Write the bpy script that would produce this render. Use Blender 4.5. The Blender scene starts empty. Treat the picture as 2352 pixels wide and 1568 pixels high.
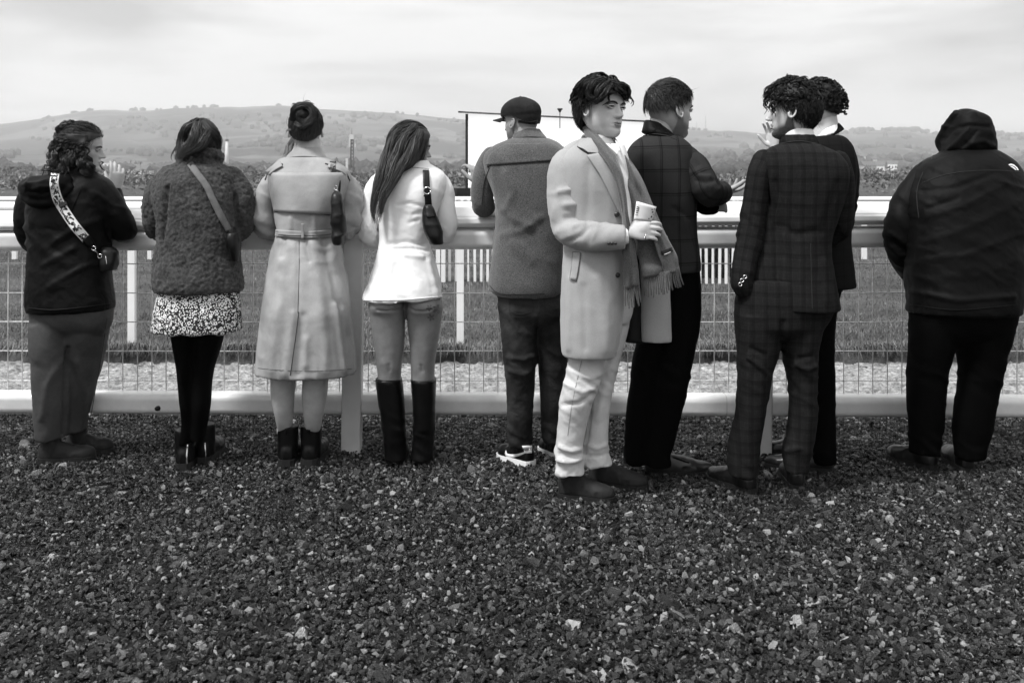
import bpy, bmesh, math, random
import numpy as np
from mathutils import Vector, Matrix
from mathutils.bvhtree import BVHTree

# ------------------------------------------------------------------ camera, sky, sun, exposure
SC = bpy.context.scene
COL = SC.collection
rng = np.random.default_rng(7)
random.seed(7)
F, CX, HY, EYE = 2302.0, 1176.0, 398.0, 1.40     # focal length and horizon of the photograph, eye height

cam_data = bpy.data.cameras.new('camera')
cam = bpy.data.objects.new('camera', cam_data)
COL.objects.link(cam)
cam.location = (0, 0, EYE)
cam.rotation_euler = (math.radians(90), 0, 0)
cam_data.sensor_width = 23.5
cam_data.lens = 23.0
cam_data.shift_y = -(784.0 - HY) / 2352.0
cam_data.clip_start = 0.05
cam_data.clip_end = 9000
cam_data.dof.use_dof = True
cam_data.dof.focus_distance = 4.6
cam_data.dof.aperture_fstop = 6.3
SC.camera = cam

SUN_EL, SUN_AZ = math.radians(58), math.radians(236)   # azimuth clockwise from +Y: behind the camera, to its left
world = bpy.data.worlds.new('World')
SC.world = world
world.use_nodes = True
nt = world.node_tree
nt.nodes.clear()
def wn(t, **k):
    n = nt.nodes.new(t)
    for a, b in k.items(): setattr(n, a, b)
    return n
out = wn('ShaderNodeOutputWorld'); bg = wn('ShaderNodeBackground')
sky = wn('ShaderNodeTexSky', sky_type='NISHITA', sun_disc=False, sun_elevation=SUN_EL, sun_rotation=SUN_AZ)
bw = wn('ShaderNodeRGBToBW')
tc = wn('ShaderNodeTexCoord'); mp = wn('ShaderNodeMapping'); mp.inputs['Scale'].default_value = (1.0, 1.0, 5.5)
n1 = wn('ShaderNodeTexNoise'); n1.inputs['Scale'].default_value = 2.1; n1.inputs['Detail'].default_value = 7; n1.inputs['Roughness'].default_value = .56
n1.inputs['Distortion'].default_value = .25
cr = wn('ShaderNodeMapRange'); cr.inputs['From Min'].default_value = .39; cr.inputs['From Max'].default_value = .59
cr.inputs['To Min'].default_value = 2.0; cr.inputs['To Max'].default_value = 3.9
mx = wn('ShaderNodeMix', data_type='FLOAT'); mx.inputs[0].default_value = .94      # a closed cloud deck with hardly any clear sky behind
L = nt.links.new
L(tc.outputs['Generated'], mp.inputs['Vector']); L(mp.outputs[0], n1.inputs['Vector'])
L(n1.outputs['Fac'], cr.inputs['Value']); L(sky.outputs[0], bw.inputs[0])
sx_ = wn('ShaderNodeSeparateXYZ'); L(tc.outputs['Generated'], sx_.inputs[0])
cie = wn('ShaderNodeMath', operation='MULTIPLY_ADD', use_clamp=False); L(sx_.outputs['Z'], cie.inputs[0]); cie.inputs[1].default_value = 1.5; cie.inputs[2].default_value = 1.0     # a closed overcast is brighter towards the zenith
cmx = wn('ShaderNodeMath', operation='MAXIMUM'); L(cie.outputs[0], cmx.inputs[0]); cmx.inputs[1].default_value = 1.0
cml = wn('ShaderNodeMath', operation='MULTIPLY'); L(cr.outputs[0], cml.inputs[0]); L(cmx.outputs[0], cml.inputs[1])
L(bw.outputs[0], mx.inputs[2]); L(cml.outputs[0], mx.inputs[3]); L(mx.outputs[0], bg.inputs['Color'])
bg.inputs['Strength'].default_value = .075
L(bg.outputs[0], out.inputs['Surface'])

sun_d = bpy.data.lights.new('sun', 'SUN'); sun_d.energy = 1.5; sun_d.angle = math.radians(11); sun_d.color = (1, 1, 1)
sun = bpy.data.objects.new('sun', sun_d); COL.objects.link(sun)
sv = Vector((math.sin(SUN_AZ) * math.cos(SUN_EL), math.cos(SUN_AZ) * math.cos(SUN_EL), math.sin(SUN_EL)))
sun.rotation_euler = (-sv).to_track_quat('-Z', 'Y').to_euler()
sun.location = sv * 50

SC.view_settings.view_transform = 'Standard'; SC.view_settings.look = 'None'
SC.view_settings.gamma = 1; SC.view_settings.use_curve_mapping = False
SC.view_settings.exposure = 1.45
SC.render.engine = 'CYCLES'
SC.cycles.max_bounces = 6; SC.cycles.diffuse_bounces = 3; SC.cycles.glossy_bounces = 3
SC.cycles.volume_bounces = 1
SC.cycles.use_denoising = True

# ------------------------------------------------------------------ helpers
def W(px, py, d):
    "point of the place seen at photo pixel (px, py), d metres in front of the eye"
    return np.array([(px - CX) / F * d, d, EYE - (py - HY) / F * d])

def hsh(ix, iy, iz, seed):
    h = (ix.astype(np.int64) * 374761393 + iy.astype(np.int64) * 668265263 + iz.astype(np.int64) * 1440670441 + seed * 1274126177) & 0xffffffff
    h = ((h ^ (h >> 13)) * 1274126177) & 0xffffffff
    h = ((h ^ (h >> 16)) * 2246822519) & 0xffffffff
    return ((h ^ (h >> 15)) & 0xffff) / 32767.5 - 1.0

def vnoise(P, seed=0):
    P = np.asarray(P, float); I = np.floor(P).astype(np.int64); f = P - I
    u = f * f * f * (f * (f * 6 - 15) + 10)
    x, y, z = I[:, 0], I[:, 1], I[:, 2]; r = 0
    for a in (0, 1):
        for b in (0, 1):
            for c in (0, 1):
                w = (u[:, 0] if a else 1 - u[:, 0]) * (u[:, 1] if b else 1 - u[:, 1]) * (u[:, 2] if c else 1 - u[:, 2])
                r = r + w * hsh(x + a, y + b, z + c, seed)
    return r

def fbm(P, seed=0, oct=3):
    r = 0; a = 1; s = 0
    for o in range(oct):
        r = r + a * vnoise(P * (2.03 ** o) + 17.3 * o, seed + o); s += a; a *= .5
    return r / s

def ridge(P, seed=0):
    return 1 - 2.2 * np.abs(vnoise(P, seed))

def props(o, label=None, cat=None, group=None, kind=None):
    for k, v in (('label', label), ('category', cat), ('group', group), ('kind', kind)):
        if v: o[k] = v
    return o

def make_mesh(name, V, Fc, smooth=True, attrs=None):
    V = np.asarray(V, float)
    me = bpy.data.meshes.new(name)
    if isinstance(Fc, np.ndarray) and Fc.ndim == 2:
        k = Fc.shape[1]; n = len(Fc)
        me.vertices.add(len(V)); me.vertices.foreach_set('co', V.astype(np.float32).ravel())
        me.loops.add(n * k); me.loops.foreach_set('vertex_index', Fc.astype(np.int32).ravel())
        me.polygons.add(n); me.polygons.foreach_set('loop_start', np.arange(0, n * k, k, dtype=np.int32))
        me.update(calc_edges=True); me.validate()
    else:
        me.from_pydata([tuple(v) for v in V], [], [tuple(int(i) for i in f) for f in Fc]); me.update()
    if smooth: me.polygons.foreach_set('use_smooth', np.ones(len(me.polygons), bool))
    for k, a in (attrs or {}).items():
        if len(a) == len(me.vertices):
            me.attributes.new(k, 'FLOAT', 'POINT').data.foreach_set('value', np.asarray(a, np.float32))
    return me

def new_obj(name, me, mat=None, parent=None, loc=None):
    o = bpy.data.objects.new(name, me); COL.objects.link(o)
    if mat is not None and me is not None and not me.materials: me.materials.append(mat)
    if parent is not None: o.parent = parent
    if loc is not None: o.location = loc
    return o

def empty(name, loc):
    o = bpy.data.objects.new(name, None); COL.objects.link(o); o.location = loc; return o

def join(parts):
    V, Fs, n = [], [], 0
    for v, f in parts:
        v = np.asarray(v, float); V.append(v)
        if isinstance(f, np.ndarray): Fs.extend((f + n).tolist())
        else: Fs.extend([[i + n for i in q] for q in f])
        n += len(v)
    return np.vstack(V), Fs

def crom(A, sub):
    "Catmull-Rom resampling of rows of control values"
    A = np.asarray(A, float)
    if len(A) < 2 or sub < 2: return A
    P = np.vstack([2 * A[0] - A[1], A, 2 * A[-1] - A[-2]]); o = []
    for i in range(1, len(P) - 2):
        for t in np.arange(sub) / sub:
            a, b, c, d = P[i - 1], P[i], P[i + 1], P[i + 2]
            o.append(.5 * ((2 * b) + (c - a) * t + (2 * a - 5 * b + 4 * c - d) * t * t + (3 * b - a - 3 * c + d) * t ** 3))
    o.append(A[-1]); return np.array(o)

def rings(R, closed=True, caps=True):
    "quads between successive rings R[k] (n,3)"
    R = np.asarray(R); k, n = R.shape[:2]
    V = R.reshape(-1, 3); Fs = []
    m = n if closed else n - 1
    for a in range(k - 1):
        for b in range(m):
            c = (b + 1) % n
            Fs.append([a * n + b, a * n + c, (a + 1) * n + c, (a + 1) * n + b])
    if caps and closed:
        V = np.vstack([V, R[0].mean(0), R[-1].mean(0)]); i0 = k * n
        for b in range(n):
            c = (b + 1) % n
            Fs.append([i0, c, b]); Fs.append([i0 + 1, (k - 1) * n + b, (k - 1) * n + c])
    return V, Fs

def tube(pts, rad, n=14, sub=4, round_ends=True, flat=1.0, up=None):
    "tapered tube through world points; flat squashes it across `up`"
    A = np.hstack([np.asarray(pts, float), np.asarray(rad, float).reshape(len(pts), -1)])
    A = crom(A, sub); P, r = A[:, :3], np.maximum(A[:, 3], 1e-4)
    T = np.gradient(P, axis=0); T /= np.linalg.norm(T, axis=1)[:, None] + 1e-9
    u = np.array(up if up is not None else ([0, 1, 0] if abs(T[0][1]) < .9 else [1, 0, 0]), float)
    a = np.linspace(0, 2 * math.pi, n, endpoint=False); R = []
    def ring(p, t, rr):
        nonlocal u
        u = u - t * (u @ t); u = u / (np.linalg.norm(u) + 1e-9); w = np.cross(t, u)
        return p + np.outer(np.cos(a) * rr * flat, u) + np.outer(np.sin(a) * rr, w)
    if round_ends:
        for q in (.25, .55, .85): R.append(ring(P[0] - T[0] * r[0] * math.sqrt(1 - q * q), T[0], r[0] * q))
    for p, t, rr in zip(P, T, r): R.append(ring(p, t, rr))
    if round_ends:
        for q in (.85, .55, .25): R.append(ring(P[-1] + T[-1] * r[-1] * math.sqrt(1 - q * q), T[-1], r[-1] * q))
    return rings(R)

def box(c, s, rz=0):
    x, y, z = np.array(s) / 2
    V = np.array([[a * x, b * y, d * z] for a in (-1, 1) for b in (-1, 1) for d in (-1, 1)], float)
    if rz:
        k, q = math.cos(rz), math.sin(rz); V[:, :2] = V[:, :2] @ np.array([[k, q], [-q, k]])
    return V + np.array(c, float), [[0, 1, 3, 2], [4, 6, 7, 5], [0, 4, 5, 1], [2, 3, 7, 6], [0, 2, 6, 4], [1, 5, 7, 3]]

def ellipsoid(c, r, nu=20, nv=12):
    t = np.linspace(0.05, math.pi - .05, nv); a = np.linspace(0, 2 * math.pi, nu, endpoint=False)
    R = [np.c_[np.sin(q) * np.cos(a) * r[0], np.sin(q) * np.sin(a) * r[1], np.full(nu, math.cos(q) * r[2])] + np.array(c) for q in t]
    return rings(R)

def remesh(parts, vox, smooth=4, fac=.5):
    "one continuous closed surface out of overlapping closed pieces"
    V, Fs = join(parts)
    me = bpy.data.meshes.new('tmp'); me.from_pydata([tuple(v) for v in V], [], Fs); me.update()
    bm = bmesh.new(); bm.from_mesh(me); bmesh.ops.recalc_face_normals(bm, faces=bm.faces); bm.to_mesh(me); bm.free()
    o = bpy.data.objects.new('tmp', me); COL.objects.link(o)
    m = o.modifiers.new('r', 'REMESH'); m.mode = 'VOXEL'; m.voxel_size = vox; m.adaptivity = 0
    if smooth:
        s = o.modifiers.new('s', 'SMOOTH'); s.factor = fac; s.iterations = smooth
    dg = bpy.context.evaluated_depsgraph_get(); ev = o.evaluated_get(dg); m2 = ev.to_mesh()
    v = np.empty(len(m2.vertices) * 3, np.float32); m2.vertices.foreach_get('co', v)
    f = np.empty(len(m2.loops), np.int32); m2.loops.foreach_get('vertex_index', f)
    ev.to_mesh_clear(); bpy.data.objects.remove(o); bpy.data.meshes.remove(me)
    return v.reshape(-1, 3).astype(float), f.reshape(-1, 4)

def vnormals(V, Fq):
    n = np.cross(V[Fq[:, 2]] - V[Fq[:, 0]], V[Fq[:, 3]] - V[Fq[:, 1]])
    N = np.zeros_like(V)
    for k in range(4): np.add.at(N, Fq[:, k], n)
    return N / (np.linalg.norm(N, axis=1)[:, None] + 1e-12)

# ------------------------------------------------------------------ materials (a black-and-white place: all greys)
def nodes_of(name):
    m = bpy.data.materials.new(name); m.use_nodes = True; t = m.node_tree
    return m, t, t.nodes['Principled BSDF'], (lambda ty, **k: _n(t, ty, k)), t.links.new
def _n(t, ty, k):
    n = t.nodes.new(ty)
    for a, b in k.items():
        if a in ('data_type', 'operation', 'feature', 'attribute_name', 'attribute_type', 'wave_type', 'bands_direction', 'blend_type', 'distance'): setattr(n, a, b)
        else: n.inputs[a].default_value = b
    return n

def mat(name, v, rough=.7, spec=.3, var=.25, scale=30., bump=.15, bscale=120., bdist=.002, stretch=(1, 1, 1), var2=0., scale2=3., crease=0., cscale=11., sheen=0., sss=0., coat=0., metal=0., gen=None):
    "grey surface with two noise layers of tone and a fine relief"
    m, t, b, N, L = nodes_of(name)
    tc = N('ShaderNodeTexCoord'); mp = N('ShaderNodeMapping', Scale=stretch); L(tc.outputs['Object'], mp.inputs['Vector'])
    a = N('ShaderNodeTexNoise', Scale=scale, Detail=6., Roughness=.6); L(mp.outputs[0], a.inputs['Vector'])
    r = N('ShaderNodeMapRange'); r.inputs['From Min'].default_value = .3; r.inputs['From Max'].default_value = .7
    r.inputs['To Min'].default_value = v * (1 - var); r.inputs['To Max'].default_value = v * (1 + var); L(a.outputs['Fac'], r.inputs['Value'])
    val = r.outputs[0]
    if var2:
        a2 = N('ShaderNodeTexNoise', Scale=scale2, Detail=4.); L(tc.outputs['Object'], a2.inputs['Vector'])
        r2 = N('ShaderNodeMapRange'); r2.inputs['From Min'].default_value = .35; r2.inputs['From Max'].default_value = .65
        r2.inputs['To Min'].default_value = 1 - var2; r2.inputs['To Max'].default_value = 1 + var2; L(a2.outputs['Fac'], r2.inputs['Value'])
        mu = N('ShaderNodeMath', operation='MULTIPLY'); L(val, mu.inputs[0]); L(r2.outputs[0], mu.inputs[1]); val = mu.outputs[0]
    if gen: val = gen(N, L, tc, val)
    L(val, b.inputs['Base Color'])
    b.inputs['Roughness'].default_value = rough; b.inputs['Specular IOR Level'].default_value = spec
    b.inputs['Sheen Weight'].default_value = sheen; b.inputs['Coat Weight'].default_value = coat; b.inputs['Metallic'].default_value = metal
    if sss:
        b.inputs['Subsurface Weight'].default_value = sss; b.inputs['Subsurface Radius'].default_value = (.012, .012, .012); b.inputs['Subsurface Scale'].default_value = .5
    if bump:
        c = N('ShaderNodeTexNoise', Scale=bscale, Detail=4., Roughness=.6); L(mp.outputs[0], c.inputs['Vector'])
        bp = N('ShaderNodeBump', Strength=bump, Distance=bdist); L(c.outputs['Fac'], bp.inputs['Height']); L(bp.outputs[0], b.inputs['Normal'])
        if crease:      # soft drag lines of worn cloth
            c2 = N('ShaderNodeTexNoise', Scale=cscale, Detail=2.0, Roughness=.5, Distortion=.35); L(tc.outputs['Object'], c2.inputs['Vector'])
            b2 = N('ShaderNodeBump', Strength=crease * .8, Distance=.016); L(c2.outputs['Fac'], b2.inputs['Height']); L(b2.outputs[0], bp.inputs['Normal'])
    return m
# ------------------------------------------------------------------ the setting: ground, track, turf, hill
M_soil = mat('dark_grit', .007, rough=.8, var=.5, scale=90, bump=.6, bscale=160, bdist=.01)
M_sand = mat('track_sand', .31, rough=.95, spec=.1, var=.65, scale=34, bump=1., bscale=90, bdist=.02, var2=.25, scale2=9)
M_turf = mat('turf', .075, rough=.9, spec=.1, var=.45, scale=22, bump=.8, bscale=60, bdist=.03, var2=.3, scale2=1.4)
M_far = mat('far_ground', .06, rough=1, spec=0, var=.4, scale=.02, bump=0, var2=.4, scale2=.004)

def sheet(name, x0, x1, y0, y1, z, m, nx=2, ny=2, fz=None, kind='structure'):
    X, Y = np.meshgrid(np.linspace(x0, x1, nx), np.linspace(y0, y1, ny))
    P = np.c_[X.ravel(), Y.ravel(), np.full(X.size, z)]
    if fz is not None: P[:, 2] += fz(P)
    q = np.arange(nx * ny).reshape(ny, nx)
    Fc = np.stack([q[:-1, :-1], q[:-1, 1:], q[1:, 1:], q[1:, :-1]], -1).reshape(-1, 4)
    return props(new_obj(name, make_mesh(name, P, Fc), m), kind=kind)

SAND0, SAND1, TURF_Z = 5.80, 7.50, .075
props(sheet('ground', -3200, 3200, -40, 3700, -.30, M_far), 'distant land reaching to the hill')
sheet('gravel_ground', -12, 12, -6, SAND0, -.004, M_soil)
def sandz(P): return .012 * fbm(P * [4, 5, 1], 3) + .009 * vnoise(P * [17, 20, 1], 9) - .040 * np.clip(vnoise(P * [15, 17, 1], 15) - .30, 0, 1) + .009 * vnoise(P * [36, 40, 1], 5) - .018
props(sheet('sand_track', -4.2, 4.2, SAND0 + .001, SAND1 + .1, 0, M_sand, 600, 130, sandz), 'pale churned sand gallop beyond the fence')
def turfz(P):
    e = np.clip((P[:, 1] - SAND1 - .03 * vnoise(P * [5, 0, 0], 4) - .025 * vnoise(P * [17, 0, 0], 8)) / .05, 0, 1)
    return (TURF_Z + .03) * e - .03 + .012 * fbm(P * [4, 4, 1], 2) * e
props(sheet('turf', -4.6, 4.6, SAND1 - .10, 9.0, 0, M_turf, 320, 60, turfz), 'racecourse turf with a cut edge beside the sand')
sheet('turf_field', -40, 40, 9.0, 120, TURF_Z - .003, M_turf)

M_kerb = mat('kerb_board', .10, rough=.8, var=.3, bump=.3)
kb = box((0, SAND0 - .02, .012), (8.4, .03, .06)); props(new_obj('kerb_board', make_mesh('kerb_board', *kb, smooth=False), M_kerb), 'low timber edging between the gravel and the sand', 'edging')

# gravel: tens of thousands of crushed stones
m, t, b, N, L = nodes_of('crushed_stone')
at = N('ShaderNodeAttribute', attribute_name='shade', attribute_type='INSTANCER')
tcn = N('ShaderNodeTexCoord'); no = N('ShaderNodeTexNoise', Scale=1.6, Detail=5.); L(tcn.outputs['Object'], no.inputs['Vector'])
mr = N('ShaderNodeMapRange'); mr.inputs['To Min'].default_value = .55; mr.inputs['To Max'].default_value = 1.45; L(no.outputs['Fac'], mr.inputs['Value'])
mu = N('ShaderNodeMath', operation='MULTIPLY'); L(at.outputs['Fac'], mu.inputs[0]); L(mr.outputs[0], mu.inputs[1]); L(mu.outputs[0], b.inputs['Base Color'])
b.inputs['Roughness'].default_value = .22; b.inputs['Specular IOR Level'].default_value = .42
no2 = N('ShaderNodeTexNoise', Scale=5., Detail=4.); L(tcn.outputs['Object'], no2.inputs['Vector'])
bp = N('ShaderNodeBump', Strength=.5, Distance=.25); L(no2.outputs['Fac'], bp.inputs['Height']); L(bp.outputs[0], b.inputs['Normal'])
M_stone = m

stones = bpy.data.collections.new('stone_shapes')
for k in range(30):
    bm = bmesh.new()
    for i in range(rng.integers(12, 18)):
        d = rng.normal(size=3); d /= np.linalg.norm(d); d = np.sign(d) * np.abs(d) ** .75
        bm.verts.new(d * np.array([1.0, rng.uniform(.6, .9), rng.uniform(.38, .62)]) * rng.uniform(.8, 1.1))
    r = bmesh.ops.convex_hull(bm, input=bm.verts)
    bmesh.ops.delete(bm, geom=[g for g in r['geom_interior'] if isinstance(g, bmesh.types.BMVert)], context='VERTS')
    bmesh.ops.recalc_face_normals(bm, faces=bm.faces)
    me = bpy.data.meshes.new('stone'); bm.to_mesh(me); bm.free(); me.materials.append(M_stone)
    stones.objects.link(bpy.data.objects.new('stone', me))

def scatter(name, P, rot, sc, shade, coll):
    me = bpy.data.meshes.new(name); me.vertices.add(len(P)); me.vertices.foreach_set('co', P.astype(np.float32).ravel())
    for nm, ty, a in (('rot', 'FLOAT_VECTOR', rot), ('sc', 'FLOAT', sc), ('shade', 'FLOAT', shade)):
        me.attributes.new(nm, ty, 'POINT').data.foreach_set('vector' if ty == 'FLOAT_VECTOR' else 'value', np.asarray(a, np.float32).ravel())
    o = new_obj(name, me)
    g = bpy.data.node_groups.new(name, 'GeometryNodeTree')
    g.interface.new_socket('Geometry', in_out='INPUT', socket_type='NodeSocketGeometry'); g.interface.new_socket('Geometry', in_out='OUTPUT', socket_type='NodeSocketGeometry')
    n = g.nodes.new; gi, go, ip, ci = n('NodeGroupInput'), n('NodeGroupOutput'), n('GeometryNodeInstanceOnPoints'), n('GeometryNodeCollectionInfo')
    ci.inputs['Collection'].default_value = coll; ci.inputs['Separate Children'].default_value = True; ci.inputs['Reset Children'].default_value = True
    ip.inputs['Pick Instance'].default_value = True
    mp_ = n('GeometryNodeMeshToPoints'); mp_.inputs['Radius'].default_value = .001
    na = []
    for nm, ty in (('rot', 'FLOAT_VECTOR'), ('sc', 'FLOAT')):
        q = n('GeometryNodeInputNamedAttribute'); q.data_type = ty; q.inputs['Name'].default_value = nm; na.append(q)
    K = g.links.new
    K(gi.outputs[0], mp_.inputs[0]); K(mp_.outputs[0], ip.inputs['Points']); K(ci.outputs[0], ip.inputs['Instance'])
    K(na[0].outputs['Attribute'], ip.inputs['Rotation']); K(na[1].outputs['Attribute'], ip.inputs['Scale']); K(ip.outputs[0], go.inputs[0])
    md = o.modifiers.new('scatter', 'NODES'); md.node_group = g
    return o

n = 130000
D = np.sqrt(rng.uniform(2.45 ** 2, (SAND0 - .03) ** 2, n)); X = rng.uniform(-.60, .60, n) * D
P = np.c_[X, D, np.zeros(n)]
big = fbm(P * [1.2, 1.2, 1], 31)
s = np.exp(rng.normal(math.log(.0086), .38, n)); s = np.where(rng.random(n) < .010, s * rng.uniform(1.7, 2.8, n), s)
s *= 1 + .18 * big; s = np.clip(s, .005, .038)
P[:, 2] = .010 * fbm(P * [3, 3, 1], 12) + .004 + rng.uniform(-.007, .010, n)
keep = ~((np.abs(P[:, 1] - 5.1) < .05) & (rng.random(n) < .2))
shade = np.clip(np.exp(rng.normal(math.log(.026), 1.25, n)) * (1 + .35 * fbm(P * [.9, .9, 1], 44)), .003, .36)
rot = np.c_[rng.normal(0, .75, n), rng.normal(0, .75, n), rng.uniform(0, 6.28, n)]
g = scatter('gravel', P[keep], rot[keep], s[keep], shade[keep], stones)
props(g, 'dark wet crushed stone chippings covering the foreground', 'gravel', kind='stuff')

# grass blades on the turf
m, t, b, N, L = nodes_of('grass_blade')
at = N('ShaderNodeAttribute', attribute_name='tone'); L(at.outputs['Fac'], b.inputs['Base Color']); b.inputs['Roughness'].default_value = .6; b.inputs['Specular IOR Level'].default_value = .25
M_grass = m
n = 132000
D = 7.5 + (rng.random(n) ** 2.2) * 13.0; X = rng.uniform(-.57, .57, n) * D
edge = np.clip(1 - (D - 7.5) / .5, 0, 1)
Q = np.c_[X, D, np.zeros(n)]
D2 = D + .03 * vnoise(Q * [5, 0, 0], 4) + .025 * vnoise(Q * [17, 0, 0], 8) + .03
tuft = fbm(Q * [2.2, 1.2, 1], 21)
h = (.022 + .025 * rng.random(n)) * (1 + .9 * edge * rng.random(n) + .5 * np.clip(tuft, 0, 1)) * (1 + (D - 7.5) * .01)
a = rng.uniform(0, 6.28, n); lean = h * rng.uniform(.3, 1.3, n); w = rng.uniform(.0014, .0026, n) * (1 + (D - 7.5) * .10)
base = np.c_[X, D2, np.full(n, TURF_Z - .012)]
dv = np.c_[np.cos(a), np.sin(a), np.zeros(n)]; sd = np.c_[-np.sin(a), np.cos(a), np.zeros(n)]
mid = base + dv * (lean * .35)[:, None] + np.c_[np.zeros((n, 2)), h * .62]
tip = base + dv * lean[:, None] + np.c_[np.zeros((n, 2)), h]
hang = (edge > .88) & (rng.random(n) < .6)
tip[hang] += np.c_[np.zeros(hang.sum()), -rng.uniform(.03, .10, hang.sum()), -rng.uniform(.03, .09, hang.sum())]
V = np.stack([base - sd * w[:, None], base + sd * w[:, None], mid + sd * (w * .7)[:, None], mid - sd * (w * .7)[:, None], tip], 1).reshape(-1, 3)
i = np.arange(n)[:, None] * 5
near = D < 9.4; T = np.vstack([i[near] + [0, 1, 2], i[near] + [0, 2, 3], i[near] + [3, 2, 4], i[~near] + [0, 1, 4]])
tone = np.clip(np.exp(rng.normal(math.log(.105), .45, n)) * (1 + .55 * tuft) * (1 + 1.0 * edge * rng.random(n)), .02, .5)
gme = make_mesh('grass', V, T, smooth=False, attrs={'tone': np.repeat(tone, 5)})
props(new_obj('grass', gme, M_grass), 'short rough grass on the racecourse turf', 'grass', kind='stuff')

# tussocks hanging over the turf edge
Vt, Ft, tn = [], [], []
for px, wd in ((300, 60), (1010, 70), (1660, 60), (1740, 46), (2025, 64), (2250, 50), (560, 50)):
    c = W(px, 800, 7.53); n = 420
    for j in range(n):
        bx = c[0] + rng.normal(0, wd / F * 7.5 * .45); an = rng.normal(-math.pi / 2, 1.0); hh = rng.uniform(.05, .13); ww = .002
        p0 = np.array([bx, 7.50 + rng.uniform(0, .06), TURF_Z - .01]); dd = np.array([math.cos(an), math.sin(an), 0]); s_ = np.array([-dd[1], dd[0], 0]) * ww
        p1 = p0 + dd * hh * .35 + [0, 0, hh * .55]; p2 = p0 + dd * hh * .9 + [0, 0, hh * rng.uniform(-.4, .6)]
        q = len(Vt); Vt += [p0 - s_, p0 + s_, p1 + s_, p1 - s_, p2]; Ft += [[q, q + 1, q + 2], [q, q + 2, q + 3], [q + 3, q + 2, q + 4]]; tn += [np.exp(rng.normal(math.log(.09), .5))] * 5
props(new_obj('grass_tussocks', make_mesh('grass_tussocks', np.array(Vt), np.array(Ft), False, {'tone': tn}), M_grass), 'coarse tufts hanging over the turf edge', 'grass', kind='stuff')

# the hill
sk = np.array([(-700, 330), (-300, 312), (0, 288), (60, 281), (120, 270), (190, 259), (250, 256), (330, 258), (400, 252), (480, 250), (560, 249), (640, 247), (740, 254), (830, 258), (900, 262), (1000, 270), (1070, 277), (1200, 288), (1350, 296), (1500, 299), (1600, 300), (1680, 302), (1750, 308), (1850, 306), (1950, 304), (2040, 301), (2100, 302), (2150, 308), (2260, 307), (2352, 305), (2700, 318), (3100, 335)], float)
nx, ny = 300, 90
u = np.linspace(-700, 3100, nx); t_ = np.linspace(0, 1, ny)
skz = np.interp(u, sk[:, 0], sk[:, 1])
HP = np.zeros((ny, nx, 3)); HD0, HD1 = 420., 3000.
for j, tt in enumerate(t_):
    d = HD0 + (HD1 - HD0) * tt
    zt = EYE - (skz - HY) / F * HD1
    prof = np.interp(tt, [0, .25, .45, .62, .8, .93, 1], [0, .07, .2, .43, .78, .96, 1.])
    xx = (u - CX) / F * d
    nzv = fbm(np.c_[xx * .0032, np.full(nx, d * .0026), np.zeros(nx)], 5, 4)
    z = -2.5 + (zt + 2.5) * prof + nzv * 26 * min(1, 4 * tt) * (1 - tt) ** .8 + 1.6 * vnoise(np.c_[u * .06, np.full(nx, tt * 5), np.zeros(nx)], 7) * tt
    HP[j] = np.c_[xx, np.full(nx, d), z]
extra = HP[-1].copy(); extra[:, 1] += 500; extra[:, 2] -= 120
HP = np.concatenate([HP, extra[None]], 0)
q = np.arange((ny + 1) * nx).reshape(ny + 1, nx)
Fc = np.stack([q[:-1, :-1], q[:-1, 1:], q[1:, 1:], q[1:, :-1]], -1).reshape(-1, 4)
m, t, b, N, L = nodes_of('hill_fields')
tcn = N('ShaderNodeTexCoord'); mpn = N('ShaderNodeMapping', Scale=(1, 1.0, 1)); L(tcn.outputs['Object'], mpn.inputs['Vector'])
vo = N('ShaderNodeTexVoronoi', Scale=.0085, Randomness=.9); L(mpn.outputs[0], vo.inputs['Vector'])
b1 = N('ShaderNodeRGBToBW'); L(vo.outputs['Color'], b1.inputs[0])
ns = N('ShaderNodeTexNoise', Scale=.006, Detail=8., Roughness=.62); L(mpn.outputs[0], ns.inputs['Vector'])
r1 = N('ShaderNodeMapRange'); r1.inputs['From Min'].default_value = .25; r1.inputs['From Max'].default_value = .75; r1.inputs['To Min'].default_value = .045; r1.inputs['To Max'].default_value = .13; L(b1.outputs[0], r1.inputs['Value'])
r2 = N('ShaderNodeMapRange'); r2.inputs['From Min'].default_value = .46; r2.inputs['From Max'].default_value = .54; L(ns.outputs['Fac'], r2.inputs['Value'])
mxn = N('ShaderNodeMix', data_type='FLOAT'); L(r2.outputs[0], mxn.inputs[0]); mxn.inputs[2].default_value = .045; L(r1.outputs[0], mxn.inputs[3])
L(mxn.outputs[0], b.inputs['Base Color']); b.inputs['Roughness'].default_value = 1; b.inputs['Specular IOR Level'].default_value = 0
props(new_obj('hill', make_mesh('hill', HP.reshape(-1, 3), Fc), m), 'long hazy hill with woods and fields behind the town', kind='structure')

def hill_z(px, d):
    "height of the hill surface at photo column px, distance d"
    tt = (d - HD0) / (HD1 - HD0); j = np.clip(tt * (ny - 1), 0, ny - 1.001); j0 = int(j); fr = j - j0
    i = np.clip((px + 700) / 3800 * (nx - 1), 0, nx - 1.001); i0 = int(i)
    return HP[j0, i0, 2] * (1 - fr) + HP[j0 + 1, i0, 2] * fr

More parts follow.
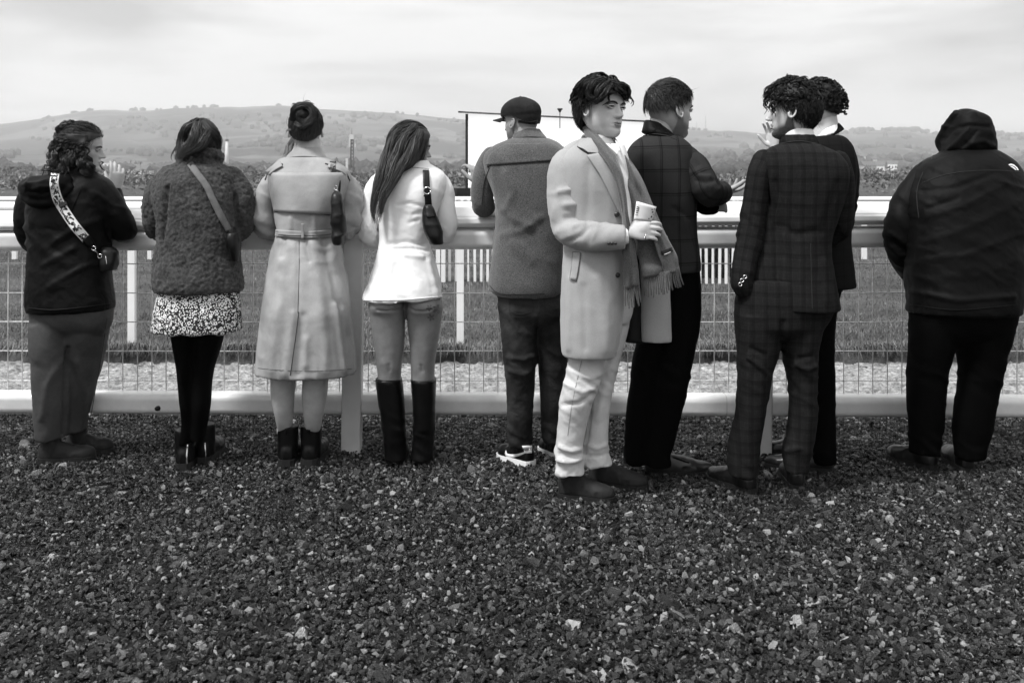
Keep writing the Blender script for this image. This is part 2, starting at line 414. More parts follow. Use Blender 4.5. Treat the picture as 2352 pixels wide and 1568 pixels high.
# woods and hedgerows on the low slopes: too many to count
M_wood = mat('winter_wood', .070, rough=1, spec=0, var=.5, scale=.6, bump=0)
Vw, Fw = [], []
ico = bmesh.new(); bmesh.ops.create_icosphere(ico, subdivisions=1, radius=1); IV = np.array([v.co[:] for v in ico.verts]); IF = np.array([[v.index for v in f.verts] for f in ico.faces]); ico.free()
cnt = 0
for k in range(5200):
    px = rng.uniform(-60, 2420); tt = rng.random() ** 1.6; d = HD0 + (HD1 - HD0) * tt * .97
    if vnoise(np.array([[px * .012 + tt * 3, tt * 13, 0.]]), 3)[0] < -.02 + .25 * (tt > .75): continue
    c = np.array([(px - CX) / F * d, d, hill_z(px, d) + 3]); r = rng.uniform(3.0, 6.5) * (1 + .4 * tt)
    v = IV * (r * rng.uniform(.7, 1.5), r, r * rng.uniform(.8, 1.15)); v = v * (1 + .35 * vnoise(IV * 1.7 + k, k))[:, None] + c
    Vw.append(v); Fw.append(IF + cnt); cnt += len(v)
for k in range(150):       # the copse on the skyline at the right
    px = rng.choice([rng.uniform(1955, 2000), rng.uniform(2030, 2112), rng.uniform(2060, 2105)]); d = 2960
    c = np.array([(px - CX) / F * d, d, hill_z(px, d) + 4]); v = IV * (8, 6, rng.uniform(6, 10)); Vw.append(v * (1 + .3 * vnoise(IV * 1.9 + k, k))[:, None] + c); Fw.append(IF + cnt); cnt += len(v)
props(new_obj('woodland', make_mesh('woodland', np.vstack(Vw), np.vstack(Fw)), M_wood), 'woods and hedgerows spread over the hazy hillside', 'woodland', kind='stuff')

# scrubby hedges and shrubs between the course and the hill
n = 60000; D = rng.uniform(62, 330, n) ; X = rng.uniform(-.62, .62, n) * D
cl = fbm(np.c_[X * .10, D * .07, np.zeros(n)], 61, 3); keep = cl > -.02
D, X, cl = D[keep], X[keep], cl[keep]; n = len(D); hh = (.35 + 2.6 * np.clip(cl, 0, .6) * (D / 110) ** .8) * rng.random(n) ** .7
c = np.c_[X, D, TURF_Z + hh - .15 - np.clip((D - 120) / 60, 0, 1) * .3]; d1, d2 = rng.normal(size=(n, 3)), rng.normal(size=(n, 3)); sz = (.0022 * D)[:, None]
V = np.stack([c, c + d1 * sz, c + d2 * sz], 1).reshape(-1, 3); i = np.arange(n)[:, None] * 3
M_scrub = mat('winter_scrub', .15, rough=1, spec=0, var=.6, scale=.5, bump=0, var2=.5, scale2=.1)
props(new_obj('hedgerow', make_mesh('hedgerow', V, i + [0, 1, 2], False), M_scrub), 'low winter hedges and shrubs between the course and the hill', kind='stuff')

# the air: one box of even haze round everything
hz = box((0, 1920, 146), (6800, 3960, 308))
m = bpy.data.materials.new('haze'); m.use_nodes = True; t = m.node_tree; t.nodes.clear()
mo = t.nodes.new('ShaderNodeOutputMaterial'); pv = t.nodes.new('ShaderNodeVolumePrincipled'); pv.inputs['Color'].default_value = (1, 1, 1, 1); pv.inputs['Density'].default_value = 2.9e-4; pv.inputs['Anisotropy'].default_value = .2
t.links.new(pv.outputs[0], mo.inputs['Volume'])
props(new_obj('haze', make_mesh('haze', *hz, smooth=False), m), 'thin mist over the racecourse and the hill', kind='stuff')
# ------------------------------------------------------------------ things behind the fence
def fence_d(px): return 5.13 - (px / 2352.0) * .10
def ground_house(c, w, dpt, h, rz, M1, M2, lab):
    o = empty('house', c); props(o, lab, 'house', 'town houses below the hill')
    v, f = box((0, 0, h / 2), (w, dpt, h)); new_obj('wall', make_mesh('wall', v, f, False), M1, o)
    a, b_ = w / 2 + .4, dpt / 2 + .4
    rv = np.array([[-a, -b_, h], [a, -b_, h], [a, b_, h], [-a, b_, h], [-a, 0, h + dpt * .42], [a, 0, h + dpt * .42]])
    new_obj('roof', make_mesh('roof', rv, [[0, 1, 5, 4], [2, 3, 4, 5], [0, 4, 3], [1, 2, 5], [3, 2, 1, 0]], False), M2, o)
    for k in range(3):
        v, f = box((-w * .3 + w * .3 * k, -dpt / 2 - .03, h * .55), (w * .14, .08, h * .28)); new_obj('window', make_mesh('window', v, f, False), M_glassdark, o)
    o.rotation_euler.z = rz; return o
M_glassdark = mat('dark_glass', .03, rough=.15, spec=.5, bump=0)
M_render = mat('white_render', .75, rough=.9, var=.08, scale=2, bump=0)
M_brick = mat('pale_brick', .35, rough=.9, var=.15, scale=2, bump=0)
M_slate = mat('slate_roof', .10, rough=.7, var=.2, scale=3, bump=0)
houses = [(18, 405, 700), (34, 396, 760), (52, 412, 640), (10, 428, 560), (96, 390, 900), (112, 402, 800), (246, 384, 900), (284, 386, 850), (300, 384, 900), (318, 402, 750), (330, 412, 660), (342, 388, 880),
          (560, 395, 800), (575, 418, 600), (822, 402, 700), (836, 416, 600), (850, 398, 760), (1046, 408, 640), (1058, 398, 720), (1984, 372, 1100), (2002, 378, 1000), (2016, 396, 820), (1992, 410, 700), (2050, 388, 900), (1744, 392, 900)]
hd = ['white house low down beside the left picture edge', 'white house second from the left edge, under the hill', 'white house just left of the black hood', 'white house lowest of those by the left picture edge', 'pale house above the black hood of the jacket', 'white house touching the curls of the woman in black', 'small house just right of the raised hand', 'white house between raised hand and fleece coat', 'small white house higher up left of the fleece coat', 'pale brick house midway between black jacket and fleece coat', 'white house lowest beside the fleece coat sleeve', 'white house touching the fleece collar', 'white house just right of the slender pale tower', 'pale house low between fleece coat and trench coat', 'white house to the right of the lattice mast', 'pale house low beside the trench coat sleeve', 'white house left of the long brown hair', 'white house low by the left edge of the big screen', 'pale house higher up by the left edge of the big screen', 'white house highest right of the dark suits', 'white house in the middle of the right hand group', 'large white house nearest the dark suit shoulder', 'pale house lowest right of the dark suits', 'white house furthest right towards the hooded jacket', 'white house between the outstretched hand and the check suit']
for k, (px, py, d) in enumerate(houses):
    z = hill_z(px, d) - .5; c = np.array([(px - CX) / F * d, d, max(z, EYE - (py + 5 - HY) / F * d)])
    ground_house(c, rng.uniform(7, 13), rng.uniform(6, 9), rng.uniform(4.5, 6.5), rng.uniform(-.5, .5), M_brick if hd[k].startswith('pale') else M_render, M_slate, hd[k])

# trees one can tell apart beside the course
M_bark = mat('bark', .05, rough=.9, bump=.4, bscale=30, bdist=.02)
M_needle = mat('conifer_needles', .022, rough=.9, spec=.1, var=.5, scale=3, bump=0)
def conifer(px, ytop, d, lab, wd):
    b0 = W(px, 470, d); b0[2] = TURF_Z - .1; top = W(px, ytop, d)[2]; h = top - b0[2]
    o = empty('conifer_tree', b0); props(o, lab, 'tree', 'conifers at the far edge of the course')
    v, f = tube([(0, 0, 0), (0, 0, h * .5), (0, 0, h * .97)], [.16, .1, .02], n=8); new_obj('trunk', make_mesh('trunk', v, f), M_bark, o)
    n = 1500; t_ = rng.random(n) ** .75; a = rng.uniform(0, 6.28, n); r = wd * (1.02 - t_) * (.35 + .65 * rng.random(n)) * (1 + .3 * np.sin(t_ * 40))
    c = np.c_[np.cos(a) * r, np.sin(a) * r, h * (.1 + .9 * t_)]; dr = np.c_[np.cos(a), np.sin(a), -.35 * np.ones(n)]; sd = np.c_[-np.sin(a), np.cos(a), np.zeros(n)]
    ln = wd * .30; V = np.stack([c - sd * ln * .4, c + dr * ln, c + sd * ln * .4, c + np.array([0, 0, ln * .5])], 1).reshape(-1, 3)
    i = np.arange(n)[:, None] * 4
    new_obj('crown', make_mesh('crown', V, np.vstack([i + [0, 1, 2], i + [0, 1, 3], i + [1, 2, 3]]), False), M_needle, o)
for px, yt, lab, wd in ((10, 452, 'dark conifer half cut off by the left picture edge', 1.5), (27, 447, 'slim dark conifer just left of the hooded black jacket', 1.0), (44, 455, 'short dark conifer touching the hood of the black jacket', 1.2), (308, 460, 'small dark conifer left of the fleece coat sleeve', 1.0), (318, 456, 'dark conifer touching the fleece coat sleeve', 1.1)):
    conifer(px, yt, 120., lab, wd)

def bare_tree(px, pyb, pyt, d, lab, wd, nb=26):
    c = W(px, pyb, d); h = W(px, pyt, d)[2] - c[2]
    o = empty('bare_tree', c); props(o, lab, 'tree', 'leafless trees beyond the course')
    v, f = tube([(0, 0, -.3), (.05, 0, h * .25), (0, 0, h * .45)], [h * .03, h * .025, h * .016], n=7); new_obj('trunk', make_mesh('trunk', v, f), M_bark, o)
    parts = []
    for k in range(nb):
        a = rng.uniform(0, 6.28); e = rng.uniform(.2, 1.2); l = h * rng.uniform(.4, .75); p = np.array([0, 0, h * rng.uniform(.15, .42)]); dd = np.array([math.cos(a) * math.cos(e) * wd, math.sin(a) * math.cos(e) * wd, math.sin(e)])
        p1 = p + dd * l * .5 + rng.normal(0, .05 * h, 3); p2 = p + dd * l * np.array([1.1, 1.1, .95]) + rng.normal(0, .05 * h, 3)
        parts.append(tube([p, p1, p2], [h * .010, h * .007, h * .002], n=4, sub=2, round_ends=False))
        for q in range(7):
            s0 = p1 + (p2 - p1) * rng.uniform(-.5, 1); s1 = s0 + (dd + rng.normal(0, .6, 3)) * l * .3
            parts.append(tube([s0, s1], [h * .005, h * .001], n=3, sub=1, round_ends=False))
    new_obj('crown', make_mesh('crown', *join(parts), False), M_bark, o)
for a in ((2008, 474, 445, 90., 'bare bushy tree showing over the rail between the suits and the hooded jacket', 1.7, 34), (1972, 474, 452, 95., 'smaller bare bush behind the rail close to the dark suit', 1.6, 26), (2030, 474, 455, 92., 'low bare bush behind the rail near the hooded jacket', 1.5, 22), (76, 400, 372, 420., 'tall bare tree on the slope above the black hood', 1.0, 26), (1060, 470, 420, 150., 'bare tree left of the dark box under the big screen', 1.0, 26)):
    bare_tree(*a)

# masts and chimney
M_mast = mat('grey_steel', .12, rough=.5, var=.2, bump=0, metal=.4); M_pale = mat('pale_concrete', .62, rough=.9, var=.1, scale=.3, bump=0)
d = 210.; c = W(808, 430, d); top = W(808, 318, d)[2]
o = empty('lattice_mast', c); props(o, 'lattice telecom mast with antenna head behind the trench coat shoulder', 'mast')
hh = top - c[2]; ps = []
for a in range(3):
    q = a * 2.094; ps.append(tube([(math.cos(q) * .55, math.sin(q) * .55, 0), (math.cos(q) * .3, math.sin(q) * .3, hh)], [.10, .08], n=6, sub=1, round_ends=False))
for k in range(14):
    z0, z1 = hh * k / 14, hh * (k + 1) / 14; r0 = .55 - .25 * k / 14
    for a in range(3):
        q, q2 = a * 2.094, (a + 1) * 2.094
        ps.append(tube([(math.cos(q) * r0, math.sin(q) * r0, z0), (math.cos(q2) * r0, math.sin(q2) * r0, z1)], [.05, .05], n=4, sub=1, round_ends=False))
new_obj('tower', make_mesh('tower', *join(ps), False), M_mast, o)
ps = [box((0, 0, hh + .3), (.9, .9, 1.0))] + [box((math.cos(q) * .7, math.sin(q) * .7, hh - 1.0), (.3, .2, 1.6)) for q in (0, 2.1, 4.2)]
new_obj('antenna', make_mesh('antenna', *join(ps), False), M_pale, o)
new_obj('cabinet', make_mesh('cabinet', *box((-1.0, 0, hh * .38), (.5, .5, hh * .42)), False), M_pale, o)
v, f = tube([(0, 0, hh + .6), (0, 0, hh + 2.2)], [.06, .03], n=5, sub=1); new_obj('rod', make_mesh('rod', v, f), M_mast, o)
d = 620.; c = W(521, 396, d); top = W(521, 324, d)[2]; hh = top - c[2]
o = empty('chimney_tower', c); props(o, 'pale slender tower far behind the fleece coat shoulder', 'tower')
v, f = tube([(0, 0, 0), (0, 0, hh)], [1.3, .85], n=12, sub=1, round_ends=False); new_obj('shaft', make_mesh('shaft', v, f), M_pale, o)
new_obj('cap', make_mesh('cap', *tube([(0, 0, hh), (0, 0, hh + 1.2)], [1.15, 1.0], n=12, sub=1, round_ends=False)), M_mast, o)
new_obj('rod', make_mesh('rod', *tube([(0, 0, hh + 1), (0, 0, hh + 5)], [.12, .05], n=5, sub=1)), M_mast, o)
for px, yt, lab in ((1621, 266, 'taller of two thin radio masts on the right hill ridge'), (1600, 280, 'shorter of two thin radio masts on the right hill ridge')):
    d = 2960.; z0 = hill_z(px, d); z1 = W(px, yt, d)[2]
    v, f = tube([(0, 0, 0), (0, 0, z1 - z0)], [1.1, .6], n=6, sub=1); o = new_obj('radio_mast', make_mesh('radio_mast', v, f), M_mast, None, ((px - CX) / F * d, d, z0)); props(o, lab, 'mast', 'masts on the ridge')

# the big screen
M_black = mat('black_paint', .012, rough=.5, var=.2, bump=0)
m, t, b, N, L = nodes_of('lit_screen')
tcn = N('ShaderNodeTexCoord'); ns = N('ShaderNodeTexNoise', Scale=.7, Detail=3.); L(tcn.outputs['Object'], ns.inputs['Vector'])
rr = N('ShaderNodeMapRange'); rr.inputs['To Min'].default_value = .26; rr.inputs['To Max'].default_value = .34; L(ns.outputs['Fac'], rr.inputs['Value'])
b.inputs['Base Color'].default_value = (.8, .8, .8, 1); b.inputs['Roughness'].default_value = .6; b.inputs['Emission Color'].default_value = (1, 1, 1, 1); L(rr.outputs[0], b.inputs['Emission Strength'])
M_screen = m
M_tarp = mat('white_tarpaulin', .62, rough=.6, var=.12, scale=2.5, bump=.5, bscale=4, bdist=.1)
A, B = W(1071, 262, 40.), W(1482, 292, 47.); A2 = W(1068, 431, 40.)
ax = np.array([B[0] - A[0], B[1] - A[1]]); wid = np.linalg.norm(ax); rz = math.atan2(ax[1], ax[0])
o = empty('video_screen', (A[0], A[1], 0)); o.rotation_euler.z = rz
props(o, 'big white outdoor screen standing beyond the course behind the capped man', 'screen')
zt, zb = A[2], A2[2]
def sb(name, x0, x1, z0, z1, y0, y1, m, par=None):
    return new_obj(name, make_mesh(name, *box(((x0 + x1) / 2, (y0 + y1) / 2, (z0 + z1) / 2), (x1 - x0, y1 - y0, z1 - z0)), False), m, par or o)
sb('panel', .06, wid, zb, zt, -.02, .02, M_screen)
sb('frame', -.02, .055, zb - .4, zt, -.05, .03, M_black)
v = np.array([[-.55, -.5, zt + .0], [wid + .3, -.5, zt + .0], [wid + .3, .4, zt + .06], [-.1, .4, zt + .06]]); v2 = v + [0, 0, .07]; v2[0] = v[0] + [.4, .1, .06]
new_obj('roof', make_mesh('roof', np.vstack([v, v2]), [[3, 2, 1, 0], [4, 5, 6, 7], [0, 1, 5, 4], [1, 2, 6, 5], [2, 3, 7, 6], [3, 0, 4, 7]], False), M_black, o)
sb('side_box', -.65, .05, zb - .42, zb - .02, -.2, .3, M_black)
sb('skirt', .06, wid, .08, zb - .01, .02, .1, M_tarp)
sb('bracket', .09, .13, zb - .25, zb - .05, -.09, -.07, M_pale)
d_ = 42.; xx = (1286 - CX) / F * d_ - A[0]
lp = empty('floodlight_pole', (W(1286, 272, 43.)[0], 43., zt + .02)); props(lp, 'small dark light pole standing on top of the big screen', 'light pole')
hp = W(1286, 252, 43.)[2] - zt
new_obj('pole', make_mesh('pole', *tube([(0, 0, -.45), (0, 0, hp)], [.022, .022], n=6, sub=1)), M_mast, lp)
new_obj('lamp_head', make_mesh('lamp_head', *join([box((0, 0, hp), (.22, .16, .06)), tube([(0, 0, hp - .14), (0, 0, hp - .02)], [.03, .09], n=8, sub=1, round_ends=False)]), False), M_black, lp)

# inner running rails and the picket wing of the hurdle
M_plast = mat('white_plastic', .84, rough=.30, spec=.5, var=.03, scale=12, bump=.05, bscale=25, var2=.04, scale2=2)
def running_rail(d, xs, h, lab, lab_cat='rail', w=.054, lean=0.):
    o = empty('running_rail', (0, d, TURF_Z)); props(o, lab, lab_cat)
    pm = make_mesh('post', *box((0, 0, h / 2 - .05), (w, w * .8, h + .1)), False)
    for x in xs: new_obj('post', pm, M_plast, o, (x, 0, 0))
    x0, x1 = min(xs) - .6, max(xs) + .6
    new_obj('rail', make_mesh('rail', *tube([(x0, -.03, h), (x1, -.03, h)], [.045, .045], n=12, sub=1)), M_plast, o)
sp = 755 / F * 7.75; x303 = (302 - CX) / F * 7.75
running_rail(7.76, [x303 + sp * k for k in (-1, 0, 1, 2, 3)], 1.06, 'white running rail on slim posts at the near edge of the turf')
running_rail(15.5, [(x - CX) / F * 15.5 for x in (-300, 34, 345, 655, 965, 1275, 1590, 1985, 2300, 2620)], .92, 'distant white running rail across the racecourse turf', w=.07)
o = empty('picket_fence', (0, 0, TURF_Z)); props(o, 'white picket wing fence standing on the turf behind the waxed rails', 'picket fence'); o['label'] = 'white picket wing fence on the turf behind the mesh fence'
pk = None; x = (1004 - CX) / F * 12.3; xs, xe = x, (1722 - CX) / F * 12.0
M_picket = mat('white_picket', .85, rough=.6, var=.08, scale=6, bump=.1)
while x < xe:
    if pk is None:
        pk = make_mesh('picket', *join([box((0, 0, .5), (.031, .02, 1.0))]), False)
    yy = 12.3 - .3 * (x - xs) / (xe - xs)
    q = new_obj('picket', pk, M_picket, o, (x, yy, 0)); q.rotation_euler = (rng.normal(0, .01), rng.normal(0, .012), 0); x += .0775
for z in (.9, .97):
    new_obj('rail', make_mesh('rail', *tube([(xs - .05, 12.33, z + .035), (xe + .05, 12.03, z + .035)], [.032, .032], n=10, sub=1)), M_picket, o)
new_obj('board', make_mesh('board', *box(((1014 - CX) / F * 12.2, 12.2, .52), (.095, .03, 1.04)), False), M_picket, o)
n = 7000; x0, x1 = (1560 - CX) / F * 12.9, (1790 - CX) / F * 12.9
bx = rng.uniform(x0, x1, n); by = rng.uniform(12.6, 13.4, n); bz = rng.uniform(0, .6, n); dv = np.c_[rng.normal(0, .25, n), rng.normal(0, .25, n), np.ones(n)] * rng.uniform(.2, .5, n)[:, None]
Pb = np.c_[bx, by, bz]; sd = rng.normal(size=(n, 3)); sd = sd / np.linalg.norm(sd, axis=1)[:, None] * .006
o = empty('brush_fence', (0, 0, TURF_Z)); props(o, 'dark birch brush steeplechase fence behind the pickets right of centre', 'brush fence')
i = np.arange(n)[:, None] * 3
new_obj('brush', make_mesh('brush', np.stack([Pb - sd, Pb + sd, Pb + dv], 1).reshape(-1, 3), i + [0, 1, 2], False), M_bark, o)['kind'] = 'stuff'
new_obj('core', make_mesh('core', *box(((x0 + x1) / 2, 13.0, .35), (x1 - x0, .6, .7)), False), M_needle, o)

# ------------------------------------------------------------------ the spectator fence
M_alu = mat('white_rail_plastic', .74, rough=.28, spec=.5, var=.05, scale=24, bump=.05, bscale=30, var2=.10, scale2=1.3)
M_post = mat('post_paint', .60, rough=.38, spec=.4, var=.05, scale=14, bump=.06, bscale=60, var2=.1, scale2=3)
M_wire = mat('galvanised_wire', .75, rough=.45, spec=.5, var=.3, scale=60, bump=0, metal=.3)
M_net = mat('dark_netting', .03, rough=.5, bump=0)
fence = empty('spectator_fence', (0, fence_d(816), 0)); props(fence, 'white railed fence with wire mesh that the row of spectators leans on', 'fence')
FO = np.array([0, fence_d(816), 0])
fx0, fx1 = -140., 2500.
def along(prof, zl, zr, name, dy=0., x0=fx0, x1=fx1, mm=None, par=None):
    "extrude a (depth, height) profile along the fence; zl, zr are photo rows of its top at the left and right"
    ends = []
    for px in (x0, x1):
        d = fence_d(px); k = px / 2352.; zz = (1 - k) * zl + k * zr
        ends.append((W(px, 0, d)[0], d + dy, EYE - (zz - HY) / F * d))
    R = [[(e[0], e[1] + p[0], e[2] + p[1]) for p in prof] for e in ends]
    V, Fc = rings(np.array(R) - FO)
    return new_obj(name, make_mesh(name, V, Fc, False), mm or M_alu, par or fence)
def rounded(pts, r, k=4):
    o = []
    pts = np.array(pts, float); n = len(pts)
    for i in range(n):
        a, b, c = pts[i - 1], pts[i], pts[(i + 1) % n]; u = (a - b) / np.linalg.norm(a - b); w = (c - b) / np.linalg.norm(c - b)
        for t in np.linspace(0, 1, k): o.append(b + u * r * (1 - t) ** 2 + w * r * t ** 2)
    return o
top = rounded([(.085, -.012), (.055, .0), (-.005, -.020), (-.050, -.042), (-.052, -.050), (-.078, -.054), (-.086, -.078), (-.070, -.098), (-.02, -.102), (.08, -.10)], .006, 5)
along(top, 484, 467, 'top_rail')
along(rounded([(.0, 0), (-.045, 0), (-.045, -.006), (0, -.006)], .001, 2), 526.0, 517.5, 'joint_strip')
mid = rounded([(.03, 0), (-.062, -.002), (-.078, -.02), (-.078, -.08), (-.062, -.100), (.03, -.103)], .012, 5)
along(mid, 530, 520, 'middle_rail')
bot = rounded([(.02, 0), (-.052, -.002), (-.072, -.024), (-.068, -.09), (-.05, -.106), (.02, -.106)], .014, 5)
xs_cut = [-140, 925, 1663, 1815, 2500]
for a_, b_ in zip(xs_cut[:-1], xs_cut[1:]): along(bot, 895.5, 905.5, 'bottom_rail', x0=a_ + 1.2, x1=b_ - 1.2)
for px in (925, 1663, 1815): along([(p[0] * .97, p[1] * .97 - .002) for p in bot], 895.5, 905.5, 'joint_sleeve', x0=px - 12, x1=px + 12, mm=M_post)
for px, y0, y1, wpx in ((816, 560, 1032, 45), (1747, 560, 1036, 44), (-160, 560, 1030, 45), (2590, 560, 1036, 44)):
    d = fence_d(px); w = wpx / F * d; h = EYE - (572 - HY) / F * d
    sec = rounded([(-w / 2, -.035), (w / 2, -.035), (w / 2, .04), (-w / 2, .04)], .010, 4)
    R = [[(q[0] * s + dx, q[1], z) for q in sec] for z, s, dx in ((-.08, .98, -.012), (h * .5, .99, -.004), (h + .05, 1.0, 0))]
    V, Fc = rings(np.array(R)); c = W(px, 600, d)
    new_obj('post', make_mesh('post', V, Fc, False), M_post, fence, (c[0], d - .052 - FO[1], 0))
# one wire after the other: 33 px apart, rows 67 px apart
r_w = .0028
zt_, zb_ = EYE - (570 - HY) / F * 5.1, EYE - (905 - HY) / F * 5.1
wv = make_mesh('wire', *tube([(0, 0, zb_), (0, 0, zt_)], [r_w, r_w], n=5, sub=1, round_ends=False))
px = -118.
while px < 2480:
    d = fence_d(px); q = new_obj('wire', wv, M_wire, fence, (W(px, 0, d)[0], .012 + d - FO[1], 0)); q.rotation_euler.y = rng.normal(0, .002); px += 33.2
for yl in (606., 673.5, 740.5, 807., 875.):
    e = []
    for px in np.linspace(-130, 2490, 9):
        d = fence_d(px); e.append((W(px, 0, d)[0], d + .015 - FO[1], EYE - (yl + .6 * rng.normal() - HY) / F * d))
    new_obj('wire', make_mesh('wire', *tube(e, [r_w] * 9, n=5, sub=1, round_ends=False)), M_wire, fence)
# fine netting below the bottom rail
ps = []
def bar(a, b, r):
    a, b = np.array(a), np.array(b); t = (b - a) / np.linalg.norm(b - a); u = np.cross(t, [0, 1, .01]); u /= np.linalg.norm(u); w = np.cross(t, u)
    V = np.array([p + r * (math.cos(q) * u + math.sin(q) * w) for p in (a, b) for q in (0, 2.094, 4.189)])
    return V, [[0, 1, 4, 3], [1, 2, 5, 4], [2, 0, 3, 5]]
px = -118.
while px < 2480:
    d = fence_d(px); x = W(px, 0, d)[0]; j = rng.normal(0, .002); ps.append(bar((x, d + .03 - FO[1], .0), (x + j, d + .012 - FO[1], .22), .0009)); px += 8.3
for k in range(11):
    z = .215 - k * .019
    for a, b in zip(np.linspace(-130, 2470, 14)[:-1], np.linspace(-130, 2470, 14)[1:]):
        da, db = fence_d(a), fence_d(b); oy = .012 + .018 * k / 11
        ps.append(bar((W(a, 0, da)[0], da + oy - FO[1], z + .004 * math.sin(a)), (W(b, 0, db)[0], db + oy - FO[1], z + .004 * math.sin(b)), .0009))
o = new_obj('netting', make_mesh('netting', *join(ps), False), M_net, fence); o['kind'] = 'stuff'
v, f = ellipsoid((0, 0, 0), (.016, .010, .014), 10, 7); v = v * (1 + .25 * vnoise(v * 90, 3))[:, None]
c = W(373, 930, fence_d(373)); q = new_obj('hole', make_mesh('hole', v, f), M_black, fence, (c[0], c[1] - .068 - FO[1], c[2])); q['label'] = 'ragged black hole in the bottom rail'
# ------------------------------------------------------------------ tools for people and their clothes
def grid_mesh(G, thick_vec=None, closed=False):
    "quad sheet from a grid (k,n,3); with thick_vec a closed slab"
    k, n = G.shape[:2]; V = G.reshape(-1, 3); q = np.arange(k * n).reshape(k, n)
    Fc = np.stack([q[:-1, :-1], q[:-1, 1:], q[1:, 1:], q[1:, :-1]], -1).reshape(-1, 4)
    if thick_vec is None: return V, Fc
    V2 = V + np.asarray(thick_vec); m = k * n
    b = np.concatenate([q[0, :], q[1:, -1], q[-1, -2::-1], q[-2:0:-1, 0]]); c = np.roll(b, -1)
    side = np.stack([b, b + m, c + m, c], -1)
    return np.vstack([V, V2]), np.vstack([Fc, Fc[:, ::-1] + m, side])

def project(V):
    return np.c_[CX + V[:, 0] / V[:, 1] * F, HY + (EYE - V[:, 2]) / V[:, 1] * F]

def dist_poly(P, poly):
    d = np.full(len(P), 1e9)
    for a, b in zip(poly[:-1], poly[1:]):
        a, b = np.array(a, float), np.array(b, float); ab = b - a
        t = np.clip(((P - a) @ ab) / (ab @ ab + 1e-9), 0, 1); d = np.minimum(d, np.linalg.norm(P - a - t[:, None] * ab, axis=1))
    return d

def worley(P, seed=0):
    I = np.floor(P).astype(np.int64); d = np.full(len(P), 9.)
    for a in (-1, 0, 1):
        for b in (-1, 0, 1):
            for c in (-1, 0, 1):
                J = I + [a, b, c]; Q = J + .5 + .5 * np.c_[hsh(J[:, 0], J[:, 1], J[:, 2], seed), hsh(J[:, 0], J[:, 1], J[:, 2], seed + 7), hsh(J[:, 0], J[:, 1], J[:, 2], seed + 13)]
                d = np.minimum(d, np.linalg.norm(P - Q, axis=1))
    return d

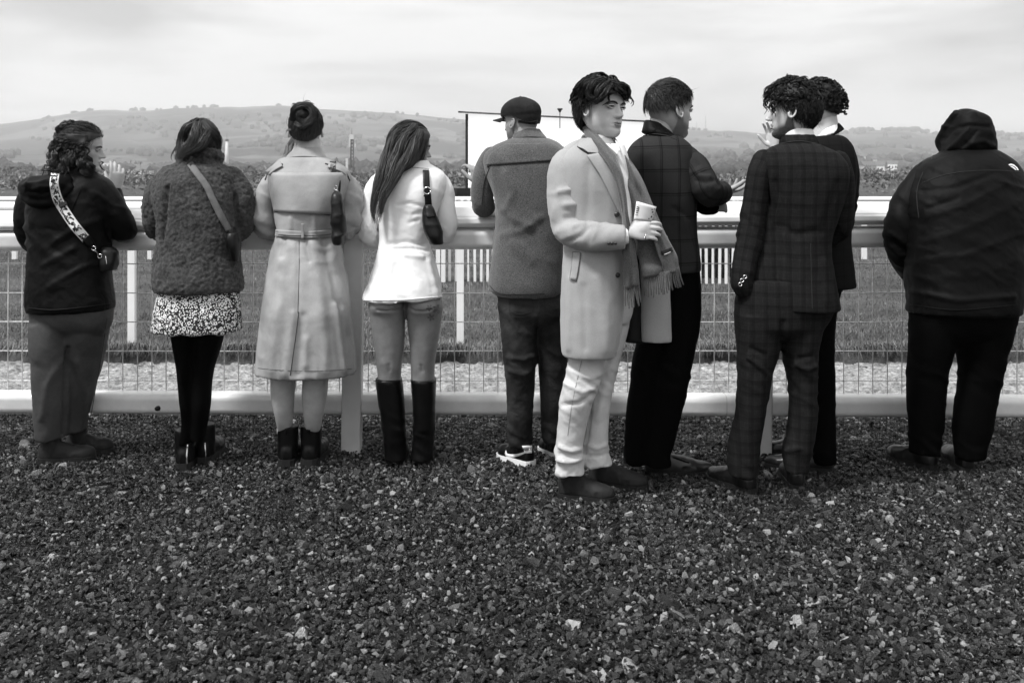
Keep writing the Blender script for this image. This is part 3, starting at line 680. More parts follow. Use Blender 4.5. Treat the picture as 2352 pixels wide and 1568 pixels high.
class Person:
    def __init__(self, D, px, label, skin, lean=0., y0=380., y1=700., group=None):
        self.D, self.lean, self.y0, self.y1 = D, lean, y0, y1
        self.O = np.array([(px - CX) / F * D, D, 0.]); self.skin = skin
        self.label, self.group = label, group
        self.kids, self.core, self.fine = [], [], []
        self.surf = {}
        self.me = bpy.data.meshes.new('person'); self.root = bpy.data.objects.new('person', self.me); COL.objects.link(self.root)
        self.root.location = self.O; props(self.root, label, 'person', group)
    def d(self, py, dy): return self.D + dy + self.lean * np.clip((self.y1 - py) / (self.y1 - self.y0), 0, 1.3)
    def pt(self, px, py, dy=0.): return W(px, py, self.d(py, dy))
    def r(self, rp, py=500, dy=0.): return rp / F * self.d(py, dy)
    def tb(self, rows, n=16, sub=4, flat=1., up=None, core=.0, **k):
        P = [self.pt(a, b, c) for a, b, c, _ in rows]; R = [self.r(q, b, c) for a, b, c, q in rows]
        if core: self.core.append(tube(P, [max(.012, x * core) for x in R], n=10, sub=3))
        return tube(P, R, n=n, sub=sub, flat=flat, up=up, **k)
    def lf(self, rows, sub=3, n=30, ex=2.3, core=0., tilt=0.):
        "stack of horizontal slices (py, xl, xr, half depth in m, dy)"
        A = crom(np.array([tuple(r) + (0.,) * (5 - len(r)) for r in rows], float), sub); a = np.linspace(0, 2 * math.pi, n, endpoint=False)
        ca, sa = np.cos(a), np.sin(a); ux = np.sign(ca) * np.abs(ca) ** (2 / ex); uy = np.sign(sa) * np.abs(sa) ** (2 / ex); R, Q = [], []
        for py, xl, xr, dep, dy in A:
            c = self.pt((xl + xr) / 2, py, dy); hw = (xr - xl) / 2 / F * c[1]
            R.append(np.c_[c[0] + ux * hw, c[1] + uy * dep, np.full(n, c[2]) + tilt * ux * hw]); Q.append(np.c_[c[0] + ux * hw * core, c[1] + uy * dep * core, np.full(n, c[2])])
        if core: self.core.append(rings(np.array(Q)))
        return rings(np.array(R))
    def child(self, name, V, Fc, m, smooth=True, parent=None, attrs=None, label=None):
        o = new_obj(name, make_mesh(name, np.asarray(V) - self.O, Fc, smooth, attrs), m, parent or self.root)
        if label: o['label'] = label
        return o
    def garment(self, name, parts, m, vox=.008, smooth=4, wr=(), folds=(), path=None, parent=None, key=None, label=None, post=None):
        V, Fc = remesh(parts, vox * 1.17, smooth); N = vnormals(V, Fc)
        if path is not None:
            A = crom(np.array([self.pt(a, b, c) for a, b, c, *_ in path]), 8); s = np.r_[0, np.cumsum(np.linalg.norm(np.diff(A, axis=0), axis=1))]
            dd = np.linalg.norm(V[:, None, :] - A[None], axis=2) if len(V) * len(A) < 4e6 else None
            i = dd.argmin(1); al = s[i]; off = V - A[i]
            T = np.gradient(A, axis=0); T /= np.linalg.norm(T, axis=1)[:, None]; al = al + (off * T[i]).sum(1)
            ref = np.array([0, 1., 0]); u = np.cross(T[i], ref); u /= np.linalg.norm(u, axis=1)[:, None] + 1e-9; w = np.cross(T[i], u)
            ac = np.arctan2((off * w).sum(1), (off * u).sum(1)) * .06
        else: al, ac = V[:, 2].copy(), V[:, 0] - self.O[0]
        disp = np.zeros(len(V)); sd = (hash(name) if False else sum(map(ord, name)) + int(self.O[0] * 100)) % 1000
        P2 = np.c_[al, ac, V[:, 1]]
        for w in wr:
            amp, lam, asp, base = w[:4]; peaks = w[4] if len(w) > 4 else (); slant = w[5] if len(w) > 5 else 0.
            mk = np.full(len(V), float(base))
            for s0, wd, k in peaks: mk += k * np.exp(-((al - s0) / wd) ** 2)
            q = np.c_[(al + slant * ac + .35 * lam * vnoise(P2 * [3 / lam / 4, 3 / lam / 4, 2], sd + 9)) / lam, ac / (lam * asp), V[:, 1] / (lam * asp)]
            disp += amp * mk * (.6 * ridge(q, sd) + .4 * vnoise(q * 1.9, sd + 3)); sd += 11
        if len(folds):
            px = project(V); view = V - np.array([0, 0, EYE]); view /= np.linalg.norm(view, axis=1)[:, None]; fr = np.clip(-(N * view).sum(1) * 1.6, 0, 1)
            for poly, wd, amp in folds: disp += amp * fr * np.exp(-(dist_poly(px, poly) / wd) ** 2)
        V = V + N * disp[:, None]
        if post is not None: V = post(V, N, al, ac)
        o = self.child(name, V, Fc, m, True, parent, {'cu': ac, 'cv': al}, label)
        self.surf[key or name] = (V, Fc); self.bvh = None
        return o
    def hits(self, pts, keys=None, off=.004):
        ks = tuple(keys or self.surf.keys())
        cache = self.__dict__.setdefault('_b', {})
        if (ks, len(self.surf)) not in cache:
            V, Fs = join([self.surf[k] for k in ks]); cache[(ks, len(self.surf))] = BVHTree.FromPolygons([Vector(v) for v in V], Fs)
        b = cache[(ks, len(self.surf))]; o = Vector((0, 0, EYE)); R, T = [], []
        for px, py in pts:
            dr = Vector(W(px, py, 1.0)) - o; h = b.ray_cast(o, dr.normalized()); R.append(dr); T.append((h[0] - o).length / dr.length if h[0] is not None else np.nan)
        T = np.array(T); ok = ~np.isnan(T)
        if ok.any(): T = np.interp(np.arange(len(T)), np.flatnonzero(ok), T[ok])
        else: T = np.full(len(T), self.D)
        return np.array([o + dr * (t - off) for dr, t in zip(R, T)])
    def ribbon(self, name, poly, width, m, off=.005, thick=.004, keys=None, sub=6, across=5, parent=None, attrs=True, smooth=True, label=None, top=False):
        A = crom(np.array([tuple(p) + (() if len(p) == 3 else (width,)) for p in poly], float), sub); T = np.gradient(A[:, :2], axis=0); T /= np.linalg.norm(T, axis=1)[:, None] + 1e-9
        Nn = np.c_[-T[:, 1], T[:, 0]]; cols = []
        for u in np.linspace(-.5, .5, across): cols.append(self.hits(A[:, :2] + Nn * (u * A[:, 2])[:, None], keys, off))
        G = np.stack(cols, 1)
        V, Fc = grid_mesh(G, [0, thick, 0]); s = np.r_[0, np.cumsum(np.linalg.norm(np.diff(G[:, across // 2], axis=0), axis=1))]
        cu = np.tile(np.tile(np.linspace(-.5, .5, across), len(A)), 2); cv = np.tile(np.repeat(s, across), 2)
        if top: return props(new_obj(name, make_mesh(name, V - self.O, Fc, smooth, {'cu': cu, 'cv': cv}), m), label)
        return self.child(name, V, Fc, m, smooth, parent, {'cu': cu, 'cv': cv}, label)
    def patch(self, name, left, right, m, off=.006, thick=.005, keys=None, n=14, sub=4, parent=None, label=None, bulge=0., smooth=True, offl=None):
        Lf, Rt = crom(np.array(left, float), sub), crom(np.array(right, float), sub); k = max(len(Lf), len(Rt))
        rs = lambda A: np.c_[np.interp(np.linspace(0, 1, k), np.linspace(0, 1, len(A)), A[:, 0]), np.interp(np.linspace(0, 1, k), np.linspace(0, 1, len(A)), A[:, 1])]
        Lf, Rt = rs(Lf), rs(Rt); rows = []
        for a, b in zip(Lf, Rt):
            u = np.linspace(0, 1, n)[:, None]; h = self.hits(a + (b - a) * u, keys, off)
            if offl is not None: h = h - np.array([0, 1, 0]) * ((offl - off) * (1 - u) ** 1.0)
            rows.append(h - np.array([0, 1, 0]) * (bulge * np.sin(u * math.pi)))
        G = np.stack(rows); V, Fc = grid_mesh(G, [0, thick, 0])
        return self.child(name, V, Fc, m, smooth, parent, {'cu': V[:, 0] - self.O[0], 'cv': V[:, 2]}, label)
    def cord(self, name, poly, rad, m, off=.002, keys=None, sub=6, parent=None, n=6, label=None):
        A = crom(np.array(poly, float), sub); H = self.hits(A, keys, off)
        return self.child(name, *tube(H, [rad] * len(H), n=n, sub=1), m, True, parent, None, label)
    def strip(self, name, rows, m, n=12, sub=5, thick=.008, bulge=.01, wave=.0, parent=None, key=None, seed=1):
        "free hanging cloth: rows of (xl, yl, dyl, xr, yr, dyr)"
        A = crom(np.array(rows, float), sub); G = []
        for j, (a, b, c, d, e, f_) in enumerate(A):
            p, q = self.pt(a, b, c), self.pt(d, e, f_); u = np.linspace(0, 1, n)[:, None]
            g = p + (q - p) * u; bl = bulge * np.sin(u[:, 0] * math.pi) + wave * vnoise(np.c_[u[:, 0] * 4, np.full(n, j * .16), np.zeros(n)], seed)
            g[:, 1] -= bl; G.append(g)
        G = np.stack(G); V, Fc = grid_mesh(G, [0, thick, 0])
        if key: self.surf[key] = (V, Fc)
        return self.child(name, V, Fc, m, True, parent, {'cu': V[:, 0] - self.O[0], 'cv': V[:, 2]})
    # ---- head
    def head(self, cx, chin, H, yaw, dy=0., pitch=0., roll=0., fem=False, jaw=1., nose=1.):
        S = self.r(H, chin, dy); base = self.pt(cx, chin, dy); a = math.radians(yaw)
        f = np.array([math.cos(a), math.sin(a), 0]); r = np.array([math.sin(a), -math.cos(a), 0]); B = np.stack([r, f, np.array([0, 0, 1.])])
        cp, sp, cr_, sr = math.cos(math.radians(pitch)), math.sin(math.radians(pitch)), math.cos(math.radians(roll)), math.sin(math.radians(roll))
        Rp = np.array([[1, 0, 0], [0, cp, -sp], [0, sp, cp]]) @ np.array([[cr_, 0, sr], [0, 1, 0], [-sr, 0, cr_]])
        piv = np.array([0, 0, .45])
        self.hl2w = lambda Q: base + (((np.atleast_2d(Q) - piv) @ Rp.T + piv) * S) @ B
        self.hw2l = lambda X: ((((np.atleast_2d(X) - base) @ B.T) / S) - piv) @ Rp + piv
        self.HS = S; self.hB = lambda v: (np.atleast_2d(v) @ Rp.T) @ B
        nz, na = 84, 112
        z = 1 - (1 - np.linspace(0, 1, nz)) ** 1.0; z = .5 - .5 * np.cos(np.linspace(0.03, math.pi - .03, nz)) * 1.0
        zf = [0, .03, .07, .12, .17, .22, .27, .32, .40, .46, .52, .58, .62, .70, .80, .88, .94, .98, 1]
        yf = [.26, .335, .37, .378, .358, .366, .37, .36, .352, .345, .345, .372, .382, .385, .36, .295, .21, .12, 0]
        zb = [0, .06, .12, .2, .3, .4, .55, .7, .8, .88, .94, .98, 1]
        yb = [-.02, -.07, -.13, -.22, -.315, -.385, -.44, -.445, -.405, -.325, -.225, -.125, 0]
        zw = [0, .03, .07, .12, .2, .3, .4, .5, .6, .7, .8, .88, .94, .98, 1]
        ww = [.10, .15, .185, .215, .255, .285, .302, .315, .32, .325, .308, .25, .178, .10, 0]
        jw = .90 if fem else 1.0
        fw = np.interp(z, zf, yf); bk = np.interp(z, zb, yb); hw = np.interp(z, zw, ww) * np.interp(z, [0, .25, .45, 1], [jw * jaw, jw * jaw, 1, 1])
        for A_ in (fw, bk, hw): A_[1:-1] = .25 * A_[:-2] + .5 * A_[1:-1] + .25 * A_[2:]
        t = np.linspace(0, 2 * math.pi, na, endpoint=False); Vv = np.zeros((nz, na, 3))
        for i in range(nz):
            s, c = np.sin(t), np.cos(t)
            ex = np.where(c > 0, np.interp(z[i], [0, .3, .6, 1], [.95, .92, .85, 1.]), 1.0)
            x = hw[i] * np.sign(s) * np.abs(s) ** ex; y0 = .02
            y = np.where(c > 0, y0 + (fw[i] - y0) * np.abs(c) ** ex, y0 + (bk[i] - y0) * np.abs(c))
            Vv[i] = np.c_[x, y, np.full(na, z[i])]
        V = Vv.reshape(-1, 3); g = lambda cx_, cz, sx, sz: np.exp(-((np.abs(V[:, 0]) - cx_) / sx) ** 2 - ((V[:, 2] - cz) / sz) ** 2) * (V[:, 1] > 0)
        x, zz = V[:, 0], V[:, 2]; fr = (V[:, 1] > .05)
        br = np.interp(zz, [.33, .345, .37, .41, .46, .52, .57], [0, .10, .135, .11, .08, .045, 0]) * nose
        wx = np.interp(zz, [.34, .37, .42, .5, .56], [.050, .048, .036, .030, .045])
        d_ = br * np.exp(-(np.abs(x) / wx) ** 2.2) * fr
        d_ += .045 * nose * g(.062, .365, .026, .026)                       # nostril wings
        d_ -= .048 * g(.145, .515, .060, .042); d_ += .020 * g(.14, .59, .10, .030); d_ += .014 * g(.19, .42, .075, .06)
        d_ -= .012 * g(.15, .30, .05, .09) * (0 if fem else 1)
        d_ += .022 * g(0, .257, .075, .018) + .028 * g(0, .205, .062, .022) - .020 * g(0, .231, .095, .0085) - .012 * g(0, .165, .09, .020) + .012 * g(0, .09, .07, .05)
        d_ -= .010 * g(.105, .232, .02, .02); d_ -= .010 * np.exp(-((np.abs(x) - (.085 + (.36 - zz) * .35)) / .014) ** 2 - ((zz - .30) / .055) ** 2) * fr
        V[:, 1] += d_; V[:, 0] *= 1 - .10 * np.exp(-((zz - .52) / .06) ** 2) * np.clip(V[:, 1] / .3, 0, 1) * (np.abs(x) > .22)
        q = np.arange(nz * na).reshape(nz, na); nx_ = np.roll(q, -1, 1)
        Fc = np.stack([q[:-1], nx_[:-1], nx_[1:], q[1:]], -1).reshape(-1, 4)
        caps = [list(q[0, ::-1]), list(q[-1])]
        self.hv, self.hf = V, Fc; Wv = self.hl2w(V); self.hN = vnormals(Wv, Fc)
        if (self.hN * (Wv - self.hl2w(np.array([[0, 0, .5]])))).sum() < 0: Fc = Fc[:, ::-1]; self.hN = -self.hN; self.hf = Fc
        self.headat = len(self.fine); self.fine.append((Wv, Fc.tolist() + caps))
        for sx in (-1, 1):       # ears
            c = np.array([.318 * sx, -.035, .455]); tilt = .25; hx = []
            for k in np.linspace(-.5, 4.4, 16):
                yy, z2 = -math.sin(k) * .058, math.cos(k) * .098; yy -= .0; hx.append([c[0] + sx * (.028 + .020 * (1 - math.cos(k)) * .5), c[1] + yy - z2 * -tilt * .0 + (z2 * -.25), c[2] + z2])
            hx = self.hl2w(np.array(hx)); self.fine.append(tube(hx, np.interp(np.linspace(0, 1, 16), [0, .2, .75, 1], [.010, .017, .016, .022]) * S, n=8, sub=2))
            e, fe = ellipsoid((0, 0, 0), (.020, .056, .092), 14, 9); e[:, 1] -= e[:, 2] * .25; e += c + [sx * .016, .004, 0]; self.fine.append((self.hl2w(e), fe))
            lb, fl = ellipsoid((c[0] + sx * .022, c[1] + .030, c[2] - .088), (.016, .026, .032), 12, 8); self.fine.append((self.hl2w(lb), fl))
            tr, ft = ellipsoid((c[0] + sx * .030, c[1] + .046, c[2] - .012), (.012, .016, .026), 8, 6); self.fine.append((self.hl2w(tr), ft))
    def eyes(self, sides=(-1, 1), brow=.012, look=0., mb=None):
        for sx in sides:
            yy = .302; c = np.array([.143 * sx, yy, .515])
            e, fe = ellipsoid((0, 0, 0), (.052, .046, .036), 16, 12)
            o = self.child('eye', self.hl2w(e + c), fe, M_eye)
            i, fi = ellipsoid((0, 0, 0), (.024, .012, .024), 14, 8); self.child('iris', self.hl2w(i + c + [look, .041, .004]), fi, M_iris, parent=o)
            lid = []
            for k in np.linspace(0, math.pi, 9): lid.append(c + [math.cos(k) * .060 * sx, .018 + .036 * math.sin(k), .002 + .019 * math.sin(k)])
            self.child('eyelid', *tube(self.hl2w(np.array(lid)), [.0035 * 4 * self.HS * .3 + .011 * self.HS] * 9, n=7, sub=2), M_skin[self.skin], parent=o)
            self.child('lashes', *tube(self.hl2w(np.array(lid) + [0, .012, -.009]), [.0055 * self.HS] * 9, n=5, sub=2), M_iris, parent=o)
            low = [c + [math.cos(k) * .058 * sx, .018 + .030 * math.sin(k), -.004 - .020 * math.sin(k)] for k in np.linspace(0, math.pi, 9)]
            self.child('eyelid', *tube(self.hl2w(np.array(low)), [.009 * self.HS] * 9, n=7, sub=2), M_skin[self.skin], parent=o)
            if brow:
                b = [[.055 * sx, .372, .578], [.10 * sx, .374, .598], [.16 * sx, .352, .607], [.215 * sx, .308, .592], [.24 * sx, .275, .572]]
                b = np.array(b); b[:, 1] += .016; b[:, 2] -= .014
                self.child('eyebrow', *tube(self.hl2w(b), np.array([.8, 1.15, 1.1, .8, .3]) * brow * 1.25 * self.HS, n=7, sub=3, flat=.8), mb or M_brow)
    def lips(self, smile=0.):
        up = [[x, .372 + .012 * (1 - (x / .09) ** 2) - 2.6 * x * x, .243 + .012 * math.exp(-((abs(x) - .025) / .03) ** 2) + smile * (x / .09) ** 2] for x in np.linspace(-.088, .088, 9)]
        lo = [[x, .374 + .012 * (1 - (x / .09) ** 2) - 2.6 * x * x, .212 - .006 * (1 - (x / .09) ** 2) + smile * (x / .09) ** 2] for x in np.linspace(-.078, .078, 9)]
        self.child('lips', *join([tube(self.hl2w(np.array(up)), np.array([.3, .8, 1, 1.1, 1, 1.1, 1, .8, .3]) * .013 * self.HS, n=7, sub=2), tube(self.hl2w(np.array(lo)), np.array([.3, .8, 1.1, 1.2, 1.25, 1.2, 1.1, .8, .3]) * .015 * self.HS, n=7, sub=2)]), M_lip)
    def shell(self, name, region, off, m, rough=.0, freq=40, parent=None, seed=2, label=None, smooth=True):
        "hair or cap lying on the skull: the head faces inside region, lifted by off (in head heights)"
        V, Fc = self.hv, self.hf; ins = region(V); keep = ins[Fc].all(1); f2 = Fc[keep]; used = np.unique(f2); mp_ = -np.ones(len(V), int); mp_[used] = np.arange(len(used))
        Wv = self.hl2w(V)[used]; N = self.hN[used]; th = off(V[used]) if callable(off) else np.full(len(used), off)
        Wv = Wv + N * (th * self.HS)[:, None] * (1 + rough * vnoise(Wv * freq, seed))[:, None]
        self.last_shell = (Wv, N, th); f2 = mp_[f2]
        self.surf['shell_' + name] = (Wv, f2)
        return self.child(name, Wv, f2, m, smooth, parent, None, label)
    def strands(self, name, region, m, n=1800, length=.10, seg=8, dirf=None, lift=.03, lift1=None, curl=0., wave=.03, jit=.3, width=.0016, grav=.0, parent=None, seed=1, lenvar=.35, off=.02, ball=True, fly=.0, stick=.25, vol=(1, 1, 1), clump=0, crad=.006):
        R = np.random.default_rng(seed); idx = np.flatnonzero(region(self.hv)); i = R.choice(idx, n)
        P = self.hl2w(self.hv[i]) + self.hN[i] * off * self.HS + R.normal(0, .002, (n, 3)); Nn = self.hN[i]; path = [P.copy()]
        ln = length * (1 + lenvar * R.normal(size=n)); ln = np.clip(ln, length * .3, length * 2); st = ln / seg; jv = R.normal(0, jit, (n, 3)); fl = (R.random(n) < fly)
        hv_ = R.normal(size=n); c0 = np.array([0, -.02, .56]); rd = np.array([.335, .44, .46]) * vol
        for k in range(seg):
            q = self.hw2l(P); v = self.hB(dirf(q, k / seg, self.hv[i])); v = v / (np.linalg.norm(v, axis=1)[:, None] + 1e-9)
            v = v + jv * (1 + 1.5 * fl[:, None]) + np.array([0, 0, -grav]) * (k / seg)
            v += Nn * (.35 * fl)[:, None]
            q0 = self.hw2l(P); g0 = (q0 - c0) / rd ** 2; g0 = self.hB(g0 / (np.linalg.norm(g0, axis=1)[:, None] + 1e-9)); near = (q0[:, 2] > stick) & ~fl
            v[near] -= g0[near] * (v[near] * g0[near]).sum(1)[:, None]
            v /= np.linalg.norm(v, axis=1)[:, None]; P = P + v * st[:, None]
            if ball:
                q = self.hw2l(P); w = (q - c0) / rd; e = np.linalg.norm(w, axis=1); l_ = lift + ((lift1 if lift1 is not None else lift) - lift) * (k + 1) / seg
                lim = 1 + l_ / .4 * (1 + .12 * hv_); bad = ((e < lim) | ((q[:, 2] > stick) & ~fl & (e > lim))) & (q[:, 2] > min(.2, stick)); q[bad] = c0 + rd * (w[bad] / e[bad][:, None]) * lim[bad][:, None]; P = self.hl2w(q)
            path.append(P.copy())
        A = np.stack(path, 1)     # n, seg+1, 3
        if curl:
            s = np.arange(seg + 1)[None] * st[:, None]; T = np.gradient(A, axis=1); T /= np.linalg.norm(T, axis=2)[..., None] + 1e-9
            u = np.cross(T, Nn[:, None, :]); u /= np.linalg.norm(u, axis=2)[..., None] + 1e-9; w = np.cross(T, u); ph = R.uniform(0, 6.28, n)[:, None]
            lump = vnoise(A[:, 0] * 25, seed + 5)[:, None] * 3; k_ = 2 * math.pi / wave * (1 + .15 * R.normal(size=n))[:, None]; am = curl * np.clip(np.arange(seg + 1) / 2., 0, 1)[None]
            A = A + u * (am * np.cos(k_ * s + lump + ph * .35))[..., None] + w * (am * np.sin(k_ * s + lump + ph * .35))[..., None]
        if clump:       # each path becomes a lock of many fine strands
            T = np.gradient(A, axis=1); T /= np.linalg.norm(T, axis=2)[..., None] + 1e-9; u = np.cross(T, Nn[:, None, :]); u /= np.linalg.norm(u, axis=2)[..., None] + 1e-9; w = np.cross(T, u)
            pr = crad * np.interp(np.linspace(0, 1, seg + 1), [0, .2, .7, 1], [.7, 1., .8, .15])[None, :, None]; B = []
            for j in range(clump):
                q = np.sqrt(R.random((n, 1, 1))); a_ = R.uniform(0, 6.28, (n, 1, 1)); B.append(A + u * (q * np.cos(a_)) * pr + w * (q * np.sin(a_) * .7) * pr)
            A = np.concatenate(B); Nn = np.tile(Nn, (clump, 1))
        self._ribbons(name, A, Nn, width, m, parent, R)
        return A
    def _ribbons(self, name, A, Nn, width, m, parent, R):
        n, K = A.shape[:2]; T = np.gradient(A, axis=1); nn = Nn[:, None, :] + R.normal(0, .5, (n, 1, 3)); sd = np.cross(T, nn); sd /= np.linalg.norm(sd, axis=2)[..., None] + 1e-9
        w = width * np.interp(np.linspace(0, 1, K), [0, .15, .7, 1], [.6, 1, .8, .12])[None, :, None] * R.uniform(.6, 1.4, (n, 1, 1))
        V = np.stack([A - sd * w, A + sd * w], 2).reshape(-1, 3); b = (np.arange(n)[:, None] * K + np.arange(K - 1)[None]).ravel() * 2
        self.child(name, V, np.stack([b, b + 1, b + 3, b + 2], -1), m, True, parent, {'tone': np.repeat(R.uniform(.6, 1.5, n), K * 2)})
    def locks(self, name, rows_list, m, per=60, width=.0016, parent=None, seed=3, spread=1., curl=0., wave=.05, seg=14):
        "bundles of strands along hand-laid polylines of (px, py, dy, radius px)"
        R = np.random.default_rng(seed); AA = []
        for rows in rows_list:
            A = crom(np.array(rows, float), 8); idx = np.linspace(0, len(A) - 1, seg + 1)
            A = np.stack([np.interp(idx, np.arange(len(A)), A[:, k]) for k in range(4)], 1)
            P = np.array([self.pt(a, b, c) for a, b, c, _ in A]); rr = np.array([self.r(q, b, c) for a, b, c, q in A])
            a = R.uniform(0, 6.28, per); q = np.sqrt(R.random(per)) * spread; ph = R.uniform(0, 6.28, per)
            T = np.gradient(P, axis=0); T /= np.linalg.norm(T, axis=1)[:, None]; u = np.cross(T, [0, 1, 0]); u /= np.linalg.norm(u, axis=1)[:, None] + 1e-9; w = np.cross(T, u)
            s = np.r_[0, np.cumsum(np.linalg.norm(np.diff(P, axis=0), axis=1))]
            for j in range(per):
                cut = R.uniform(.65, 1.0); tt = np.linspace(0, cut, seg + 1) * seg
                PP = np.stack([np.interp(tt, np.arange(seg + 1), P[:, k]) for k in range(3)], 1); r2 = np.interp(tt, np.arange(seg + 1), rr)
                ss = np.interp(tt, np.arange(seg + 1), s); an = a[j] + .6 * np.sin(ss * 14 + ph[j] * .3)
                cc = curl * np.sin(2 * math.pi * ss / wave + ph[j] * .4)
                AA.append(PP + u * ((q[j] * np.cos(an)) * r2 + cc)[:, None] + w * ((q[j] * np.sin(an)) * r2 + curl * np.cos(2 * math.pi * ss / wave + ph[j] * .4))[:, None])
        A = np.stack(AA); self._ribbons(name, A, np.tile(np.array([[0, -1., .2]]), (len(A), 1)), width, m, parent, R)
    # ---- hands and feet
    def hand(self, wrist, fwd, back, side=1, size=1., curl=(.35, .4, .45, .5), thumb=(.6, .75, -.25), vox=.0034, spread=.05, tc=.25):
        f = np.array(fwd, float); f /= np.linalg.norm(f); b = np.array(back, float); b -= f * (b @ f); b /= np.linalg.norm(b); x = np.cross(f, b) * side; B = np.stack([x, f, b]); S = size
        w = lambda Q: np.asarray(wrist) + (np.array(Q, float) * S) @ B
        parts = []; R_ = []
        for y, hw, ht in ((-.03, .025, .020), (0, .026, .019), (.03, .034, .018), (.065, .041, .0155), (.088, .040, .013), (.096, .034, .009)):
            a = np.linspace(0, 2 * math.pi, 18, endpoint=False); R_.append(w(np.c_[np.cos(a) * hw, np.full(18, y), np.sin(a) * ht]))
        parts.append(rings(np.array(R_)))
        for k, (bx, ln, rd) in enumerate(((.030, .074, .0090), (.0105, .082, .0092), (-.0105, .076, .0088), (-.030, .060, .0078))):
            p = np.array([bx * .8, .060, 0]); pts = [p]; p = np.array([bx, .090, 0]); pts.append(p); an = 0.; sp = spread * (1.5 - k)
            for j, fr in enumerate((.46, .31, .23)):
                an += curl[k] * (1.0, 1.25, .8)[j]; p = p + ln * fr * np.array([math.sin(sp) * math.cos(an), math.cos(an) * math.cos(sp), -math.sin(an)]); pts.append(p)
            parts.append(tube(w(pts), np.array([1.0, 1.05, .98, .92, .75]) * rd * S, n=12, sub=4))
        t = np.array(thumb, float); t /= np.linalg.norm(t); p0 = np.array([.020, .020, -.006]); p1 = p0 + t * .040; t2 = t + np.array([-tc, tc * .8, -.05]); t2 /= np.linalg.norm(t2); p2 = p1 + t2 * .032; p3 = p2 + t2 * .024
        parts.append(tube(w([p0 - t * .01, p0 + t * .015, p1, p2, p3]), np.array([.013, .0135, .0115, .0105, .0080]) * S, n=12, sub=4))
        V, Fc = remesh(parts, vox, 3); self.fine.append((V, Fc)); return V, Fc
    def shoe(self, heel, toe, m, m_sole, width=.047, top=.085, sole=.026, shaft=None, lift=.001, point=.5, heel_block=0., vox=.006, name='shoe', label=None, tip=.045, sole_out=.004):
        "heel, toe: ground pixels of the ends of the sole; shaft: (height m, half width m, lean px-free)"
        g = lambda p: np.array([(p[0] - CX) / F * (EYE * F / (p[1] - HY)), EYE * F / (p[1] - HY), lift])
        a, b = g(heel), g(toe); ln = np.linalg.norm(b - a); f = (b - a) / ln; s = np.array([-f[1], f[0], 0]); n = 20
        tt = np.array([0, .04, .12, .25, .4, .55, .7, .82, .92, .98, 1.0]); hw = np.array([.30, .62, .72, .74, .76, .90, 1.0, .95, .75 - .25 * point, .42 - .2 * point, .12]) * width
        ht = np.array([.62, .85, .98, 1.0, .95, .80, .64, tip / top * 1.04, tip / top * .92, tip / top * .70, tip / top * .42]) * top
        an = np.linspace(0, 2 * math.pi, n, endpoint=False); R_ = []
        for t, w_, h_ in zip(tt, hw, ht):
            c, q = np.cos(an), np.sin(an); xx = np.sign(c) * np.abs(c) ** .8 * w_; z = np.maximum(q, 0) ** .8 * h_ + sole - .004
            R_.append(a + f * (t * ln) + np.outer(xx, s) + np.outer(z, [0, 0, 1]))
        parts = [rings(np.array(R_))]
        ank = a + f * .058
        if shaft:
            h, w_ = shaft; parts.append(tube([ank + [0, 0, .03], ank + [0, 0, h * .6], ank + [0, 0, h]], [w_ * .95, w_, w_ * 1.02], n=18, sub=3, round_ends=False))
        V, Fc = remesh(parts, vox, 3); N = vnormals(V, Fc)
        V = V + N * (.0022 * ridge(np.c_[(V - a) @ f * 45, (V - a) @ s * 12, V[:, 2] * 30], 5) * np.exp(-(((V - a) @ f - .62 * ln) / .05) ** 2))[:, None]
        o = self.child(name, V, Fc, m, label=label); self.surf.setdefault('shoes', (V, Fc)); k = 'shoe%d' % len(self.surf); self.surf[k] = (V, Fc)
        out_l = np.vstack([a + f * (t * ln - .003 + .006 * t) + s * (w_ + sole_out) for t, w_ in zip(tt, hw)] + [a + f * (t * ln - .003 + .006 * t) - s * (w_ + sole_out) for t, w_ in zip(tt[::-1], hw[::-1])])
        V2, F2 = rings(np.stack([out_l, out_l + [0, 0, sole * .5], out_l + [0, 0, sole]]))
        self.child('sole', V2, F2, m_sole, False, o)
        if heel_block:
            out_h = out_l[[i for i in range(len(out_l)) if (out_l[i] - a) @ f < .30 * ln]]
        return o, a, b, f, s
    def leg_core(self, rows):
        self.core.append(self.lf(rows))
    def finish(self):
        P = []
        if self.core: P.append(remesh(self.core, .026, 1))
        V, Fs = join(P + self.fine); st = np.zeros(len(V))
        if getattr(self, 'stub', None) is not None:
            i0 = sum(len(q[0]) for q in P) + sum(len(q[0]) for q in self.fine[:self.headat]); st[i0:i0 + len(self.hv)] = self.stub(self.hv)
        me = make_mesh('person', V - self.O, Fs, True, {'stubble': st})
        self.root.data = me; bpy.data.meshes.remove(self.me); me.name = 'person'; me.materials.append(M_skin[self.skin])
        self._b = {}
        return self.root

def thing_here(name, p, V, Fc, m, label, cat, smooth=True, attrs=None):
    "a top-level thing near person p, e.g. what is held"
    o = new_obj(name, make_mesh(name, np.asarray(V) - p.O, Fc, smooth, attrs), m, None, p.O); return props(o, label, cat)
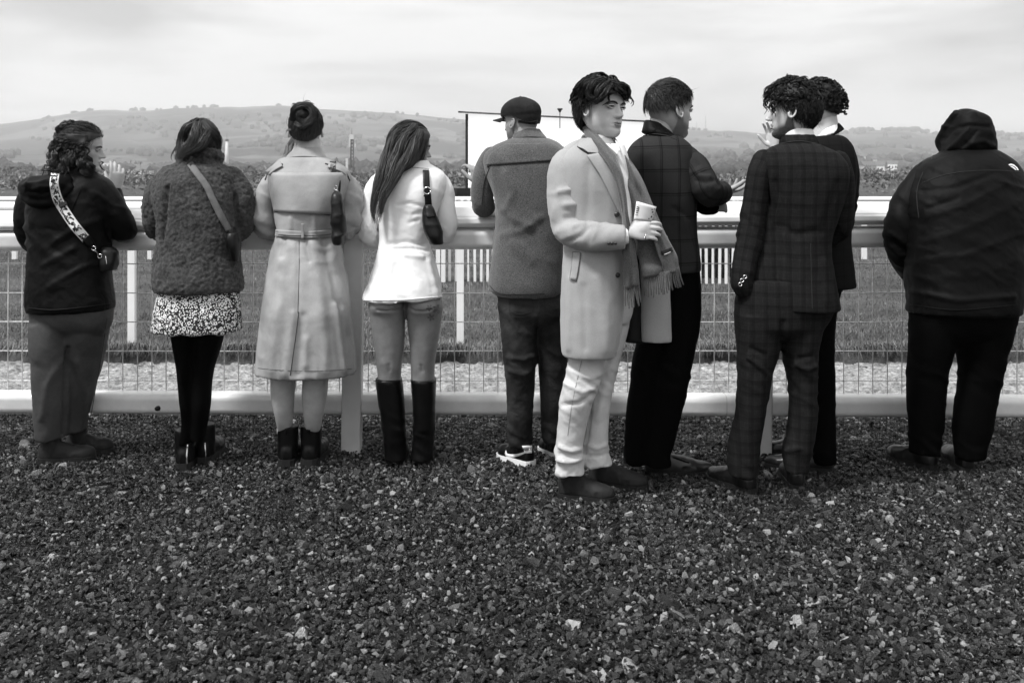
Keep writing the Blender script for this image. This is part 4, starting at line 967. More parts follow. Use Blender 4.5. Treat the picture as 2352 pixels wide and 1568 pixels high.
# ------------------------------------------------------------------ skin, hair and cloth
def stubbled(N, L, tc, val):
    "beard shadow and clipped hair are a colour of the skin, carried by the mesh"
    at = N('ShaderNodeAttribute', attribute_name='stubble'); n = N('ShaderNodeTexNoise', Scale=420., Detail=2.); L(tc.outputs['Object'], n.inputs['Vector'])
    a = N('ShaderNodeMath', operation='MULTIPLY_ADD'); L(n.outputs['Fac'], a.inputs[0]); a.inputs[1].default_value = .6; a.inputs[2].default_value = .66
    m = N('ShaderNodeMath', operation='MULTIPLY'); L(a.outputs[0], m.inputs[0]); L(at.outputs['Fac'], m.inputs[1])
    s = N('ShaderNodeMath', operation='SUBTRACT'); s.inputs[0].default_value = 1.0; s.use_clamp = True; L(m.outputs[0], s.inputs[1])
    q = N('ShaderNodeMath', operation='MULTIPLY'); L(val, q.inputs[0]); L(s.outputs[0], q.inputs[1]); return q.outputs[0]
M_skin = {k: mat('skin_' + k, v, gen=stubbled, rough=.48, spec=.35, var=.10, scale=28, bump=.12, bscale=420, bdist=.0008, var2=.08, scale2=9, sss=.0) for k, v in (('fair', .36), ('pale', .58), ('tan', .19), ('mid', .30))}
M_eye = mat('eye_white', .36, rough=.15, spec=.5, var=.02, bump=0)
M_iris = mat('dark_iris', .010, rough=.2, spec=.5, var=.1, bump=0)
M_brow = mat('dark_eyebrow', .018, rough=.7, var=.4, scale=300, bump=.6, bscale=500)
M_lip = mat('lips', .24, rough=.4, spec=.4, var=.1, bump=.1, bscale=300)
def hair_mat(name, v, rough=.46, spec=.28):
    m, t, b, N, L = nodes_of(name); at = N('ShaderNodeAttribute', attribute_name='tone'); mu = N('ShaderNodeMath', operation='MULTIPLY'); L(at.outputs['Fac'], mu.inputs[0]); mu.inputs[1].default_value = v
    L(mu.outputs[0], b.inputs['Base Color']); b.inputs['Roughness'].default_value = rough; b.inputs['Specular IOR Level'].default_value = spec; return m
H_black, H_dark, H_brown, H_fair = hair_mat('black_hair', .012), hair_mat('dark_hair', .022), hair_mat('brown_hair', .034), hair_mat('fair_hair', .16)
B_black = mat('black_hair_roots', .010, rough=.6, var=.4, scale=200, bump=.5, bscale=300, stretch=(1, 1, .3))
B_brown = mat('brown_hair_roots', .030, rough=.6, var=.4, scale=200, bump=.5, bscale=300, stretch=(1, 1, .3))
M_stubble = mat('stubble', .15, rough=.7, var=.5, scale=420, bump=.3, bscale=600)
M_beard = mat('beard_roots', .055, rough=.8, var=.6, scale=400, bump=.5, bscale=600)
M_blackjkt = mat('black_shell_fabric', .0025, crease=.8, cscale=13, rough=.55, spec=.10, var=.2, scale=20, bump=.12, bscale=300)
M_blackjkt2 = mat('black_waterproof', .0024, crease=.6, cscale=12, rough=.6, spec=.10, var=.2, scale=12, bump=.15, bscale=240)
M_greytr = mat('grey_cotton_trousers', .055, crease=.5, cscale=9, rough=.7, spec=.2, var=.12, scale=60, bump=.15, bscale=500, var2=.12, scale2=6)
M_fleece = mat('teddy_fleece', .052, rough=.95, spec=.05, var=.55, scale=75, bump=.6, bscale=160, bdist=.006, sheen=.1, var2=.2, scale2=14)
M_tights = mat('black_tights', .0015, rough=.8, spec=.04, var=.2, bump=.05, bscale=600)
M_boot = mat('black_leather', .003, rough=.38, spec=.20, var=.3, scale=40, bump=.25, bscale=160)
M_sole = mat('black_rubber', .012, rough=.7, spec=.3, var=.3, scale=60, bump=.3)
M_trench = mat('trench_gabardine', .31, rough=.55, spec=.25, var=.07, scale=220, bump=.12, bscale=600, var2=.2, scale2=6.5, crease=.5, cscale=9)
M_trenchdk = mat('trench_seam_painted_shadow', .05, rough=.8, bump=0)  # dark cords colour in the shadow along seams, flap, belt and vent
M_whitejkt = mat('white_crepe', .80, crease=.35, cscale=14, rough=.6, spec=.2, var=.02, scale=60, bump=.10, bscale=500)
M_wool = mat('grey_melton_wool', .080, crease=.5, cscale=9, rough=.95, spec=.08, var=.8, scale=260, bump=.6, bscale=420, bdist=.003, sheen=.3, var2=.12, scale2=7)
M_denim = mat('dark_denim', .027, crease=.8, cscale=16, rough=.85, spec=.1, var=.35, scale=260, bump=.4, bscale=500, var2=.55, scale2=7)
M_coat = mat('light_wool_overcoat', .35, rough=.9, spec=.1, var=.10, crease=.35, cscale=8, scale=300, bump=.25, bscale=420, sheen=.2, var2=.05, scale2=6)
M_lining = mat('coat_lining_and_shadow', .008, rough=.5, var=.2, bump=.1)
M_scarf = mat('grey_wool_scarf', .105, rough=.95, spec=.05, var=.5, scale=260, bump=.6, bscale=300, bdist=.003, sheen=.3, var2=.1, scale2=9)
M_shirt = mat('white_shirt_cotton', .85, rough=.7, spec=.2, var=.02, scale=100, bump=.08, bscale=600)
M_chino = mat('light_chino', .55, crease=.5, cscale=14, rough=.75, spec=.15, var=.05, scale=200, bump=.15, bscale=600, var2=.05, scale2=7)
M_brownboot = mat('matt_suede_boot', .014, rough=.65, spec=.25, var=.25, scale=60, bump=.2, bscale=300)
M_blacktr = mat('black_trousers', .0018, rough=.85, spec=.03, var=.25, scale=120, bump=.12, bscale=500)
M_shine = mat('polished_black_leather', .006, rough=.33, spec=.5, var=.2, scale=30, bump=.12, bscale=120)
M_metal = mat('bright_metal', .7, rough=.22, spec=.5, var=.1, bump=0, metal=1.)
M_cap = mat('washed_black_cap', .018, rough=.85, spec=.12, var=.3, scale=90, bump=.35, bscale=400, var2=.25, scale2=16)
M_bag = mat('black_bag_leather', .006, rough=.38, spec=.3, var=.25, scale=30, bump=.3, bscale=140)
M_btn = mat('dark_button', .02, rough=.35, spec=.5, bump=0)
M_white = mat('white_rubber', .80, rough=.5, var=.05, bump=.1)
M_seam = mat('seam_thread_and_shadow', .02, rough=.8, bump=0)  # real seams, and the shadow line painted under the overcoat collar
M_grstrap = mat('grey_webbing', .14, rough=.7, var=.15, scale=200, bump=.4, bscale=700)
M_paper = mat('printed_paper', .80, rough=.6, var=.05, scale=60, bump=.05)
M_ink = mat('black_ink', .01, rough=.6, bump=0)
M_sock = mat('white_sock', .75, rough=.9, bump=.4, bscale=600)
M_skinmark = mat('tattoo_ink', .10, rough=.5, spec=.3, var=.35, scale=160, bump=0)

def cloth_lines(name, v, dark, per, wid, light=0., weave=.0, rough=.85):
    "windowpane or check woven from the cloth's own cu/cv coordinates"
    m, t, b, N, L = nodes_of(name)
    cu = N('ShaderNodeAttribute', attribute_name='cu'); cv = N('ShaderNodeAttribute', attribute_name='cv')
    tc = N('ShaderNodeTexCoord'); wob = N('ShaderNodeTexNoise', Scale=4.); L(tc.outputs['Object'], wob.inputs['Vector'])
    def M(op, a, b_=None, c=None):
        n = N('ShaderNodeMath', operation=op)
        for i, q in enumerate((a, b_, c)):
            if q is None: continue
            if isinstance(q, (int, float)): n.inputs[i].default_value = q
            else: L(q, n.inputs[i])
        return n.outputs[0]
    w2 = M('MULTIPLY', M('SUBTRACT', wob.outputs['Fac'], .5), .022)
    val = None
    cx, cy = M('ADD', cu.outputs['Fac'], w2), M('ADD', cv.outputs['Fac'], w2)
    def line(c, p, w, off=0.):
        f = M('FRACT', M('ADD', M('DIVIDE', c, p), off)); return M('LESS_THAN', M('ABSOLUTE', M('SUBTRACT', f, .5)), w / p / 2)
    fac = v; k = M('ADD', 1.0, 0.0)
    for c, p in ((cx, per[0]), (cy, per[1])):
        for off, w, d_ in wid: k = M('MULTIPLY', k, M('SUBTRACT', 1.0, M('MULTIPLY', line(c, p, w, off), d_)))
        if light: k = M('MULTIPLY', k, M('ADD', 1.0, M('MULTIPLY', line(c, p * .5, .0022, .23), light)))
    if weave:
        for c, sx, sy in ((0, 40, 420), (1, 420, 40)):
            cb = N('ShaderNodeCombineXYZ'); L(M('MULTIPLY', cx, sx), cb.inputs[0]); L(M('MULTIPLY', cy, sy), cb.inputs[1]); n = N('ShaderNodeTexNoise', Scale=1., Detail=3.); L(cb.outputs[0], n.inputs['Vector'])
            k = M('MULTIPLY', k, M('ADD', 1 - weave * .5, M('MULTIPLY', n.outputs['Fac'], weave)))
    n = N('ShaderNodeTexNoise', Scale=260., Detail=3.); L(tc.outputs['Object'], n.inputs['Vector'])
    k = M('MULTIPLY', k, M('ADD', .7, M('MULTIPLY', n.outputs['Fac'], .6)))
    L(M('MULTIPLY', k, v), b.inputs['Base Color']); b.inputs['Roughness'].default_value = rough; b.inputs['Specular IOR Level'].default_value = .06; b.inputs['Sheen Weight'].default_value = .0
    bp = N('ShaderNodeBump', Strength=.2, Distance=.001); L(n.outputs['Fac'], bp.inputs['Height']); L(bp.outputs[0], b.inputs['Normal'])
    return m
M_window = cloth_lines('windowpane_suiting', .028, .6, (.080, .105), ((0., .006, .55), (.09, .004, .4)))
M_check = cloth_lines('glen_check_suiting', .015, .6, (.050, .054), ((0., .012, .28), (.2, .005, .18)), light=.25, weave=1.1)
M_check2 = cloth_lines('dark_check_suiting', .008, .6, (.06, .06), ((0., .006, .3),), light=.2, weave=.5)

def pattern_mat(name, build, rough=.7):
    m, t, b, N, L = nodes_of(name); tc = N('ShaderNodeTexCoord'); L(build(N, L, tc), b.inputs['Base Color']); b.inputs['Roughness'].default_value = rough; b.inputs['Specular IOR Level'].default_value = .15; return m
def ramp(N, L, src, pts, const=True):
    r = N('ShaderNodeValToRGB'); r.color_ramp.interpolation = 'CONSTANT' if const else 'LINEAR'
    e = r.color_ramp.elements
    while len(e) < len(pts): e.new(.5)
    for q, (p, v) in zip(e, pts): q.position = p; q.color = (v, v, v, 1)
    L(src, r.inputs['Fac']); return r.outputs['Color']
def floral(N, L, tc):
    "ringed flowers of two sizes over a scatter of small petals"
    mp = N('ShaderNodeMapping', Scale=(1, .55, 1)); L(tc.outputs['Object'], mp.inputs['Vector'])
    wb = N('ShaderNodeTexNoise', Scale=70.); L(mp.outputs[0], wb.inputs['Vector'])
    a = N('ShaderNodeTexVoronoi', Scale=47., Randomness=.9); L(mp.outputs[0], a.inputs['Vector'])
    ad = N('ShaderNodeMath', operation='ADD'); L(a.outputs['Distance'], ad.inputs[0]); q = N('ShaderNodeMath', operation='MULTIPLY_ADD'); L(wb.outputs['Fac'], q.inputs[0]); q.inputs[1].default_value = .30; q.inputs[2].default_value = -.15; L(q.outputs[0], ad.inputs[1])
    ringc = ramp(N, L, ad.outputs[0], [(0, .02), (.14, .14), (.20, .74), (.40, .02), (.45, 0)])
    inside = N('ShaderNodeMath', operation='LESS_THAN'); L(ad.outputs[0], inside.inputs[0]); inside.inputs[1].default_value = .45
    sel = N('ShaderNodeRGBToBW'); L(a.outputs['Color'], sel.inputs[0]); s2 = N('ShaderNodeMath', operation='GREATER_THAN'); L(sel.outputs[0], s2.inputs[0]); s2.inputs[1].default_value = .36
    mm = N('ShaderNodeMath', operation='MULTIPLY'); L(inside.outputs[0], mm.inputs[0]); L(s2.outputs[0], mm.inputs[1])
    c = N('ShaderNodeTexVoronoi', Scale=135., Randomness=1.); L(mp.outputs[0], c.inputs['Vector'])
    small = ramp(N, L, c.outputs['Distance'], [(0, .72), (.42, .02)])
    mx = N('ShaderNodeMix', data_type='RGBA'); L(mm.outputs[0], mx.inputs[0]); L(small, mx.inputs[6]); L(ringc, mx.inputs[7]); return mx.outputs[2]
M_floral = pattern_mat('floral_print', floral)
def cow(N, L, tc):
    cu = N('ShaderNodeAttribute', attribute_name='cu'); cv = N('ShaderNodeAttribute', attribute_name='cv'); cb = N('ShaderNodeCombineXYZ'); mu = N('ShaderNodeMath', operation='MULTIPLY'); L(cu.outputs['Fac'], mu.inputs[0]); mu.inputs[1].default_value = .06
    L(mu.outputs[0], cb.inputs[0]); L(cv.outputs['Fac'], cb.inputs[1]); n = N('ShaderNodeTexNoise', Scale=42., Detail=2.5, Distortion=.8); L(cb.outputs[0], n.inputs['Vector'])
    body = ramp(N, L, n.outputs['Fac'], [(0, .80), (.49, .015), (.60, .25), (.66, .8)])
    ab = N('ShaderNodeMath', operation='ABSOLUTE'); L(cu.outputs['Fac'], ab.inputs[0]); ed = N('ShaderNodeMath', operation='GREATER_THAN'); L(ab.outputs[0], ed.inputs[0]); ed.inputs[1].default_value = .39
    mx = N('ShaderNodeMix', data_type='RGBA'); L(ed.outputs[0], mx.inputs[0]); L(body, mx.inputs[6]); mx.inputs[7].default_value = (.75, .75, .75, 1); return mx.outputs[2]
M_cow = pattern_mat('black_white_webbing', cow)

def sstep(a, b, x): t = np.clip((x - a) / (b - a), 0, 1); return t * t * (3 - 2 * t)
def beard_mask(V, k=.7, cheek=.22):
    y, z, x = V[:, 1], V[:, 2], np.abs(V[:, 0]); top = np.interp(y, [-.10, .0, .05, .12, .25, .40], [-.1, .46, .42, cheek + .05, cheek, .20])
    m = sstep(top + .05, top - .05, z) * sstep(-.09, -.02, y); lip = np.exp(-(x / .085) ** 4) * np.exp(-((z - .232) / .034) ** 2) * (y > .2); mo = np.exp(-(x / .11) ** 4) * np.exp(-((z - .285) / .03) ** 2) * (y > .2) * .7
    return k * np.clip(np.maximum(m * (1 - lip), mo), 0, 1)
def fade_mask(V, k=.55):
    lo = np.interp(V[:, 1], [-.45, -.2, -.05, .1], [.30, .34, .48, .58]); return k * sstep(lo - .06, lo + .16, V[:, 2]) * sstep(.22, .12, V[:, 1])
def hairline(front=.84, nape=.20, side=.55, temple=.70, ear=.42):
    def f(V):
        y, z, x = V[:, 1], V[:, 2], np.abs(V[:, 0])
        l = np.interp(y, [-.45, -.25, -.12, -.02, .06, .14, .24, .33, .42], [nape, nape + .03, ear - .06, ear, side, temple - .04, temple + .03, front - .04, front])
        l = np.where((y > .1), l + .0 * x, l)
        return z > l
    return f
# ================================================================== 1: woman in a black hooded jacket
p = Person(4.85, 165, 'woman in black hooded jacket and grey trousers, half-tied curly hair, hand raised', 'fair', lean=.08, y0=400, y1=720)
S = p.tb([(228, 428, .02, 25), (248, 458, .00, 31), (276, 508, .02, 30), (284, 532, .06, 26), (277, 498, .16, 21), (267, 452, .22, 16), (266, 434, .23, 14)], core=.6, round_ends=False)
SL = p.tb([(88, 432, .06, 26), (66, 470, .04, 29), (62, 530, .06, 27), (80, 560, .14, 24), (140, 560, .30, 20)], core=.6)
T = p.lf([(396, 140, 208, .07), (406, 112, 232, .10), (424, 88, 256, .13), (450, 72, 264, .15), (500, 64, 262, .16), (545, 66, 251, .155), (590, 70, 249, .155), (640, 66, 252, .16), (690, 65, 258, .16), (713, 67, 259, .155)], core=.72, tilt=.03)
col = p.tb([(128, 408, -.02, 15), (150, 399, -.06, 15), (185, 398, -.05, 15), (212, 405, .03, 14)], n=12)
p.garment('jacket', [T, S, SL, col], M_blackjkt, .0085, 4, wr=[(.007, .07, 3, .5, [(1.1, .10, 1.)], .5), (.004, .035, 3, .5, (), -.6)],
          folds=[([(196, 440), (235, 500), (262, 560)], 7, -.010), ([(120, 560), (180, 520), (230, 505)], 8, .008), ([(100, 610), (170, 570)], 7, .008), ([(110, 660), (200, 610), (250, 600)], 8, .007), ([(80, 520), (95, 600), (100, 690)], 6, -.006), ([(215, 440), (255, 470), (290, 480)], 5, .006)])
h1 = p.tb([(52, 428, -.10, 10), (66, 430, -.15, 22), (92, 433, -.17, 29), (122, 428, -.16, 26), (150, 415, -.12, 16)], n=18)
h2 = p.tb([(56, 440, -.11, 14), (70, 458, -.15, 15), (100, 465, -.17, 14), (130, 455, -.16, 12), (160, 430, -.13, 10)], n=14)
p.garment('hood', [h1, h2], M_blackjkt, .007, 3, wr=[(.008, .05, 2, 1.)], folds=[([(60, 440), (95, 448), (130, 440)], 5, -.010), ([(50, 425), (80, 418), (115, 412)], 5, .008)])
p.cord('seam', [(186, 432), (170, 470), (150, 520)], .0025, M_blackjkt, keys=['jacket']); p.cord('hem', [(67, 708), (120, 712), (190, 706), (259, 697)], .004, M_blackjkt, keys=['jacket'])
hip = p.lf([(690, 72, 258, .135), (728, 72, 256, .130), (752, 78, 250, .105), (772, 96, 232, .05)])
LL = p.lf([(740, 72, 166, .12), (780, 74, 162, .12, -.01), (830, 77, 158, .105, -.02), (900, 79, 158, .09, -.02), (960, 81, 155, .08, -.01), (1006, 84, 152, .07)], core=.6, tilt=.08)
RL = p.lf([(740, 150, 250, .12, .03), (780, 152, 243, .12, .05), (830, 152, 233, .105, .08), (875, 150, 220, .095, .10), (938, 148, 203, .082, .12), (988, 148, 193, .07, .13)], core=.6)
p.garment('trousers', [hip, LL, RL], M_greytr, .008, 4, wr=[(.005, .10, 2.5, .5, [(.12, .1, 1.2), (.5, .10, .8)], .7), (.003, .045, 3, .4, [(.1, .08, 1.5)], -.5)],
          folds=[([(155, 800), (150, 880), (146, 1000)], 4, -.022), ([(140, 830), (110, 880), (95, 960)], 8, .008), ([(175, 830), (195, 900), (190, 970)], 7, .008), ([(236, 760), (226, 850), (210, 930)], 4, .005)])
p.cord('seam', [(246, 730), (236, 800), (222, 880), (208, 960)], .0016, M_greytr, keys=['trousers'])
o, a, b, f, s = p.shoe((88, 1064), (220, 1058), M_brownboot, M_sole, width=.048, top=.080, sole=.030, shaft=(.135, .042), point=.2, name='hiking_shoe', tip=.050)
o, a, b, f, s = p.shoe((152, 1040), (261, 1040), M_brownboot, M_sole, width=.048, top=.080, sole=.028, shaft=(.135, .042), point=.2, name='hiking_shoe', tip=.050)
p.core.append(p.tb([(180, 425, -.02, 26), (185, 385, -.02, 22), (190, 350, -.01, 20)]))
p.head(190, 397, 106, 14, dy=.02, pitch=-4, fem=True)
p.eyes((1,), brow=.010); p.lips(.012)
hl = hairline(front=.82, nape=.12, side=.60, temple=.68, ear=.40)
p.shell('hair', hl, lambda V: .045 + .05 * (V[:, 1] < .1) * (V[:, 2] < .8), B_black, rough=.5, freq=35)
back = lambda q, k, r: np.c_[np.zeros(len(q)), -np.where(q[:, 2] > .72, 1., .35), np.where(q[:, 2] > .72, .12, -1.0)]
p.strands('hair', hl, H_black, 2600, .10, 9, back, lift=.05, lift1=.09, curl=.003, jit=.12, width=.0008, seed=11)
low = lambda V: hl(V) & (V[:, 1] < .12) & (V[:, 2] < .75)
p.strands('curls', low, H_black, 190, .15, 13, lambda q, k, r: np.c_[r[:, 0] * .5, -.22 * np.ones(len(q)) * (r[:, 1] < 0), -np.ones(len(q))], lift=.07, lift1=.20, curl=.010, wave=.045, jit=.28, width=.0009, seed=12, fly=.03, clump=20, crad=.0055)
p.locks('curls', [[(160, 330, -.02, 16), (140, 350, -.06, 16), (128, 372, -.08, 14), (118, 392, -.07, 8)], [(175, 345, -.04, 16), (160, 365, -.09, 16), (150, 385, -.10, 14), (145, 400, -.09, 8)], [(195, 360, -.07, 10), (190, 378, -.09, 12), (200, 396, -.08, 8), (212, 404, -.05, 5)], [(200, 365, -.08, 8), (208, 385, -.08, 9), (213, 402, -.05, 4)], [(150, 310, -.02, 10), (128, 330, -.03, 10), (118, 355, -.03, 9), (112, 380, -.03, 6)]], H_black, per=260, curl=.007, wave=.05, seed=5, width=.0009)
bun, fb = ellipsoid(p.pt(157, 299, .0), (.034, .036, .030), 18, 12); p.child('hair_bun', bun * 1.0 + (.006 * vnoise(bun * 70, 3))[:, None], fb, B_black)
p.locks('hair_bun', [[(172, 296, -.01, 10), (160, 284, -.03, 8), (144, 292, -.03, 9), (146, 308, -.02, 8), (166, 310, -.02, 8)], [(150, 300, -.02, 10), (140, 296, -.02, 8), (134, 310, -.01, 8), (132, 326, -.01, 6)]], H_black, per=130, curl=.008, wave=.04, seed=9)
p.hand(p.pt(266, 436, .23), np.array([.05, .1, 1]), np.array([.5, -.85, 0]), side=-1, size=.95, curl=(.30, .36, .45, .6), thumb=(.6, .8, -.6))
p.finish(); P1 = p
# cross-body bag and its wide patterned strap
bag = empty('crossbody_bag', p.O); props(bag, 'black crossbody bag on a wide black and white patterned strap', 'bag')
keys = ['jacket', 'hood']
def reparent(o, par): o.parent = par; return o
reparent(p.ribbon('strap', [(126, 398, 18), (124, 425, 20), (132, 458, 22), (148, 485, 22), (172, 520, 22), (198, 550, 21)], 20, M_cow, off=.012, thick=.006, keys=keys), bag)
reparent(p.ribbon('strap_end', [(196, 547, 21), (210, 562, 16), (218, 570, 8)], 20, M_blackjkt, off=.014, thick=.008, keys=keys), bag)
reparent(p.ribbon('buckle', [(136, 474), (152, 466)], 9, M_btn, off=.022, thick=.008, keys=keys), bag)
H = p.hits([(216, 570), (219, 577), (226, 584), (230, 588)], keys, .014)
ps = [tube([H[1], H[2]], [.0035, .0035], n=7)]
for c, r0 in ((H[0] + [0, -.004, 0], .010), (H[3] + [0, -.004, 0], .010)):
    ps.append(tube([c + r0 * np.array([math.cos(t), -.1, math.sin(t)]) for t in np.linspace(0, 6.283, 13)], [.0025] * 13, n=6, sub=1, round_ends=False))
V, Fc = join(ps); reparent(p.child('clasp', V, Fc, M_metal), bag)
c = p.pt(252, 596, -.06); R_ = []
V, Fc = remesh([p.lf([(566, 236, 262, .03, -.03), (578, 228, 270, .05, -.03), (600, 226, 271, .055, -.03), (622, 232, 266, .05, -.03)])], .006, 4); V += vnormals(V, Fc) * (.004 * vnoise(V * 30, 4))[:, None]
reparent(p.child('pouch', V, Fc, M_bag), bag); p.surf['pouch'] = (V, Fc)
reparent(p.child('zip_pull', *tube(p.hits([(243, 590), (245, 606)], ['pouch'], .006), [.003, .002], n=6), M_metal), bag)

# ================================================================== 2: woman in a fleece coat
p = Person(4.75, 455, 'woman in dark teddy fleece coat, floral skirt and black tights', 'fair', lean=.10, y0=400, y1=720)
T = p.lf([(372, 412, 502, .09), (384, 385, 525, .12), (402, 366, 540, .15), (440, 352, 546, .17), (490, 362, 550, .175), (540, 366, 550, .17), (590, 360, 552, .175), (630, 357, 555, .18), (655, 356, 557, .18), (668, 360, 554, .17)], core=.68)
SL = p.tb([(388, 408, .03, 28), (366, 440, .02, 31), (357, 490, .03, 30), (362, 522, .08, 29), (396, 530, .25, 24)], core=.55)
SR = p.tb([(528, 408, .03, 28), (548, 440, .02, 31), (556, 490, .03, 29), (552, 524, .08, 28), (520, 535, .25, 24)], core=.55)
co = p.tb([(418, 362, .06, 17), (432, 358, -.01, 19), (460, 356, -.045, 20), (488, 357, -.01, 19), (500, 362, .06, 17)], n=16)
co2 = p.lf([(341, 428, 504, .085, .02), (350, 421, 506, .095, .02), (372, 408, 508, .10, .02)], n=30)
def fleece(V, N, al, ac):
    Q = V + .008 * np.c_[vnoise(V * 50, 1), vnoise(V * 50, 2), vnoise(V * 50, 4)]; d = .0105 * (.55 - worley(Q * 58, 3)) + .004 * vnoise(V * 22, 8) + .005 * vnoise(V * 8, 5); return V + N * d[:, None]
p.garment('fleece_coat', [T, SL, SR, co, co2], M_fleece, .0058, 3, folds=[([(383, 430), (378, 500), (370, 560)], 5, -.022), ([(540, 450), (548, 520), (545, 560)], 5, -.018), ([(432, 374), (465, 371), (505, 378)], 4, -.014), ([(420, 358), (470, 362), (504, 368)], 4, -.010)], post=fleece)
SK = p.lf([(640, 372, 546, .14), (668, 366, 547, .145), (710, 358, 551, .155), (745, 352, 553, .165), (759, 350, 554, .165)], n=60)
def pleat(V, N, al, ac):
    w = np.clip((.60 - V[:, 2]) / .15 + 1, 0, 1.3); return V + N * (w * .007 * np.sin(ac * 55 + 2 * vnoise(V * 6, 2)))[:, None]
p.garment('floral_skirt', [SK], M_floral, .0075, 3, wr=[(.003, .12, .3, 1.)], post=pleat)
p.garment('tights', [p.lf([(740, 392, 446, .085), (790, 399, 445, .085), (840, 408, 443, .075), (880, 412, 440, .07), (930, 416, 444, .065, -.01), (970, 419, 446, .05), (1020, 410, 438, .045)], core=.6), p.lf([(740, 444, 518, .09, .02), (790, 450, 508, .085, .02), (840, 448, 492, .075, .02), (880, 444, 485, .07, .02), (930, 444, 482, .068, .0), (970, 442, 476, .055), (1010, 440, 470, .045)], core=.6)], M_tights, .008, 5)
for hl_, to, sx in (((419, 1083), (448, 1043), 0), ((463, 1068), (503, 1033), 1)):
    o, a, b, f, s = p.shoe(hl_, to, M_boot, M_sole, width=.050, top=.085, sole=.036, shaft=(.185, .047), point=.2, name='ankle_boot', tip=.05)
p.ribbon('zip', [(431, 1020), (429, 1052), (430, 1072)], 4, M_metal, off=.003, thick=.002, keys=[k for k in p.surf if k.startswith('shoe')], across=2)
p.ribbon('zip', [(470, 1016), (472, 1048), (468, 1062)], 4, M_metal, off=.003, thick=.002, keys=[k for k in p.surf if k.startswith('shoe')], across=2)
p.core.append(p.tb([(460, 400, .0, 26), (460, 350, .02, 22), (460, 330, .04, 20)]))
p.head(461, 392, 110, 96, dy=.06, pitch=-14, fem=True)
hl = hairline(front=.84, nape=-.1, side=.2, temple=.6, ear=.0)
p.shell('hair', hl, lambda V: .055 + .02 * (V[:, 2] < .6), B_black, rough=.25, freq=25)
dn = lambda q, k, r: np.c_[np.sign(r[:, 0]) * .25 * (1 - k), -.4 * np.ones(len(q)) * (1 - k), -np.ones(len(q))]
p.strands('hair', hl, H_dark, 4600, .17, 8, dn, lift=.055, lift1=.07, curl=.004, wave=.12, jit=.16, width=.0009, seed=21, grav=.4)
p.locks('hair', [[(448, 282, -.06, 8), (428, 296, -.08, 10), (415, 322, -.07, 10), (412, 350, -.08, 9), (402, 366, -.09, 6)], [(468, 282, -.08, 10), (484, 300, -.10, 12), (500, 320, -.08, 10), (506, 345, -.05, 6)], [(455, 285, -.08, 14), (452, 310, -.11, 16), (440, 332, -.12, 16), (420, 352, -.12, 12), (408, 366, -.12, 6)], [(480, 300, -.10, 12), (465, 330, -.12, 14), (440, 346, -.13, 8), (415, 362, -.13, 5)], [(428, 300, -.06, 8), (420, 330, -.07, 9), (416, 352, -.09, 8), (405, 370, -.1, 4)]], H_dark, per=260, curl=.003, wave=.1, seed=8, width=.0009)
p.locks('stray_hair', [[(412, 320, -.06, 2), (410, 335, -.07, 2), (398, 348, -.08, 2), (393, 362, -.09, 1), (398, 372, -.1, 1)], [(411, 330, -.06, 2), (400, 345, -.08, 1.5), (396, 360, -.09, 1)]], H_dark, per=12, seed=4, width=.001)
for (x, y) in ((396, 530), (520, 535)):
    p.hand(p.pt(x + (12 if x < 450 else -12), y, .27), np.array([.9 if x < 450 else -.9, .5, 0]), np.array([0, .3, 1]), side=1 if x < 450 else -1, vox=.005, size=.9)
p.finish(); P2 = p
bag = empty('crossbody_bag', p.O); props(bag, 'dark crossbody bag on a plain grey strap across the fleece coat', 'bag')
reparent(p.ribbon('strap', [(435, 374, 15), (452, 398, 15), (474, 428, 15), (492, 466, 15), (512, 505, 15), (526, 530, 14)], 15, M_grstrap, off=.012, thick=.008, keys=['fleece_coat']), bag)
reparent(p.ribbon('buckle', [(524, 532), (541, 526)], 10, M_btn, off=.024, thick=.012, keys=['fleece_coat']), bag)
reparent(p.ribbon('strap_tail', [(532, 536, 14), (538, 556, 14), (542, 600, 13)], 14, M_grstrap, off=.014, thick=.006, keys=['fleece_coat']), bag)
V, Fc = remesh([p.lf([(535, 522, 546, .03, -.14), (548, 520, 548, .045, -.13), (575, 528, 550, .04, -.12), (600, 534, 548, .02, -.1)])], .006, 3); reparent(p.child('pouch', V, Fc, M_bag), bag)

